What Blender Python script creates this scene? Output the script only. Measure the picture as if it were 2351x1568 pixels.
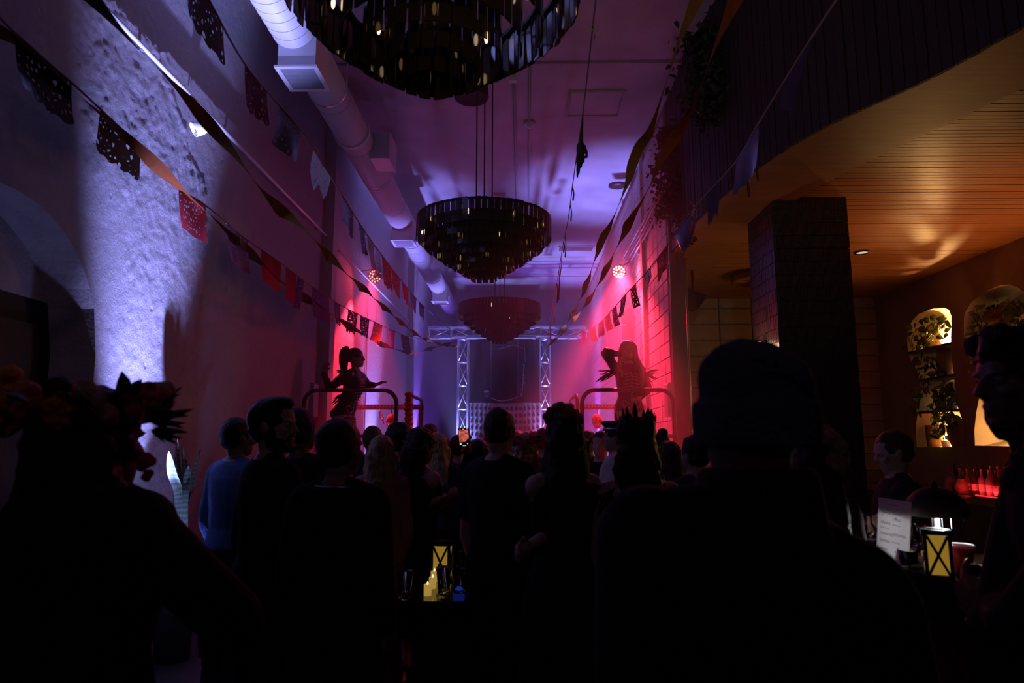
import bpy, bmesh, math, random
from mathutils import Vector, Matrix, Euler

for o in list(bpy.data.objects):
    bpy.data.objects.remove(o)
SC = bpy.context.scene
COL = SC.collection
RND = random.Random(11)
PI = math.pi

# ------------------------------------------------------------------ camera
IW, IH, FPX = 2351.0, 1568.0, 1567.0
PITCH = math.atan(228.0 / FPX)
YAW = math.atan(29.5 / FPX * math.cos(PITCH))
CAM = Vector((0.0, 0.0, 1.58))
_f = Vector((-math.sin(YAW) * math.cos(PITCH), math.cos(YAW) * math.cos(PITCH), math.sin(PITCH)))
_r = Vector((math.cos(YAW), math.sin(YAW), 0.0))
_u = _r.cross(_f)
cd = bpy.data.cameras.new('camera')
cd.sensor_width = 36.0
cd.lens = FPX * 36.0 / IW
cd.clip_start = 0.05
cd.clip_end = 100
cd.dof.use_dof = True
cd.dof.focus_distance = 8.5
cd.dof.aperture_fstop = 2.8
co = bpy.data.objects.new('camera', cd)
COL.objects.link(co)
co.matrix_world = Matrix(((_r.x, _u.x, -_f.x, CAM.x), (_r.y, _u.y, -_f.y, CAM.y), (_r.z, _u.z, -_f.z, CAM.z), (0, 0, 0, 1)))
SC.camera = co


def ray(px, py):
    return _f + _r * ((px - IW / 2) / FPX) - _u * ((py - IH / 2) / FPX)


def atY(px, py, Y):
    d = ray(px, py)
    return CAM + d * (Y / d.y)


def atX(px, py, X):
    d = ray(px, py)
    return CAM + d * (X / d.x)


def atZ(px, py, Z):
    d = ray(px, py)
    return CAM + d * ((Z - CAM.z) / d.z)


# ------------------------------------------------------------------ world, colour, lights
w = bpy.data.worlds.new('night')
SC.world = w
w.use_nodes = True
w.node_tree.nodes['Background'].inputs['Color'].default_value = (0.02, 0.012, 0.03, 1)
w.node_tree.nodes['Background'].inputs['Strength'].default_value = 0.02
SC.view_settings.view_transform = 'Standard'
SC.view_settings.look = 'None'
SC.view_settings.gamma = 1.0
SC.view_settings.exposure = 0.0
SC.view_settings.use_curve_mapping = False
try:
    SC.cycles.use_denoising = True
    SC.cycles.max_bounces = 6
    SC.cycles.diffuse_bounces = 3
    SC.cycles.glossy_bounces = 3
    SC.cycles.transmission_bounces = 5
    SC.cycles.transparent_max_bounces = 10
    SC.cycles.volume_bounces = 0
    SC.cycles.sample_clamp_indirect = 4.0
    SC.cycles.caustics_reflective = False
    SC.cycles.caustics_refractive = False
except Exception:
    pass


def spot(name, loc, target, col, energy, angle, blend=0.4, size=0.06):
    l = bpy.data.lights.new(name, 'SPOT')
    l.color = col
    l.energy = energy
    l.spot_size = math.radians(angle)
    l.spot_blend = blend
    l.shadow_soft_size = size
    o = bpy.data.objects.new(name, l)
    COL.objects.link(o)
    o.location = loc
    o.rotation_euler = (Vector(target) - Vector(loc)).to_track_quat('-Z', 'Y').to_euler()
    return o


def point(name, loc, col, energy, size=0.05):
    l = bpy.data.lights.new(name, 'POINT')
    l.color = col
    l.energy = energy
    l.shadow_soft_size = size
    o = bpy.data.objects.new(name, l)
    COL.objects.link(o)
    o.location = loc
    return o


def area(name, loc, target, col, energy, sx, sy):
    l = bpy.data.lights.new(name, 'AREA')
    l.shape = 'RECTANGLE'
    l.size, l.size_y = sx, sy
    l.color = col
    l.energy = energy
    o = bpy.data.objects.new(name, l)
    COL.objects.link(o)
    o.location = loc
    o.rotation_euler = (Vector(target) - Vector(loc)).to_track_quat('-Z', 'Y').to_euler()
    return o


BLUE = (0.22, 0.08, 1.0)
LAV = (0.25, 0.21, 1.0)
LAVN = (0.32, 0.33, 1.0)
RED = (1.0, 0.025, 0.06)
WARM = (1.0, 0.52, 0.18)
AMB = (1.0, 0.33, 0.10)
XL, XR, ZC = -2.78, 1.86, 6.03
# wash lights standing on the floor along both walls
spot('uplight_near', (-2.30, 4.70, 0.10), (-2.64, 4.88, 4.0), LAVN, 4000, 33, 1.0, 0.03)
spot('uplight_near_spill', (-2.30, 4.70, 0.12), (-2.7, 4.9, 2.6), LAVN, 60, 95, 1.0, 0.03)
spot('uplight_mid_left_spill', (-2.42, 12.35, 0.17), (-2.2, 11.0, 4.5), LAV, 90, 110, 1.0, 0.1)
spot('uplight_mid_right_spill', (1.50, 12.05, 0.17), (1.2, 10.5, 4.5), LAV, 90, 110, 1.0, 0.1)
spot('uplight_mid_left', (-2.42, 12.35, 0.15), (-2.62, 12.3, 4.0), LAV, 3800, 44, 0.9, 0.10)
spot('uplight_mid_right', (1.50, 12.05, 0.15), (1.70, 11.9, 4.0), LAV, 5200, 44, 0.9, 0.10)
spot('uplight_far_left', (-2.5, 17.4, 1.1), (-2.62, 17.3, 4.0), BLUE, 1500, 60, 0.8)
spot('uplight_far_right', (1.6, 17.4, 1.1), (1.7, 17.3, 4.0), BLUE, 1500, 60, 0.8)
# par lamps on the wall pipes
PAR_L = atX(861, 634, -2.50)
PAR_R = atX(1421, 624, 1.60)
spot('par_beam_left', PAR_L + Vector((0, -0.16, -0.12)), (-2.74, 9.6, 1.0), RED, 2000, 54, 0.5)
spot('par_beam_right', PAR_R + Vector((0, -0.22, -0.05)), (1.45, 8.6, 1.2), RED, 4300, 56, 0.8)
spot('par_leak_right', PAR_R + Vector((0, -0.14, -0.02)), PAR_R + Vector((-0.05, -1.0, -0.55)), (1.0, 0.05, 0.10), 130, 125, 0.6, 0.09)
spot('par_leak_left', PAR_L + Vector((0, -0.14, -0.02)), PAR_L + Vector((0.1, -1.0, -0.55)), (1.0, 0.05, 0.10), 25, 120, 0.6, 0.09)
# truss base lights
spot('truss_uplight_left', (-1.48, 16.2, 0.95), (-1.42, 16.8, 4.0), (0.28, 0.27, 1.0), 2600, 56, 0.7)
spot('truss_uplight_right', (0.58, 16.2, 0.95), (0.54, 16.8, 4.0), (0.28, 0.27, 1.0), 2600, 56, 0.7)
# unseen fill spots added behind the camera: near room, right streamers, arch
spot('front_fill', (-0.4, -3.0, 5.4), (-0.9, 8, 2.5), (0.48, 0.38, 0.9), 26, 90, 1.0, 0.3)
spot('streamer_fill', (-0.2, -3.0, 2.4), (1.45, 6.0, 4.7), (1.0, 0.72, 0.5), 170, 38, 1.0, 0.2)
spot('arch_fill', (2.2, -2.6, 5.3), (-3.0, 3.9, 2.3), (0.85, 0.5, 0.85), 45, 30, 1.0, 0.2)
# warm fill spots added to brighten the wood ceiling, no lamps of theirs seen
spot('bar_fill', (5.6, 6.8, 1.15), (4.9, 6.9, 4.0), AMB, 195, 80, 1.0, 0.1)
spot('bar_fill_far', (5.75, 8.9, 2.2), (5.0, 8.7, 4.0), AMB, 45, 110, 1.0, 0.2)

# ------------------------------------------------------------------ materials
_M = {}


def mat(name, col, rough=0.6, metal=0.0, spec=0.5, var=0.12, scale=8.0, bump=0.0, bscale=60.0, emit=None, es=0.0,
        trans=0.0, ior=1.45, alpha=1.0, coat=0.0, sheen=0.0, strand=False):
    if name in _M:
        return _M[name]
    m = bpy.data.materials.new(name)
    m.use_nodes = True
    nt = m.node_tree
    b = nt.nodes['Principled BSDF']
    b.inputs['Roughness'].default_value = rough
    b.inputs['Metallic'].default_value = metal
    b.inputs['Specular IOR Level'].default_value = spec
    b.inputs['IOR'].default_value = ior
    b.inputs['Transmission Weight'].default_value = trans
    b.inputs['Coat Weight'].default_value = coat
    b.inputs['Sheen Weight'].default_value = sheen
    b.inputs['Alpha'].default_value = alpha
    tc = nt.nodes.new('ShaderNodeTexCoord')
    if var > 0:
        n = nt.nodes.new('ShaderNodeTexNoise')
        n.inputs['Scale'].default_value = scale
        n.inputs['Detail'].default_value = 5
        nt.links.new(tc.outputs['Object'], n.inputs['Vector'])
        r = nt.nodes.new('ShaderNodeValToRGB')
        r.color_ramp.elements[0].position = 0.3
        r.color_ramp.elements[1].position = 0.7
        r.color_ramp.elements[0].color = tuple(c * (1 - var) for c in col) + (1,)
        r.color_ramp.elements[1].color = tuple(min(1, c * (1 + var)) for c in col) + (1,)
        nt.links.new(n.outputs['Fac'], r.inputs['Fac'])
        nt.links.new(r.outputs['Color'], b.inputs['Base Color'])
    else:
        b.inputs['Base Color'].default_value = tuple(col) + (1,)
    if bump > 0:
        n2 = nt.nodes.new('ShaderNodeTexNoise')
        n2.inputs['Scale'].default_value = bscale
        n2.inputs['Detail'].default_value = 6
        nt.links.new(tc.outputs['Object'], n2.inputs['Vector'])
        bp = nt.nodes.new('ShaderNodeBump')
        bp.inputs['Strength'].default_value = bump
        bp.inputs['Distance'].default_value = 0.02
        nt.links.new(n2.outputs['Fac'], bp.inputs['Height'])
        nt.links.new(bp.outputs['Normal'], b.inputs['Normal'])
    if strand:
        mp = nt.nodes.new('ShaderNodeMapping')
        mp.inputs['Scale'].default_value = (1, 1, 0.07)
        nt.links.new(tc.outputs['Object'], mp.inputs['Vector'])
        nt.links.new(mp.outputs['Vector'], n2.inputs['Vector'])
        nt.links.new(mp.outputs['Vector'], n.inputs['Vector'])
    if emit:
        b.inputs['Emission Color'].default_value = tuple(emit) + (1,)
        b.inputs['Emission Strength'].default_value = es
    _M[name] = m
    return m


def plaster_mat():
    """trowelled rough plaster: three scales of relief, coarser in patches"""
    m = bpy.data.materials.new('rough_plaster')
    m.use_nodes = True
    nt = m.node_tree
    N = nt.nodes.new
    L = nt.links.new
    b = nt.nodes['Principled BSDF']
    b.inputs['Roughness'].default_value = 0.85
    tc = N('ShaderNodeTexCoord')
    mp = N('ShaderNodeMapping')
    mp.inputs['Scale'].default_value = (1, 1, 1)
    L(tc.outputs['Object'], mp.inputs['Vector'])

    def nz(s, d, rgh=0.6, dist=0.0):
        n = N('ShaderNodeTexNoise')
        n.inputs['Scale'].default_value = s
        n.inputs['Detail'].default_value = d
        n.inputs['Roughness'].default_value = rgh
        n.inputs['Distortion'].default_value = dist
        L(mp.outputs['Vector'], n.inputs['Vector'])
        return n
    big = nz(1.3, 8, 0.75, 0.15)
    mid = nz(13, 8, 0.72, 0.1)
    fine = nz(60, 7, 0.8)
    pit = N('ShaderNodeTexVoronoi')
    pit.inputs['Scale'].default_value = 4.2
    L(mp.outputs['Vector'], pit.inputs['Vector'])
    pr = N('ShaderNodeValToRGB')
    pr.color_ramp.elements[0].position = 0.03
    pr.color_ramp.elements[1].position = 0.10
    L(pit.outputs['Distance'], pr.inputs['Fac'])
    patch = N('ShaderNodeValToRGB')
    patch.color_ramp.elements[0].position = 0.46
    patch.color_ramp.elements[1].position = 0.54
    L(big.outputs['Fac'], patch.inputs['Fac'])

    def bump(h, s, d, prev=None):
        p = N('ShaderNodeBump')
        p.inputs['Strength'].default_value = s
        p.inputs['Distance'].default_value = d
        L(h, p.inputs['Height'])
        if prev:
            L(prev.outputs['Normal'], p.inputs['Normal'])
        return p
    b1 = bump(patch.outputs['Color'], 0.25, 0.012)
    b2 = bump(mid.outputs['Fac'], 0.7, 0.03, b1)
    b3 = bump(fine.outputs['Fac'], 0.7, 0.012, b2)
    b4 = bump(pr.outputs['Color'], 0.5, 0.02, b3)
    L(b4.outputs['Normal'], b.inputs['Normal'])
    cr = N('ShaderNodeValToRGB')
    cr.color_ramp.elements[0].color = (0.34, 0.33, 0.33, 1)
    cr.color_ramp.elements[1].color = (0.52, 0.51, 0.50, 1)
    L(mid.outputs['Fac'], cr.inputs['Fac'])
    L(cr.outputs['Color'], b.inputs['Base Color'])
    return m


def wood_mat(name, dark, light, axis=0, rough=0.38, ring=14.0, stretch=14.0):
    m = bpy.data.materials.new(name)
    m.use_nodes = True
    nt = m.node_tree
    N = nt.nodes.new
    L = nt.links.new
    b = nt.nodes['Principled BSDF']
    b.inputs['Roughness'].default_value = rough
    tc = N('ShaderNodeTexCoord')
    oi = N('ShaderNodeObjectInfo')
    ad = N('ShaderNodeVectorMath')
    ad.operation = 'ADD'
    cmb = N('ShaderNodeCombineXYZ')
    ml = N('ShaderNodeMath')
    ml.operation = 'MULTIPLY'
    ml.inputs[1].default_value = 37.0
    L(oi.outputs['Random'], ml.inputs[0])
    for i in range(3):
        L(ml.outputs[0], cmb.inputs[i])
    geo = N('ShaderNodeNewGeometry')
    L(geo.outputs['Position'], ad.inputs[0])
    L(cmb.outputs[0], ad.inputs[1])
    mp = N('ShaderNodeMapping')
    sc = [stretch, stretch, stretch]
    sc[axis] = 1.0
    mp.inputs['Scale'].default_value = sc
    L(ad.outputs[0], mp.inputs['Vector'])
    n = N('ShaderNodeTexNoise')
    n.inputs['Scale'].default_value = 1.6
    n.inputs['Detail'].default_value = 7
    n.inputs['Roughness'].default_value = 0.65
    n.inputs['Distortion'].default_value = 0.7
    L(mp.outputs['Vector'], n.inputs['Vector'])
    n2 = N('ShaderNodeTexNoise')
    n2.inputs['Scale'].default_value = ring
    n2.inputs['Detail'].default_value = 3
    L(mp.outputs['Vector'], n2.inputs['Vector'])
    mx = N('ShaderNodeMix')
    mx.data_type = 'FLOAT'
    mx.inputs[0].default_value = 0.4
    L(n.outputs['Fac'], mx.inputs[2])
    L(n2.outputs['Fac'], mx.inputs[3])
    r = N('ShaderNodeValToRGB')
    r.color_ramp.elements[0].position = 0.32
    r.color_ramp.elements[1].position = 0.68
    r.color_ramp.elements[0].color = tuple(dark) + (1,)
    r.color_ramp.elements[1].color = tuple(light) + (1,)
    L(mx.outputs[0], r.inputs['Fac'])
    L(r.outputs['Color'], b.inputs['Base Color'])
    bp = N('ShaderNodeBump')
    bp.inputs['Strength'].default_value = 0.15
    bp.inputs['Distance'].default_value = 0.004
    L(n2.outputs['Fac'], bp.inputs['Height'])
    L(bp.outputs['Normal'], b.inputs['Normal'])
    return m


def paper_mat(name, col, holes=True, scale=34.0, translucent=0.45, shiny=False):
    """thin tissue sheet, punched with a cut pattern, lets light through"""
    m = bpy.data.materials.new(name)
    m.use_nodes = True
    nt = m.node_tree
    N = nt.nodes.new
    L = nt.links.new
    b = nt.nodes['Principled BSDF']
    out = nt.nodes['Material Output']
    b.inputs['Base Color'].default_value = tuple(col) + (1,)
    b.inputs['Roughness'].default_value = 0.25 if shiny else 0.8
    tl = N('ShaderNodeBsdfTranslucent')
    tl.inputs['Color'].default_value = tuple(col) + (1,)
    mx = N('ShaderNodeMixShader')
    mx.inputs[0].default_value = translucent
    L(b.outputs[0], mx.inputs[1])
    L(tl.outputs[0], mx.inputs[2])
    last = mx
    if holes:
        tc = N('ShaderNodeTexCoord')
        v = N('ShaderNodeTexVoronoi')
        v.feature = 'DISTANCE_TO_EDGE'
        v.inputs['Scale'].default_value = scale
        L(tc.outputs['Object'], v.inputs['Vector'])
        th = N('ShaderNodeMath')
        th.operation = 'GREATER_THAN'
        th.inputs[1].default_value = 0.30
        L(v.outputs['Distance'], th.inputs[0])
        tr = N('ShaderNodeBsdfTransparent')
        m2 = N('ShaderNodeMixShader')
        L(th.outputs[0], m2.inputs[0])
        L(mx.outputs[0], m2.inputs[1])
        L(tr.outputs[0], m2.inputs[2])
        last = m2
    L(last.outputs[0], out.inputs['Surface'])
    return m


PLASTER = plaster_mat()
SMOOTH = mat('smooth_plaster', (0.42, 0.38, 0.36), 0.85, bump=0.25, bscale=40)
PAINT = mat('painted_wall', (0.40, 0.39, 0.39), 0.75, var=0.08, scale=3, bump=0.12, bscale=70)
CEIL = mat('ceiling_paint', (0.46, 0.45, 0.46), 0.8, var=0.2, scale=1.6, bump=0.2, bscale=14)
FLOOR = mat('polished_concrete', (0.10, 0.10, 0.11), 0.35, var=0.25, scale=1.5)
BLOCK = mat('painted_block', (0.46, 0.44, 0.43), 0.7, var=0.1, scale=5, bump=0.2, bscale=90)
MORTAR = mat('mortar', (0.25, 0.24, 0.23), 0.9)
DUCTM = mat('duct_paint', (0.66, 0.66, 0.68), 0.5, var=0.04, scale=2)
STEEL = mat('galvanised_steel', (0.55, 0.55, 0.57), 0.35, metal=0.8)
ALU = mat('truss_aluminium', (0.75, 0.75, 0.78), 0.3, metal=0.85)
BLACKM = mat('black_metal', (0.02, 0.02, 0.022), 0.45, spec=0.4)
RAILM = mat('painted_rail', (0.05, 0.035, 0.035), 0.35, spec=0.6)
DKWOOD = wood_mat('dark_stained_wood', (0.020, 0.011, 0.008), (0.042, 0.024, 0.016), 2, 0.65)
OAK = wood_mat('oak_soffit', (0.30, 0.13, 0.045), (0.48, 0.23, 0.09), 0, 0.36)
OAKY = wood_mat('oak_panel', (0.28, 0.12, 0.045), (0.44, 0.21, 0.085), 0, 0.45)
PLANK = wood_mat('bar_plank', (0.16, 0.09, 0.04), (0.28, 0.17, 0.08), 2, 0.5)
SMOKE = mat('smoked_glass', (0.10, 0.065, 0.04), 0.10, spec=0.5, var=0.0, trans=0.6)
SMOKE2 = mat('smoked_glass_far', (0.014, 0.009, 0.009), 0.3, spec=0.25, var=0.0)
GLINT = mat('warm_glint', (1, 0.8, 0.5), 0.4, var=0, emit=(1.0, 0.72, 0.40), es=2.2)  # glow added inside the chandeliers to give warm glints
GLASS = mat('clear_glass', (0.95, 0.97, 0.97), 0.03, var=0, trans=1.0, ior=1.45)
CLOTHB = mat('black_cloth', (0.012, 0.012, 0.014), 0.9, spec=0.2, scale=20)
CLOTHN = mat('navy_cloth', (0.022, 0.024, 0.045), 0.9, spec=0.2, scale=20)
SKIN_L = mat('skin_light', (0.48, 0.30, 0.23), 0.55, scale=14)
SKIN_M = mat('skin_tan', (0.34, 0.20, 0.14), 0.55, scale=14)
SKIN_D = mat('skin_brown', (0.18, 0.10, 0.07), 0.5, scale=14)
HAIR_K = mat('black_hair', (0.010, 0.008, 0.008), 0.45, spec=0.4, var=0.45, scale=110, bump=0.9, bscale=150, strand=True)
HAIR_B = mat('brown_hair', (0.06, 0.032, 0.02), 0.5, spec=0.4, var=0.45, scale=110, bump=0.9, bscale=150, strand=True)
HAIR_Y = mat('blonde_hair', (0.42, 0.27, 0.13), 0.45, spec=0.5, var=0.45, scale=110, bump=0.9, bscale=150, strand=True)
EYEW = mat('eye_white', (0.3, 0.28, 0.26), 0.3, var=0)
LEAF = mat('pothos_leaf', (0.10, 0.17, 0.035), 0.4, var=0.4, scale=9, spec=0.5)
LEAFD = mat('dark_foliage', (0.02, 0.028, 0.016), 0.6, var=0.4, scale=9)
TERRA = mat('terracotta', (0.42, 0.19, 0.10), 0.8, var=0.12, scale=12)
STONE = mat('stoneware', (0.30, 0.18, 0.12), 0.7, var=0.25, scale=30)


# ------------------------------------------------------------------ mesh helpers
def obj(name, bm, m, parent=None, smooth=False, off=None):
    me = bpy.data.meshes.new(name)
    if off is not None:
        bmesh.ops.translate(bm, verts=bm.verts, vec=-Vector(off))
    if smooth:
        for f in bm.faces:
            f.smooth = True
    bm.to_mesh(me)
    bm.free()
    o = bpy.data.objects.new(name, me)
    if m:
        me.materials.append(m)
    COL.objects.link(o)
    if parent:
        o.parent = parent
    return o


def part(name, bm, m, root, smooth=False, label=None):
    """bm in world coordinates, root an unrotated Empty"""
    o = obj(name, bm, m, root, smooth, off=wloc(root))
    if label:
        o['label'] = label
    return o


def wloc(o):
    v = Vector(o.location)
    while o.parent:
        o = o.parent
        v += Vector(o.location)
    return v


def tag(o, label, cat, group=None, kind=None):
    o['label'] = label
    if cat:
        o['category'] = cat
    if group:
        o['group'] = group
    if kind:
        o['kind'] = kind
    return o


def thing(name, label, cat, loc=(0, 0, 0), group=None, rotz=0.0):
    o = bpy.data.objects.new(name, None)
    o.empty_display_size = 0.1
    COL.objects.link(o)
    o.location = loc
    o.rotation_euler = (0, 0, rotz)
    return tag(o, label, cat, group)


def struct(name, bm, m, parent=None, smooth=False):
    o = obj(name, bm, m, parent, smooth)
    o['kind'] = 'structure'
    return o


def copy_tree(o, parent=None):
    c = o.copy()
    COL.objects.link(c)
    if parent is not None:
        c.parent = parent
    for ch in list(o.children):
        copy_tree(ch, c)
    return c


def B():
    return bmesh.new()


def box(bm, c, s, rot=None):
    mt = Matrix.Translation(Vector(c))
    if rot is not None:
        mt = mt @ (rot if isinstance(rot, Matrix) else Euler(rot).to_matrix().to_4x4())
    mt = mt @ Matrix.Diagonal((s[0], s[1], s[2], 1))
    return bmesh.ops.create_cube(bm, size=1.0, matrix=mt)['verts']


def ell(bm, c, r, rot=None, seg=14, rings=9):
    mt = Matrix.Translation(Vector(c))
    if rot is not None:
        mt = mt @ (rot if isinstance(rot, Matrix) else Euler(rot).to_matrix().to_4x4())
    if not hasattr(r, '__len__'):
        r = (r, r, r)
    mt = mt @ Matrix.Diagonal((r[0], r[1], r[2], 1))
    return bmesh.ops.create_uvsphere(bm, u_segments=seg, v_segments=rings, radius=1.0, matrix=mt)['verts']


def skinrings(bm, rings, cap=True, closed=False):
    vs = [[bm.verts.new(p) for p in rg] for rg in rings]
    n = len(vs[0])
    m = len(vs)
    for i in range(m if closed else m - 1):
        a, b = vs[i], vs[(i + 1) % m]
        for j in range(n):
            k = (j + 1) % n
            try:
                bm.faces.new((a[j], a[k], b[k], b[j]))
            except ValueError:
                pass
    if cap and not closed:
        bm.faces.new(list(reversed(vs[0])))
        bm.faces.new(vs[-1])
    return vs


def frames(pts):
    pts = [Vector(p) for p in pts]
    T = []
    for i in range(len(pts)):
        a = pts[max(0, i - 1)]
        b = pts[min(len(pts) - 1, i + 1)]
        d = b - a
        T.append(d.normalized() if d.length > 1e-9 else Vector((0, 0, 1)))
    up = Vector((0, 0, 1))
    if abs(T[0].dot(up)) > 0.9:
        up = Vector((0, 1, 0))
    n = (up - T[0] * up.dot(T[0])).normalized()
    Ns = []
    for t in T:
        n = n - t * n.dot(t)
        if n.length < 1e-6:
            n = t.orthogonal()
        n.normalize()
        Ns.append(n.copy())
    return pts, T, Ns


def tube(bm, pts, r, n=8, flat=1.0):
    pts, T, Ns = frames(pts)
    if not hasattr(r, '__len__'):
        r = [r] * len(pts)
    rings = []
    for p, t, nn, rr in zip(pts, T, Ns, r):
        b = t.cross(nn)
        rings.append([p + nn * (math.cos(2 * PI * k / n) * rr) + b * (math.sin(2 * PI * k / n) * rr * flat) for k in range(n)])
    skinrings(bm, rings)


def cyl(bm, a, b, r, r2=None, n=12):
    tube(bm, [a, b], [r, r if r2 is None else r2], n)


def lathe(bm, prof, c=(0, 0, 0), n=20, cap=True):
    c = Vector(c)
    rings = [[c + Vector((rr * math.cos(2 * PI * k / n), rr * math.sin(2 * PI * k / n), z)) for k in range(n)] for rr, z in prof]
    skinrings(bm, rings, cap)


def prism(bm, poly, h, axis='z', base=0.0):
    """poly: list of 2-D points (ccw), extruded by h along axis from base"""
    def P(a, b, c):
        return (a, b, c) if axis == 'z' else ((a, c, b) if axis == 'y' else (c, a, b))
    lo = [P(x, y, base) for x, y in poly]
    hi = [P(x, y, base + h) for x, y in poly]
    skinrings(bm, [lo, hi])


def catmull(pts, per=6):
    pts = [Vector(p) for p in pts]
    out = []
    for i in range(len(pts) - 1):
        p0 = pts[max(0, i - 1)]
        p1, p2 = pts[i], pts[i + 1]
        p3 = pts[min(len(pts) - 1, i + 2)]
        for k in range(per):
            t = k / per
            out.append(0.5 * ((2 * p1) + (p2 - p0) * t + (2 * p0 - 5 * p1 + 4 * p2 - p3) * t * t + (3 * p1 - p0 - 3 * p2 + p3) * t ** 3))
    out.append(pts[-1])
    return out


REMESH = []


def remesh(o, size, smooth_it=2, noise=None):
    m = o.modifiers.new('r', 'REMESH')
    m.mode = 'VOXEL'
    m.voxel_size = size
    m.use_smooth_shade = True
    if smooth_it:
        s = o.modifiers.new('s', 'SMOOTH')
        s.iterations = smooth_it
        s.factor = 0.5
    if noise:
        tx = bpy.data.textures.new('n', 'CLOUDS')
        tx.noise_scale = noise[1]
        d = o.modifiers.new('d', 'DISPLACE')
        d.texture = tx
        d.strength = noise[0]
        d.mid_level = 0.5
    REMESH.append(o)
    return o
# ================================================================== setting
from mathutils.geometry import tessellate_polygon


def polymesh(bm, loops, fn):
    """flat polygon with holes; loops in 2-D, fn maps (a, b) to 3-D"""
    flat = [p for l in loops for p in l]
    tris = tessellate_polygon([[Vector((a, b, 0)) for a, b in l] for l in loops])
    vs = [bm.verts.new(fn(a, b)) for a, b in flat]
    for t in tris:
        try:
            bm.faces.new([vs[i] for i in t])
        except ValueError:
            pass
    return vs


bm = B()
box(bm, (2.2, 8.5, -0.05), (12, 25, 0.1))
struct('floor', bm, FLOOR)

YB = 20.3
bm = B()
box(bm, (-0.45, 8.5, ZC + 0.06), (5.6, 24, 0.12))
ceiling = struct('ceiling', bm, CEIL)
for i, yy in enumerate((7.55, 16.6, 18.2)):
    bm = B()
    box(bm, (-0.45, yy, ZC - 0.006), (4.62, 0.035, 0.016))
    obj('joint_strip', bm, MORTAR, ceiling)
bm = B()
hc = atZ(1365, 237, ZC)
for sx, sy, lx, ly in ((0, 0.33, 0.72, 0.03), (0, -0.33, 0.72, 0.03), (0.35, 0, 0.03, 0.66), (-0.35, 0, 0.03, 0.66)):
    box(bm, (hc.x + sx, hc.y + sy, ZC - 0.012), (lx, ly, 0.028))
obj('hatch_frame', bm, PAINT, ceiling)
bm = B()
box(bm, (hc.x, hc.y, ZC - 0.004), (0.66, 0.62, 0.012))
obj('hatch_panel', bm, CEIL, ceiling)

# left wall with the arched recess
AY0, AY1, ASP, AR = 2.70, 4.34, 2.12, 0.82
AX = XL - 0.30
bm = B()
ys = [AY0 + (AY1 - AY0) * k / 28 for k in range(29)]
ac = (AY0 + AY1) / 2


def arch_z(y):
    return ASP + math.sqrt(max(0.0, AR * AR - (y - ac) ** 2))


def quad(bm, a, b, c, d):
    return bm.faces.new([bm.verts.new(p) for p in (a, b, c, d)])


RY0, RY1 = 3.6, 6.9
for y0, y1 in ((-4, AY0), (RY1, YB)):
    quad(bm, (XL, y0, 0), (XL, y1, 0), (XL, y1, ZC), (XL, y0, ZC))
RZ = ASP + AR + 0.05
for a, b in zip(ys, ys[1:]):
    quad(bm, (XL, a, arch_z(a)), (XL, b, arch_z(b)), (XL, b, RZ), (XL, a, RZ))
quad(bm, (XL, AY0, RZ), (XL, RY0, RZ), (XL, RY0, ZC), (XL, AY0, ZC))
quad(bm, (XL, AY1, 0), (XL, RY1, 0), (XL, RY1, 0.8), (XL, AY1, 0.8))
wl = struct('wall_left', bm, PLASTER)
# the hand-thrown plaster beside the arch has real relief
from mathutils import noise as NZ


def plaster_h(y, z):
    p = Vector((y, z, 3.3))
    rough = 0.5 + 0.5 * NZ.noise(p * 0.9)
    # a ragged edge where an upper coat stops, slanting down into the hall
    lip = (z - (5.25 - 0.95 * (y - 4.0))) + 0.25 * NZ.noise(p * 3.1) + 0.08 * NZ.noise(p * 9.0)
    lower = 1.0 if lip < 0 else max(0.0, 1 - lip / 0.05)
    h = 0.010 * NZ.noise(p * 5.5) + 0.007 * NZ.noise(p * 13.0) + 0.0055 * NZ.noise(p * 29.0) + 0.004 * NZ.noise(p * 55.0)
    h *= 0.35 + 0.9 * rough
    h *= 0.45 + 0.55 * lower
    crag = max(0.0, 1 - abs(lip + 0.06) / 0.22)
    h += crag * (0.012 * NZ.noise(p * 17.0) + 0.008 * NZ.noise(p * 37.0))
    return 0.008 + 0.62 * h + 0.006 * lower


def relief(y0, y1, z0, z1, step):
    b_ = B()
    ny, nz_ = int((y1 - y0) / step), int((z1 - z0) / step)
    vv = []
    for j in range(nz_ + 1):
        z = z0 + (z1 - z0) * j / nz_
        row = []
        for i in range(ny + 1):
            y = y0 + (y1 - y0) * i / ny
            e = min(1.0, (RY1 - y) / 0.5, (ZC - z) / 0.2, max((y - AY1) / 0.3, min((z - RZ) / 0.3, (y - RY0) / 0.3)))
            row.append(b_.verts.new((XL + max(0.0, plaster_h(y, z)) * max(0.0, e), y, z)))
        vv.append(row)
    for j in range(nz_):
        for i in range(ny):
            b_.faces.new((vv[j][i], vv[j][i + 1], vv[j + 1][i + 1], vv[j + 1][i]))
    return obj('plaster_coat', b_, PLASTER, wl, True)


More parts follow.
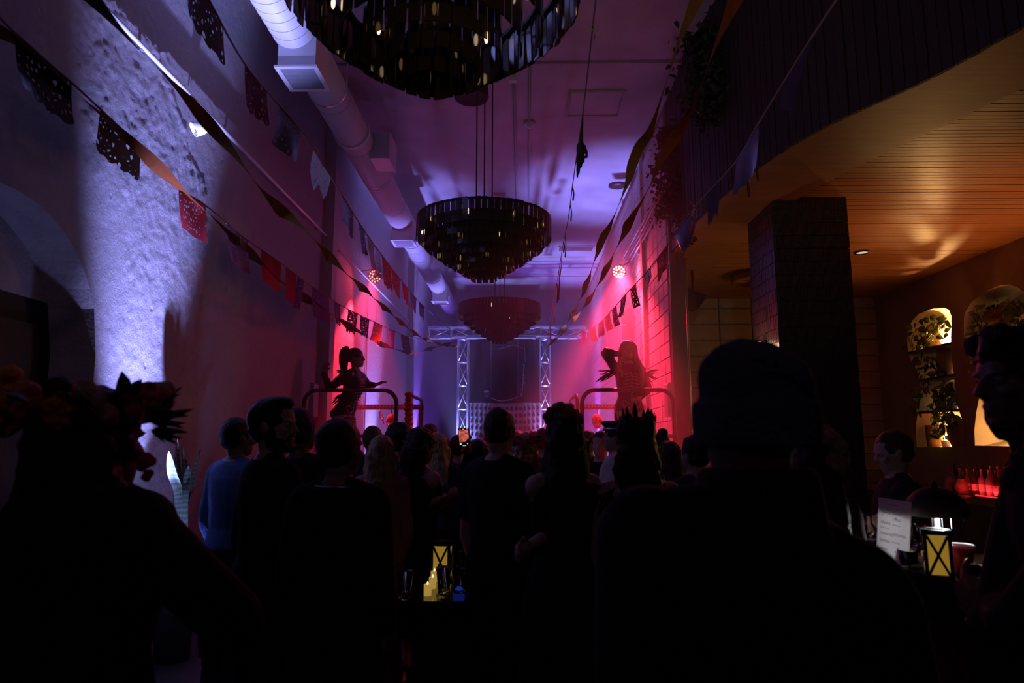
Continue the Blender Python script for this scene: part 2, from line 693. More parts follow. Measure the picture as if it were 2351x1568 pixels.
relief(AY1, RY1, 0.8, RZ, 0.018)
relief(RY0, RY1, RZ, ZC, 0.018)
bm = B()
pr = [(AY0, 0.0)] + [(a, arch_z(a)) for a in ys] + [(AY1, 0.0)]
for (a, za), (b, zb) in zip(pr, pr[1:]):
    quad(bm, (XL, a, za), (AX, a, za), (AX, b, zb), (XL, b, zb))
quad(bm, (AX, AY0 - 0.05, 2.46), (AX, AY1 + 0.05, 2.46), (AX, AY1 + 0.05, 3.1), (AX, AY0 - 0.05, 3.1))
bmesh.ops.remove_doubles(bm, verts=bm.verts, dist=1e-5)
o = obj('arch_reveal', bm, SMOOTH, wl)
bm = B()
box(bm, (AX - 0.02, ac, 1.23), (0.04, AY1 - AY0, 2.46))
door = struct('door_1', bm, mat('dark_door', (0.012, 0.011, 0.013), 0.6, scale=6))
for k in (-1, 1):
    bm = B()
    box(bm, (AX + 0.012, ac + k * 0.4, 1.3), (0.02, 0.62, 2.0))
    obj('door_panel', bm, DKWOOD, door)
bm = B()
cyl(bm, (AX + 0.05, ac + 0.06, 1.0), (AX + 0.05, ac + 0.06, 1.25), 0.012)
obj('door_handle', bm, STEEL, door)
# plaster ribs on the left wall
for i, y0 in enumerate((9.07, 15.9)):
    bm = B()
    box(bm, (XL + 0.0725, y0 + 0.12, ZC / 2), (0.145, 0.24, ZC))
    obj('pilaster', bm, PAINT, wl)

# right wall, painted block
bm = B()
box(bm, (XR + 0.1, (8.65 + YB) / 2, ZC / 2), (0.16, YB - 8.65, ZC))
wr = struct('wall_right', bm, MORTAR)
BL, BH = 0.30, 0.2032
bm = B()
box(bm, (0, 0, 0), (0.03, BL - 0.012, BH - 0.012))
bmesh.ops.bevel(bm, geom=[e for e in bm.edges], offset=0.004, segments=1, affect='EDGES')
blk = None
rest = B()
for r in range(30):
    z = BH * (r + 0.5)
    if z + BH / 2 > ZC:
        break
    for c in range(39):
        y = 8.65 + BL * (c + 0.5)
        if y + BL / 2 > YB:
            break
        if r >= 8 and c < 13:
            if blk is None:
                blk = obj('block', bm, BLOCK, wr)
                q = blk
            else:
                q = blk.copy()
                COL.objects.link(q)
            q.location = (XR + 0.005 + RND.uniform(-0.0015, 0.0015), y, z)
        else:
            box(rest, (XR + 0.005, y, z), (0.03, BL - 0.012, BH - 0.012))
o = obj('far_blocks', rest, BLOCK, wr)
o['kind'] = 'stuff'
bm = B()
box(bm, (XR + 0.095, 8.60, 3.0), (0.19, 0.10, 6.0))
struct('trim_1', bm, mat('end_trim', (0.16, 0.10, 0.10), 0.5))
bm = B()
box(bm, (XR - 0.03, 10.3, 0.0 + ZC / 2), (0.05, 0.16, ZC))
obj('pilaster', bm, PAINT, wr)

bm = B()
box(bm, (-0.45, YB + 0.05, ZC / 2), (5.6, 0.1, ZC))
struct('wall_back', bm, PAINT)
bm = B()
box(bm, (1.5, -3.6, 3), (11, 0.1, 6))
struct('wall_front', bm, PAINT)

# bar end wall, large blocks
YE, ZS, XBW = 11.6, 3.97, 6.0
bm = B()
box(bm, ((XR + XBW) / 2 + 0.2, YE + 0.08, 2.1), (XBW - XR + 0.6, 0.10, 4.2))
we = struct('wall_bar_end', bm, MORTAR)
LB, HB = 0.56, 0.275
proto = None
for r in range(4, 15):
    for c in range(8):
        if proto is None:
            bm = B()
            box(bm, (0, 0, 0), (LB - 0.02, 0.03, HB - 0.02))
            bmesh.ops.bevel(bm, geom=[e for e in bm.edges], offset=0.007, segments=1, affect='EDGES')
            proto = obj('block', bm, mat('bar_block', (0.40, 0.33, 0.27), 0.75, var=0.15, scale=6, bump=0.2, bscale=60), we)
            q = proto
        else:
            q = proto.copy()
            COL.objects.link(q)
        q.location = (1.66 + LB * (c + 0.5), YE + 0.02 + RND.uniform(-0.003, 0.003), ZS - HB * (15 - r - 0.5) + 0.14)
# pipe on the corner
bm = B()
pp = atY(1576, 760, 8.8)
cyl(bm, (pp.x, 8.72, 0.0), (pp.x, 8.72, 3.95), 0.014, n=8)
tag(obj('corner_pipe', bm, STEEL, None, True), 'thin vertical pipe beside the end of the block wall', 'pipe')

# bar back wall with glowing niches
NS = 3.734


def npx(pts):
    out = []
    for x, y in pts:
        p = atX(1960 + x / NS, 640 + y / NS, XBW)
        out.append((p.y, p.z))
    return out


N1 = npx([(457, 520), (470, 430), (500, 360), (560, 300), (640, 268), (700, 250), (770, 247), (815, 265), (838, 320), (838, 400),
          (832, 500), (835, 600), (845, 720), (858, 820), (868, 900), (880, 1000), (892, 1100), (920, 1180), (945, 1260), (960, 1340),
          (968, 1440), (540, 1445), (533, 1340), (535, 1240), (550, 1150), (568, 1050), (575, 950), (560, 860), (540, 780), (490, 700), (465, 620)])
N2 = npx([(945, 420), (945, 340), (960, 280), (1010, 200), (1080, 140), (1180, 85), (1260, 55), (1330, 50), (1400, 70), (1480, 130),
          (1580, 240), (1650, 400), (1680, 600), (1620, 800), (1540, 960), (1500, 1100), (1520, 1250), (1540, 1440), (1040, 1430),
          (1035, 1300), (1050, 1150), (1080, 1000), (1090, 870), (1050, 760), (1000, 700), (960, 600), (945, 500)])
bm = B()
outer = [(1.0, 0.0), (YE + 0.1, 0.0), (YE + 0.1, 4.02), (1.0, 4.02)]
polymesh(bm, [outer, N1, N2], lambda a, b: (XBW, a, b))
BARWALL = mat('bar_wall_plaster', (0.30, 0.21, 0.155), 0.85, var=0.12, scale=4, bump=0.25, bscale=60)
wb = struct('wall_bar', bm, BARWALL)
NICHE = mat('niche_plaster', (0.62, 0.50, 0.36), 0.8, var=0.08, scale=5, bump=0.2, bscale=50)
for nm, loop in (('niche', N1), ('niche', N2)):
    bm = B()
    L_ = [Vector((XBW, a, b)) for a, b in loop]
    cy = sum(p.y for p in L_) / len(L_)
    cz = sum(p.z for p in L_) / len(L_)
    rings = []
    for dx, sc_ in ((0.0, 1.0), (0.12, 1.0), (0.26, 0.97), (0.34, 0.90), (0.36, 0.78)):
        rings.append([Vector((p.x + dx, cy + (p.y - cy) * sc_, cz + (p.z - cz) * (sc_ if sc_ > 0.95 else (sc_ + 1) / 2))) for p in L_])
    vs = skinrings(bm, rings, cap=False)
    polymesh(bm, [[(p.y, p.z) for p in rings[-1]]], lambda a, b: (XBW + 0.36, a, b))
    bmesh.ops.remove_doubles(bm, verts=bm.verts, dist=1e-5)
    bmesh.ops.recalc_face_normals(bm, faces=bm.faces)
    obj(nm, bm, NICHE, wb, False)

# ------------------------------------------------------------------ mezzanine soffit
edge = [atZ(x, y, ZS) for x, y in ((2351, 63), (2128, 184), (1885, 297), (1744, 384), (1640, 468), (1582, 525))]
edge = [Vector((p.x, p.y, 0)) for p in edge]
first = edge[0] + (edge[0] - edge[1]) * 3.0
edge = [first] + edge + [Vector((1.90, 8.66, 0))]
edge[-2].x = max(edge[-2].x, 1.89)
E = catmull(edge, 8)
inn = [atZ(x, y, ZS) for x, y in ((2343, 206), (1999, 368), (1845, 449), (1764, 502))]
inn = [Vector((p.x, p.y, 0)) for p in inn]
inn = [inn[0] + (inn[0] - inn[1]) * 2.2] + inn + [Vector((2.60, 9.2, 0)), Vector((2.56, YE, 0))]
I_ = catmull(inn, 8)


def band(bm, A, Bc, z0, z1):
    n = 60

    def resample(C):
        ln = [0]
        for a, b in zip(C, C[1:]):
            ln.append(ln[-1] + (b - a).length)
        out = []
        for k in range(n + 1):
            t = ln[-1] * k / n
            i = max(j for j in range(len(ln)) if ln[j] <= t + 1e-9)
            i = min(i, len(C) - 2)
            u = (t - ln[i]) / max(1e-9, ln[i + 1] - ln[i])
            out.append(C[i].lerp(C[i + 1], u))
        return out
    a, b = resample(A), resample(Bc)
    rings = [[(p.x, p.y, z0), (q.x, q.y, z0), (q.x, q.y, z1), (p.x, p.y, z1)] for p, q in zip(a, b)]
    skinrings(bm, rings)


bm = B()
Eext = E + [Vector((1.90, YE, 0))]
band(bm, Eext, I_, ZS, ZS + 0.06)
struct('ceiling_bar_border', bm, OAKY)
bm = B()
poly = [(p.x + 0.02, p.y) for p in E] + [(1.95, YE + 0.1), (6.5, YE + 0.1), (6.5, E[0].y)]
pv = polymesh(bm, [poly], lambda a, b: (a, b, ZS + 0.10))
cb = struct('ceiling_bar', bm, mat('soffit_backing', (0.02, 0.012, 0.008), 0.9))


def inner_x(y):
    for a, b in zip(I_, I_[1:]):
        if min(a.y, b.y) <= y <= max(a.y, b.y):
            t = (y - a.y) / (b.y - a.y) if abs(b.y - a.y) > 1e-6 else 0
            return a.x + (b.x - a.x) * t
    return I_[0].x if y < I_[0].y else I_[-1].x


sl = None
y = 3.2
while y < YE - 0.02:
    x0 = inner_x(y) - 0.06
    x1 = 6.0
    if sl is None:
        bm = B()
        box(bm, (0.5, 0, 0), (1, 0.054, 0.022))
        sl = obj('slat', bm, OAK, cb)
        q = sl
    else:
        q = sl.copy()
        COL.objects.link(q)
    q.location = (x0, y, ZS + 0.045 + RND.uniform(-0.002, 0.002))
    q.scale = (x1 - x0, 1, 1)
    y += 0.062
# fascia of vertical boards
bm = B()
rings = [[(p.x + 0.03, p.y, ZS + 0.0), (p.x + 0.03, p.y, ZC)] for p in E]
for a, b in zip(rings, rings[1:]):
    quad(bm, a[0], b[0], b[1], a[1])
bmesh.ops.remove_doubles(bm, verts=bm.verts, dist=1e-5)
fas = struct('wall_mezzanine', bm, DKWOOD)
ln = 0.0
sl2 = None
acc = 0.0
for a, b in zip(E, E[1:]):
    d = b - a
    L0 = d.length
    while acc < L0:
        p = a + d * (acc / L0)
        if sl2 is None:
            bm = B()
            box(bm, (0, 0, 0), (0.03, 0.074, ZC - ZS))
            sl2 = obj('board', bm, DKWOOD, fas)
            q = sl2
        else:
            q = sl2.copy()
            COL.objects.link(q)
        q.location = (p.x + RND.uniform(-0.004, 0.004), p.y, (ZC + ZS) / 2)
        q.rotation_euler = (0, 0, math.atan2(-d.x, d.y))
        acc += 0.084
    acc -= L0

# round medallion on the soffit, beside the column
bm = B()
mc = atZ(1747, 640, ZS - 0.03)
lathe(bm, [(0.36, ZS + 0.05), (0.42, ZS + 0.05), (0.42, ZS - 0.07), (0.36, ZS - 0.07)], (mc.x, mc.y, 0), 40, cap=False)
o = tag(obj('ceiling_ring', bm, OAKY, None, True), 'round oak ring set into the bar ceiling behind the tiled column', 'ceiling ring')

# ------------------------------------------------------------------ tiled column
cx0, cx1, cyf, cyb = 2.50, 3.24, 6.66, 7.42
bm = B()
box(bm, ((cx0 + cx1) / 2, (cyf + cyb) / 2, ZS / 2), (cx1 - cx0 - 0.02, cyb - cyf - 0.02, ZS + 0.1))
colm = struct('column', bm, mat('column_grout', (0.035, 0.028, 0.026), 0.9))
TILE = mat('glazed_stick_tile', (0.060, 0.046, 0.042), 0.32, var=0.5, scale=23, spec=0.6)
bm = B()
TH, TW = 0.133, 0.0225
for r in range(31):
    z = 0.02 + TH * (r + 0.5)
    if z > ZS + 0.05:
        break
    for k in range(33):
        dz = RND.uniform(-0.003, 0.003)
        x = cx0 + TW * (k + 0.5)
        if x < cx1:
            box(bm, (x, cyf - 0.002 + RND.uniform(0, 0.004), z), (TW - 0.004, 0.016, TH - 0.006))
        y = cyf + TW * (k + 0.5)
        if y < cyb:
            box(bm, (cx0 - 0.002 + RND.uniform(0, 0.004), y, z), (0.016, TW - 0.004, TH - 0.006))
o = obj('stick_tiles', bm, TILE, colm)
o['kind'] = 'stuff'
# ================================================================== chandeliers
CH_TIERS = [(0.75, 0.00), (0.66, 0.095), (0.555, 0.175), (0.45, 0.255), (0.34, 0.33), (0.235, 0.395), (0.135, 0.455)]
CH_SP = 0.0655


def strip_bm(wd, h):
    b = B()
    box(b, (0, 0, -h / 2), (wd, 0.007, h))
    bmesh.ops.bevel(b, geom=[e for e in b.edges if abs(e.verts[0].co.z - e.verts[1].co.z) > h * 0.5], offset=0.0025, segments=1, affect='EDGES')
    return b


def chandelier(label, x, y, ztop, single=True):
    """ztop: top edge of the outer tier"""
    root = thing('chandelier', label, 'chandelier', (x, y, ztop), 'smoked glass chandeliers down the middle of the hall')
    sm = None
    allb = None if single else B()
    for k, (r, dz) in enumerate(CH_TIERS):
        bmr = B()
        rp = [(r * math.cos(2 * PI * i / 48), r * math.sin(2 * PI * i / 48), -dz - 0.012) for i in range(48)]
        rings = []
        for i in range(48):
            c, s = math.cos(2 * PI * i / 48), math.sin(2 * PI * i / 48)
            rings.append([((r - 0.012) * c, (r - 0.012) * s, -dz - 0.02), ((r + 0.0) * c, (r + 0.0) * s, -dz - 0.02),
                          ((r + 0.0) * c, (r + 0.0) * s, -dz - 0.0), ((r - 0.012) * c, (r - 0.012) * s, -dz - 0.0)])
        skinrings(bmr, rings, cap=False, closed=True)
        obj('ring', bmr, BLACKM, root)
        n = int(2 * PI * r / CH_SP)
        hh = 0.25
        for i in range(n):
            a = 2 * PI * (i + 0.13 * k) / n
            if single:
                if sm is None:
                    sm = obj('glass_bar', strip_bm(0.060, hh), SMOKE, root, False)
                    q = sm
                else:
                    q = sm.copy()
                    COL.objects.link(q)
                q.location = ((r + 0.006) * math.cos(a), (r + 0.006) * math.sin(a), -dz + 0.004 + RND.uniform(-0.004, 0.004))
                q.rotation_euler = (RND.uniform(-0.03, 0.03), RND.uniform(-0.02, 0.02), a + PI / 2 + RND.uniform(-0.06, 0.06))
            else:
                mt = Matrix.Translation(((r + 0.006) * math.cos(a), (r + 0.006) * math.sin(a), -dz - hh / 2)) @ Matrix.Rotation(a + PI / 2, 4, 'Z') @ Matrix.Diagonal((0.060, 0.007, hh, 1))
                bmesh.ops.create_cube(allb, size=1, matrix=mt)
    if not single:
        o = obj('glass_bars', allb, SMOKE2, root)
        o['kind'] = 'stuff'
    # spokes that carry the rings
    for a in range(3):
        b = B()
        ca, sa = math.cos(PI * a / 3 + 0.2), math.sin(PI * a / 3 + 0.2)
        cyl(b, (-0.74 * ca, -0.74 * sa, -0.01), (0.74 * ca, 0.74 * sa, -0.01), 0.008, n=6)
        obj('spoke', b, BLACKM, root)
    b = B()
    cyl(b, (0, 0, -0.5), (0, 0, 0.02), 0.02, n=10)
    obj('stem', b, BLACKM, root)
    # glowing capsules added between the tiers for warm glints, no bulbs seen
    bb = None
    for k, (r, n) in enumerate(((0.70, 9), (0.50, 7), (0.28, 5))):
        for i in range(n):
            a = 2 * PI * (i + 0.3 * k) / n + 0.35
            if bb is None:
                b = B()
                ell(b, (0, 0, 0), (0.011, 0.011, 0.034), seg=8, rings=6)
                bb = obj('bulb', b, GLINT, root, True)
                q = bb
            else:
                q = bb.copy()
                COL.objects.link(q)
            q.location = (r * math.cos(a), r * math.sin(a), -0.13 - 0.17 * k)
    for i, dx in enumerate((-0.09, 0.0, 0.09)):
        b = B()
        cyl(b, (dx, 0, 0), (dx, 0, ZC - ztop), 0.008, n=8)
        obj('rod', b, BLACKM, root)
    b = B()
    lathe(b, [(0.13, 0), (0.14, 0.04), (0.02, 0.045)], (0, 0, ZC - ztop - 0.045), 24)
    obj('ceiling_canopy', b, BLACKM, root, True)
    return root


XC = -0.455
chandelier('huge smoked-glass chandelier overhead, cut off by the top of the view', XC - 0.01, 3.22, 4.06)
chandelier('smoked-glass tiered chandelier hung whole in mid hall above the crowd', XC, 7.45, 4.055)
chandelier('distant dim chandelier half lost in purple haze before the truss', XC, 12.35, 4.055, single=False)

# ================================================================== air duct
DX, DZ, DR = -2.13, 5.36, 0.205
duct = thing('air_duct', 'long round white air duct running under the ceiling by the left wall', 'duct', (DX, 3.0, DZ))
bm = B()
cyl(bm, (DX, 2.0, DZ), (DX, 20.2, DZ), DR, n=40)
part('duct_pipe', bm, DUCTM, duct, True)
seam = None
yy = 3.2
while yy < 20:
    if seam is None:
        bm = B()
        rings = []
        for i in range(36):
            c, s = math.cos(2 * PI * i / 36), math.sin(2 * PI * i / 36)
            rings.append([(DR * c, -0.004, DR * s), ((DR + 0.004) * c, 0, (DR + 0.004) * s), (DR * c, 0.004, DR * s)])
        skinrings(bm, rings, cap=False, closed=True)
        seam = obj('seam', bm, mat('duct_seam', (0.3, 0.3, 0.33), 0.5), duct)
        q = seam
    else:
        q = seam.copy()
        COL.objects.link(q)
    q.location = (0, yy - 3.0, 0)
    yy += 0.13 if yy < 5.9 else 1.15
bm = B()
for fy in (7.6, 10.9, 14.6):
    pass
for fy in (7.9, 13.4, 16.9):
    bm = B()
    cyl(bm, (DX, fy, DZ), (DX, fy + 0.06, DZ), DR + 0.022, n=36)
    part('collar', bm, DUCTM, duct, False)
for fy in (4.6, 6.9, 9.3, 12.4, 15.3):
    bm = B()
    for sx in (-1, 1):
        box(bm, (DX + sx * (DR + 0.004), fy, (ZC + DZ) / 2), (0.004, 0.03, ZC - DZ))
    rings = []
    for i in range(19):
        a = PI + PI * i / 18
        c, s = math.cos(a), math.sin(a)
        rings.append([(DX + (DR + 0.002) * c, fy - 0.015, DZ + (DR + 0.002) * s), (DX + (DR + 0.002) * c, fy + 0.015, DZ + (DR + 0.002) * s),
                      (DX + (DR + 0.006) * c, fy + 0.015, DZ + (DR + 0.006) * s), (DX + (DR + 0.006) * c, fy - 0.015, DZ + (DR + 0.006) * s)])
    skinrings(bm, rings)
    part('hanger_strap', bm, STEEL, duct)
GRILLE = mat('grille_blade', (0.22, 0.22, 0.24), 0.5)
for gy in (5.80, 11.25, 16.4):
    gx0, gx1, gz = DX - 0.135, DX + 0.215, 4.985
    bm = B()
    box(bm, ((gx0 + gx1) / 2, gy + 0.205, (gz + DZ - 0.05) / 2), (gx1 - gx0, 0.41, DZ - 0.05 - gz))
    dif = part('diffuser', bm, DUCTM, duct)
    bm = B()
    c = ((gx0 + gx1) / 2, gy + 0.205)
    for sx, sy, lx, ly in ((0, 0.205, 0.40, 0.045), (0, -0.205, 0.40, 0.045), (0.178, 0, 0.045, 0.364), (-0.178, 0, 0.045, 0.364)):
        box(bm, (c[0] + sx, c[1] + sy, gz - 0.008), (lx, ly, 0.018))
    obj('grille_frame', bm, DUCTM, dif, off=wloc(dif))
    bm = B()
    for k in range(15):
        box(bm, (c[0], c[1] - 0.18 + 0.36 * (k + 0.5) / 15, gz - 0.008), (0.32, 0.006, 0.012), (0.9, 0, 0))
    o = obj('grille_blades', bm, GRILLE, dif, off=wloc(dif))
    o['kind'] = 'stuff'
    bm = B()
    box(bm, (c[0], c[1], gz - 0.0008), (0.32, 0.37, 0.002))
    obj('grille_back', bm, BLACKM, dif, off=wloc(dif))
for gy in (8.3, 13.9):
    bm = B()
    box(bm, (DX + 0.27, gy + 0.22, DZ - 0.02), (0.24, 0.44, 0.34))
    o = part('side_outlet', bm, DUCTM, duct)
    bm = B()
    box(bm, (DX + 0.395, gy + 0.22, DZ - 0.02), (0.012, 0.48, 0.38))
    obj('grille_frame', bm, DUCTM, o, off=wloc(o))

# ================================================================== wall pipes and lamps
# left conduit is interrupted by the pilaster, so two runs
for y0, y1, lab in ((2.6, 9.06, 'grey conduit along the left wall above the arch, near run'),
                    (9.32, 15.8, 'grey conduit along the left wall leading to the red lamp')):
    root = thing('conduit', lab, 'pipe', (XL + 0.045, y0, 4.38))
    bm = B()
    cyl(bm, (XL + 0.045, y0, 4.38), (XL + 0.045, y1, 4.38), 0.017, n=10)
    part('pipe', bm, DUCTM, root, True)
    yy = y0 + 0.5
    while yy < y1:
        bm = B()
        box(bm, (XL + 0.022, yy, 4.38), (0.05, 0.03, 0.05))
        part('clip', bm, STEEL, root)
        yy += 1.4
# right bundle of four pipes
root = thing('conduit_bundle', 'bundle of four parallel conduits along the top of the block wall', 'pipe', (XR - 0.03, 8.7, 4.75))
for k in range(4):
    bm = B()
    zz = 4.62 + 0.085 * k
    cyl(bm, (XR - 0.045, 8.70, zz), (XR - 0.045, 12.9 - 0.25 * k, zz), 0.016, n=8)
    part('pipe', bm, DUCTM if k % 2 else STEEL, root, True)
for yy in (9.2, 10.0, 10.7, 11.9):
    bm = B()
    box(bm, (XR - 0.022, yy, 4.75), (0.04, 0.04, 0.40))
    part('clamp', bm, STEEL, root)
bm = B()
box(bm, (XR - 0.06, 12.25, 4.60), (0.10, 0.16, 0.14))
part('junction_box', bm, STEEL, root)
bm = B()
cyl(bm, (XL + 0.02, 11.78, 0.0), (XL + 0.02, 11.78, 4.36), 0.012, n=8)
tag(obj('downpipe', bm, STEEL, None, True), 'thin vertical pipe running down the left wall below the red lamp', 'pipe')
bm = B()
cyl(bm, (XL + 0.02, 12.5, 3.33), (XL + 0.02, 12.5, 4.36), 0.006, n=6)
cyl(bm, (XL + 0.02, 12.5, 3.33), (XL + 0.16, 12.5, 3.35), 0.012, n=6)
tag(obj('hook', bm, ALU, None, True), 'small bright hook sticking out of the wall under the left red lamp', 'hook')


def par_can(label, c, tgt, on):
    c = Vector(c)
    d = (Vector(tgt) - c).normalized()
    q = d.to_track_quat('Z', 'Y').to_matrix().to_4x4()
    root = thing('stage_lamp', label, 'stage lamp', c, 'round LED stage lamps on the wall pipes')
    M = Matrix.Translation(c) @ q
    bm = B()
    lathe(bm, [(0.05, -0.17), (0.085, -0.15), (0.105, -0.02), (0.115, 0.03), (0.108, 0.03), (0.10, 0.005)], (0, 0, 0), 28)
    bmesh.ops.transform(bm, matrix=M, verts=bm.verts)
    part('lamp_body', bm, BLACKM, root, True)
    sx = 1 if c.x < 0 else -1
    bm = B()
    tube(bm, [c + Vector((0, 0.0, 0.13)), c + Vector((-sx * 0.08, 0.03, 0.12)), Vector((XL + 0.03 if c.x < 0 else XR - 0.04, c.y + 0.05, 4.40 if c.x < 0 else 4.62))], 0.013, 8)
    part('yoke', bm, BLACKM, root)
    led = None
    spots_ = [(0.0, 0.0)] if False else []
    spots_ = [(0.088 * math.cos(2 * PI * k / 12), 0.088 * math.sin(2 * PI * k / 12)) for k in range(12)] + \
             [(0.048 * math.cos(2 * PI * k / 6 + 0.3), 0.048 * math.sin(2 * PI * k / 6 + 0.3)) for k in range(6)]
    for a, b in spots_:
        p = M @ Vector((a, b, 0.022))
        if led is None:
            bm = B()
            ell(bm, (0, 0, 0), 0.0155, seg=10, rings=6)
            led = obj('led_lens', bm, on, root, True)
            k = led
        else:
            k = led.copy()
            COL.objects.link(k)
        k.location = p - c
    return root


LED_R = mat('red_led', (1, 0.3, 0.3), 0.4, var=0, emit=(1.0, 0.42, 0.38), es=1.7)
LED_R2 = mat('red_led_hot', (1, 0.3, 0.3), 0.4, var=0, emit=(1.0, 0.52, 0.36), es=5)
par_can('round lamp of red LEDs on the left wall above the dancer', PAR_L, CAM + Vector((-0.9, 3, 0)), LED_R)
par_can('blazing red LED lamp on the block wall, its glow filling the haze', PAR_R, CAM + Vector((0.6, 2, 0.2)), LED_R2)
# small white spotlight on the left conduit
sp_ = atX(460, 292, XL + 0.14)
root = thing('spotlight', 'small white spotlight hanging from the left wall conduit', 'spotlight', sp_)
bm = B()
lathe(bm, [(0.03, 0.09), (0.05, 0.07), (0.062, 0.0), (0.062, -0.06), (0.052, -0.06), (0.045, -0.01)], (0, 0, 0), 20)
bmesh.ops.transform(bm, matrix=Matrix.Translation(sp_) @ Matrix.Rotation(0.9, 4, 'Y') @ Matrix.Rotation(-0.5, 4, 'X'), verts=bm.verts)
part('lamp_shell', bm, mat('white_enamel', (0.85, 0.85, 0.88), 0.4, var=0.03), root, True)
bm = B()
tube(bm, [sp_ + Vector((0.0, 0, 0.06)), sp_ + Vector((-0.05, 0.0, 0.12)), Vector((XL + 0.03, sp_.y, 4.38))], 0.012, 8)
part('bracket', bm, STEEL, root)

# ceiling fittings
bm = B()
lathe(bm, [(0.06, ZC), (0.085, ZC - 0.015), (0.08, ZC - 0.05), (0.04, ZC - 0.055), (0.035, ZC - 0.085), (0.005, ZC - 0.09)], (0, 0, 0), 20)
p = atZ(1216, 288, ZC - 0.05)
bmesh.ops.translate(bm, verts=bm.verts, vec=(p.x, p.y, 0))
tag(obj('smoke_detector', bm, DUCTM, None, True), 'white smoke detector on the ceiling between the first two chandeliers', 'detector')
for px, lab in ((1178, 'ceiling conduit with a small junction box, nearer the middle of the ceiling'),
                (1216, 'thin straight ceiling conduit that carries the smoke detector')):
    a = atZ(px, 100, ZC - 0.02)
    b_ = atZ(px + (8 if px == 1178 else -2), 470, ZC - 0.02)
    root = thing('ceiling_conduit', lab, 'pipe', a)
    bm = B()
    cyl(bm, a, b_, 0.014, n=8)
    part('pipe', bm, PAINT, root, True)
    if px == 1178:
        bm = B()
        p = atZ(1177, 181, ZC - 0.04)
        box(bm, p, (0.10, 0.07, 0.08))
        part('junction_box', bm, DUCTM, root)
dp = atZ(1083, 160, ZC - 0.08)
root = thing('ceiling_speaker', 'black drum-shaped speaker on the ceiling beyond the first chandelier', 'speaker', dp)
bm = B()
lathe(bm, [(0.17, ZC - 0.02), (0.18, ZC - 0.06), (0.205, ZC - 0.42), (0.19, ZC - 0.45), (0.17, ZC - 0.44)], (dp.x, dp.y, 0), 32)
part('speaker_shell', bm, mat('speaker_fabric', (0.015, 0.013, 0.016), 0.8), root, True)
bm = B()
cyl(bm, (dp.x + 0.2, dp.y - 0.1, ZC - 0.10), (dp.x + 0.30, dp.y - 0.1, ZC - 0.10), 0.05, n=14)
part('bracket', bm, STEEL, root, True)
bm = B()
p = atZ(1147, 452, ZC - 0.06)
box(bm, p, (0.22, 0.10, 0.10))
tag(obj('ceiling_bracket', bm, DUCTM), 'small metal bracket on the ceiling above the middle chandelier', 'bracket')
bm = B()
p = atZ(1418, 428, ZC - 0.03)
lathe(bm, [(0.16, ZC), (0.16, ZC - 0.025), (0.10, ZC - 0.05)], (p.x, p.y, 0), 24)
tag(obj('ceiling_plate', bm, BLACKM, None, True), 'dark round plate on the brightly lit patch of ceiling', 'ceiling plate')
root = thing('ceiling_vent', 'white slot vent in the ceiling beside the middle chandelier', 'vent', atZ(1330, 570, ZC - 0.02))
p = atZ(1322, 570, ZC - 0.02)
bm = B()
box(bm, (p.x, p.y, ZC - 0.015), (0.85, 0.34, 0.03))
part('vent_frame', bm, DUCTM, root)
for k in range(4):
    bm = B()
    box(bm, (p.x, p.y - 0.12 + 0.08 * k, ZC - 0.035), (0.78, 0.03, 0.012), (0.5, 0, 0))
    part('vent_blade', bm, GRILLE, root)

# wall boxes with rounded tops
for px0, px1, side, lab in ((708, 731, 'l', 'grey wall box with a rounded top behind the left lift'),
                            (1525, 1547, 'r', 'red-lit wall box with a rounded top behind the right lift')):
    Y0 = 9.0 if side == 'l' else 8.75
    X0, X1 = atY(px0, 920, Y0).x, atY(px1, 920, Y0).x
    if side == 'l':
        X0 = XL
    else:
        X1 = XR
    za, zb = atY(720, 957, Y0).z, atY(720, 882, Y0).z
    bm = B()
    hw = (X1 - X0) / 2
    poly_ = [(X0, za), (X1, za)] + [((X0 + X1) / 2 + hw * math.cos(a * PI / 10), zb - hw * 0.8 + hw * 0.8 * math.sin(a * PI / 10)) for a in range(11)]
    prism(bm, poly_, -0.22, 'y', Y0)
    tag(obj('wall_box', bm, PAINT), lab, 'wall box')
# ================================================================== stage: truss, backdrop, booth
YT = 16.8
TWD = 0.29


def truss_run(root, a, b, up, n, name_h='rung'):
    """box truss from a to b (centre line); up = first side direction"""
    a, b = Vector(a), Vector(b)
    d = (b - a)
    t = d.normalized()
    up = Vector(up)
    sd = t.cross(up).normalized()
    h = TWD / 2 - 0.025
    cs = [(-1, -1), (1, -1), (1, 1), (-1, 1)]
    for su, sv in cs:
        o = up * (su * h) + sd * (sv * h)
        bm = B()
        cyl(bm, a + o, b + o, 0.025, n=8)
        part('chord', bm, ALU, root, True)
    for k in range(n + 1):
        p = a + d * (k / n)
        for i in range(4):
            u0, v0 = cs[i]
            u1, v1 = cs[(i + 1) % 4]
            bm = B()
            cyl(bm, p + up * (u0 * h) + sd * (v0 * h), p + up * (u1 * h) + sd * (v1 * h), 0.014, n=6)
            part(name_h, bm, ALU, root, True)
            if k < n:
                q = a + d * ((k + 1) / n)
                if (k + i) % 2:
                    u0, v0, u1, v1 = u1, v1, u0, v0
                bm = B()
                cyl(bm, p + up * (u0 * h) + sd * (v0 * h), q + up * (u1 * h) + sd * (v1 * h), 0.011, n=6)
                part('diagonal', bm, ALU, root, True)


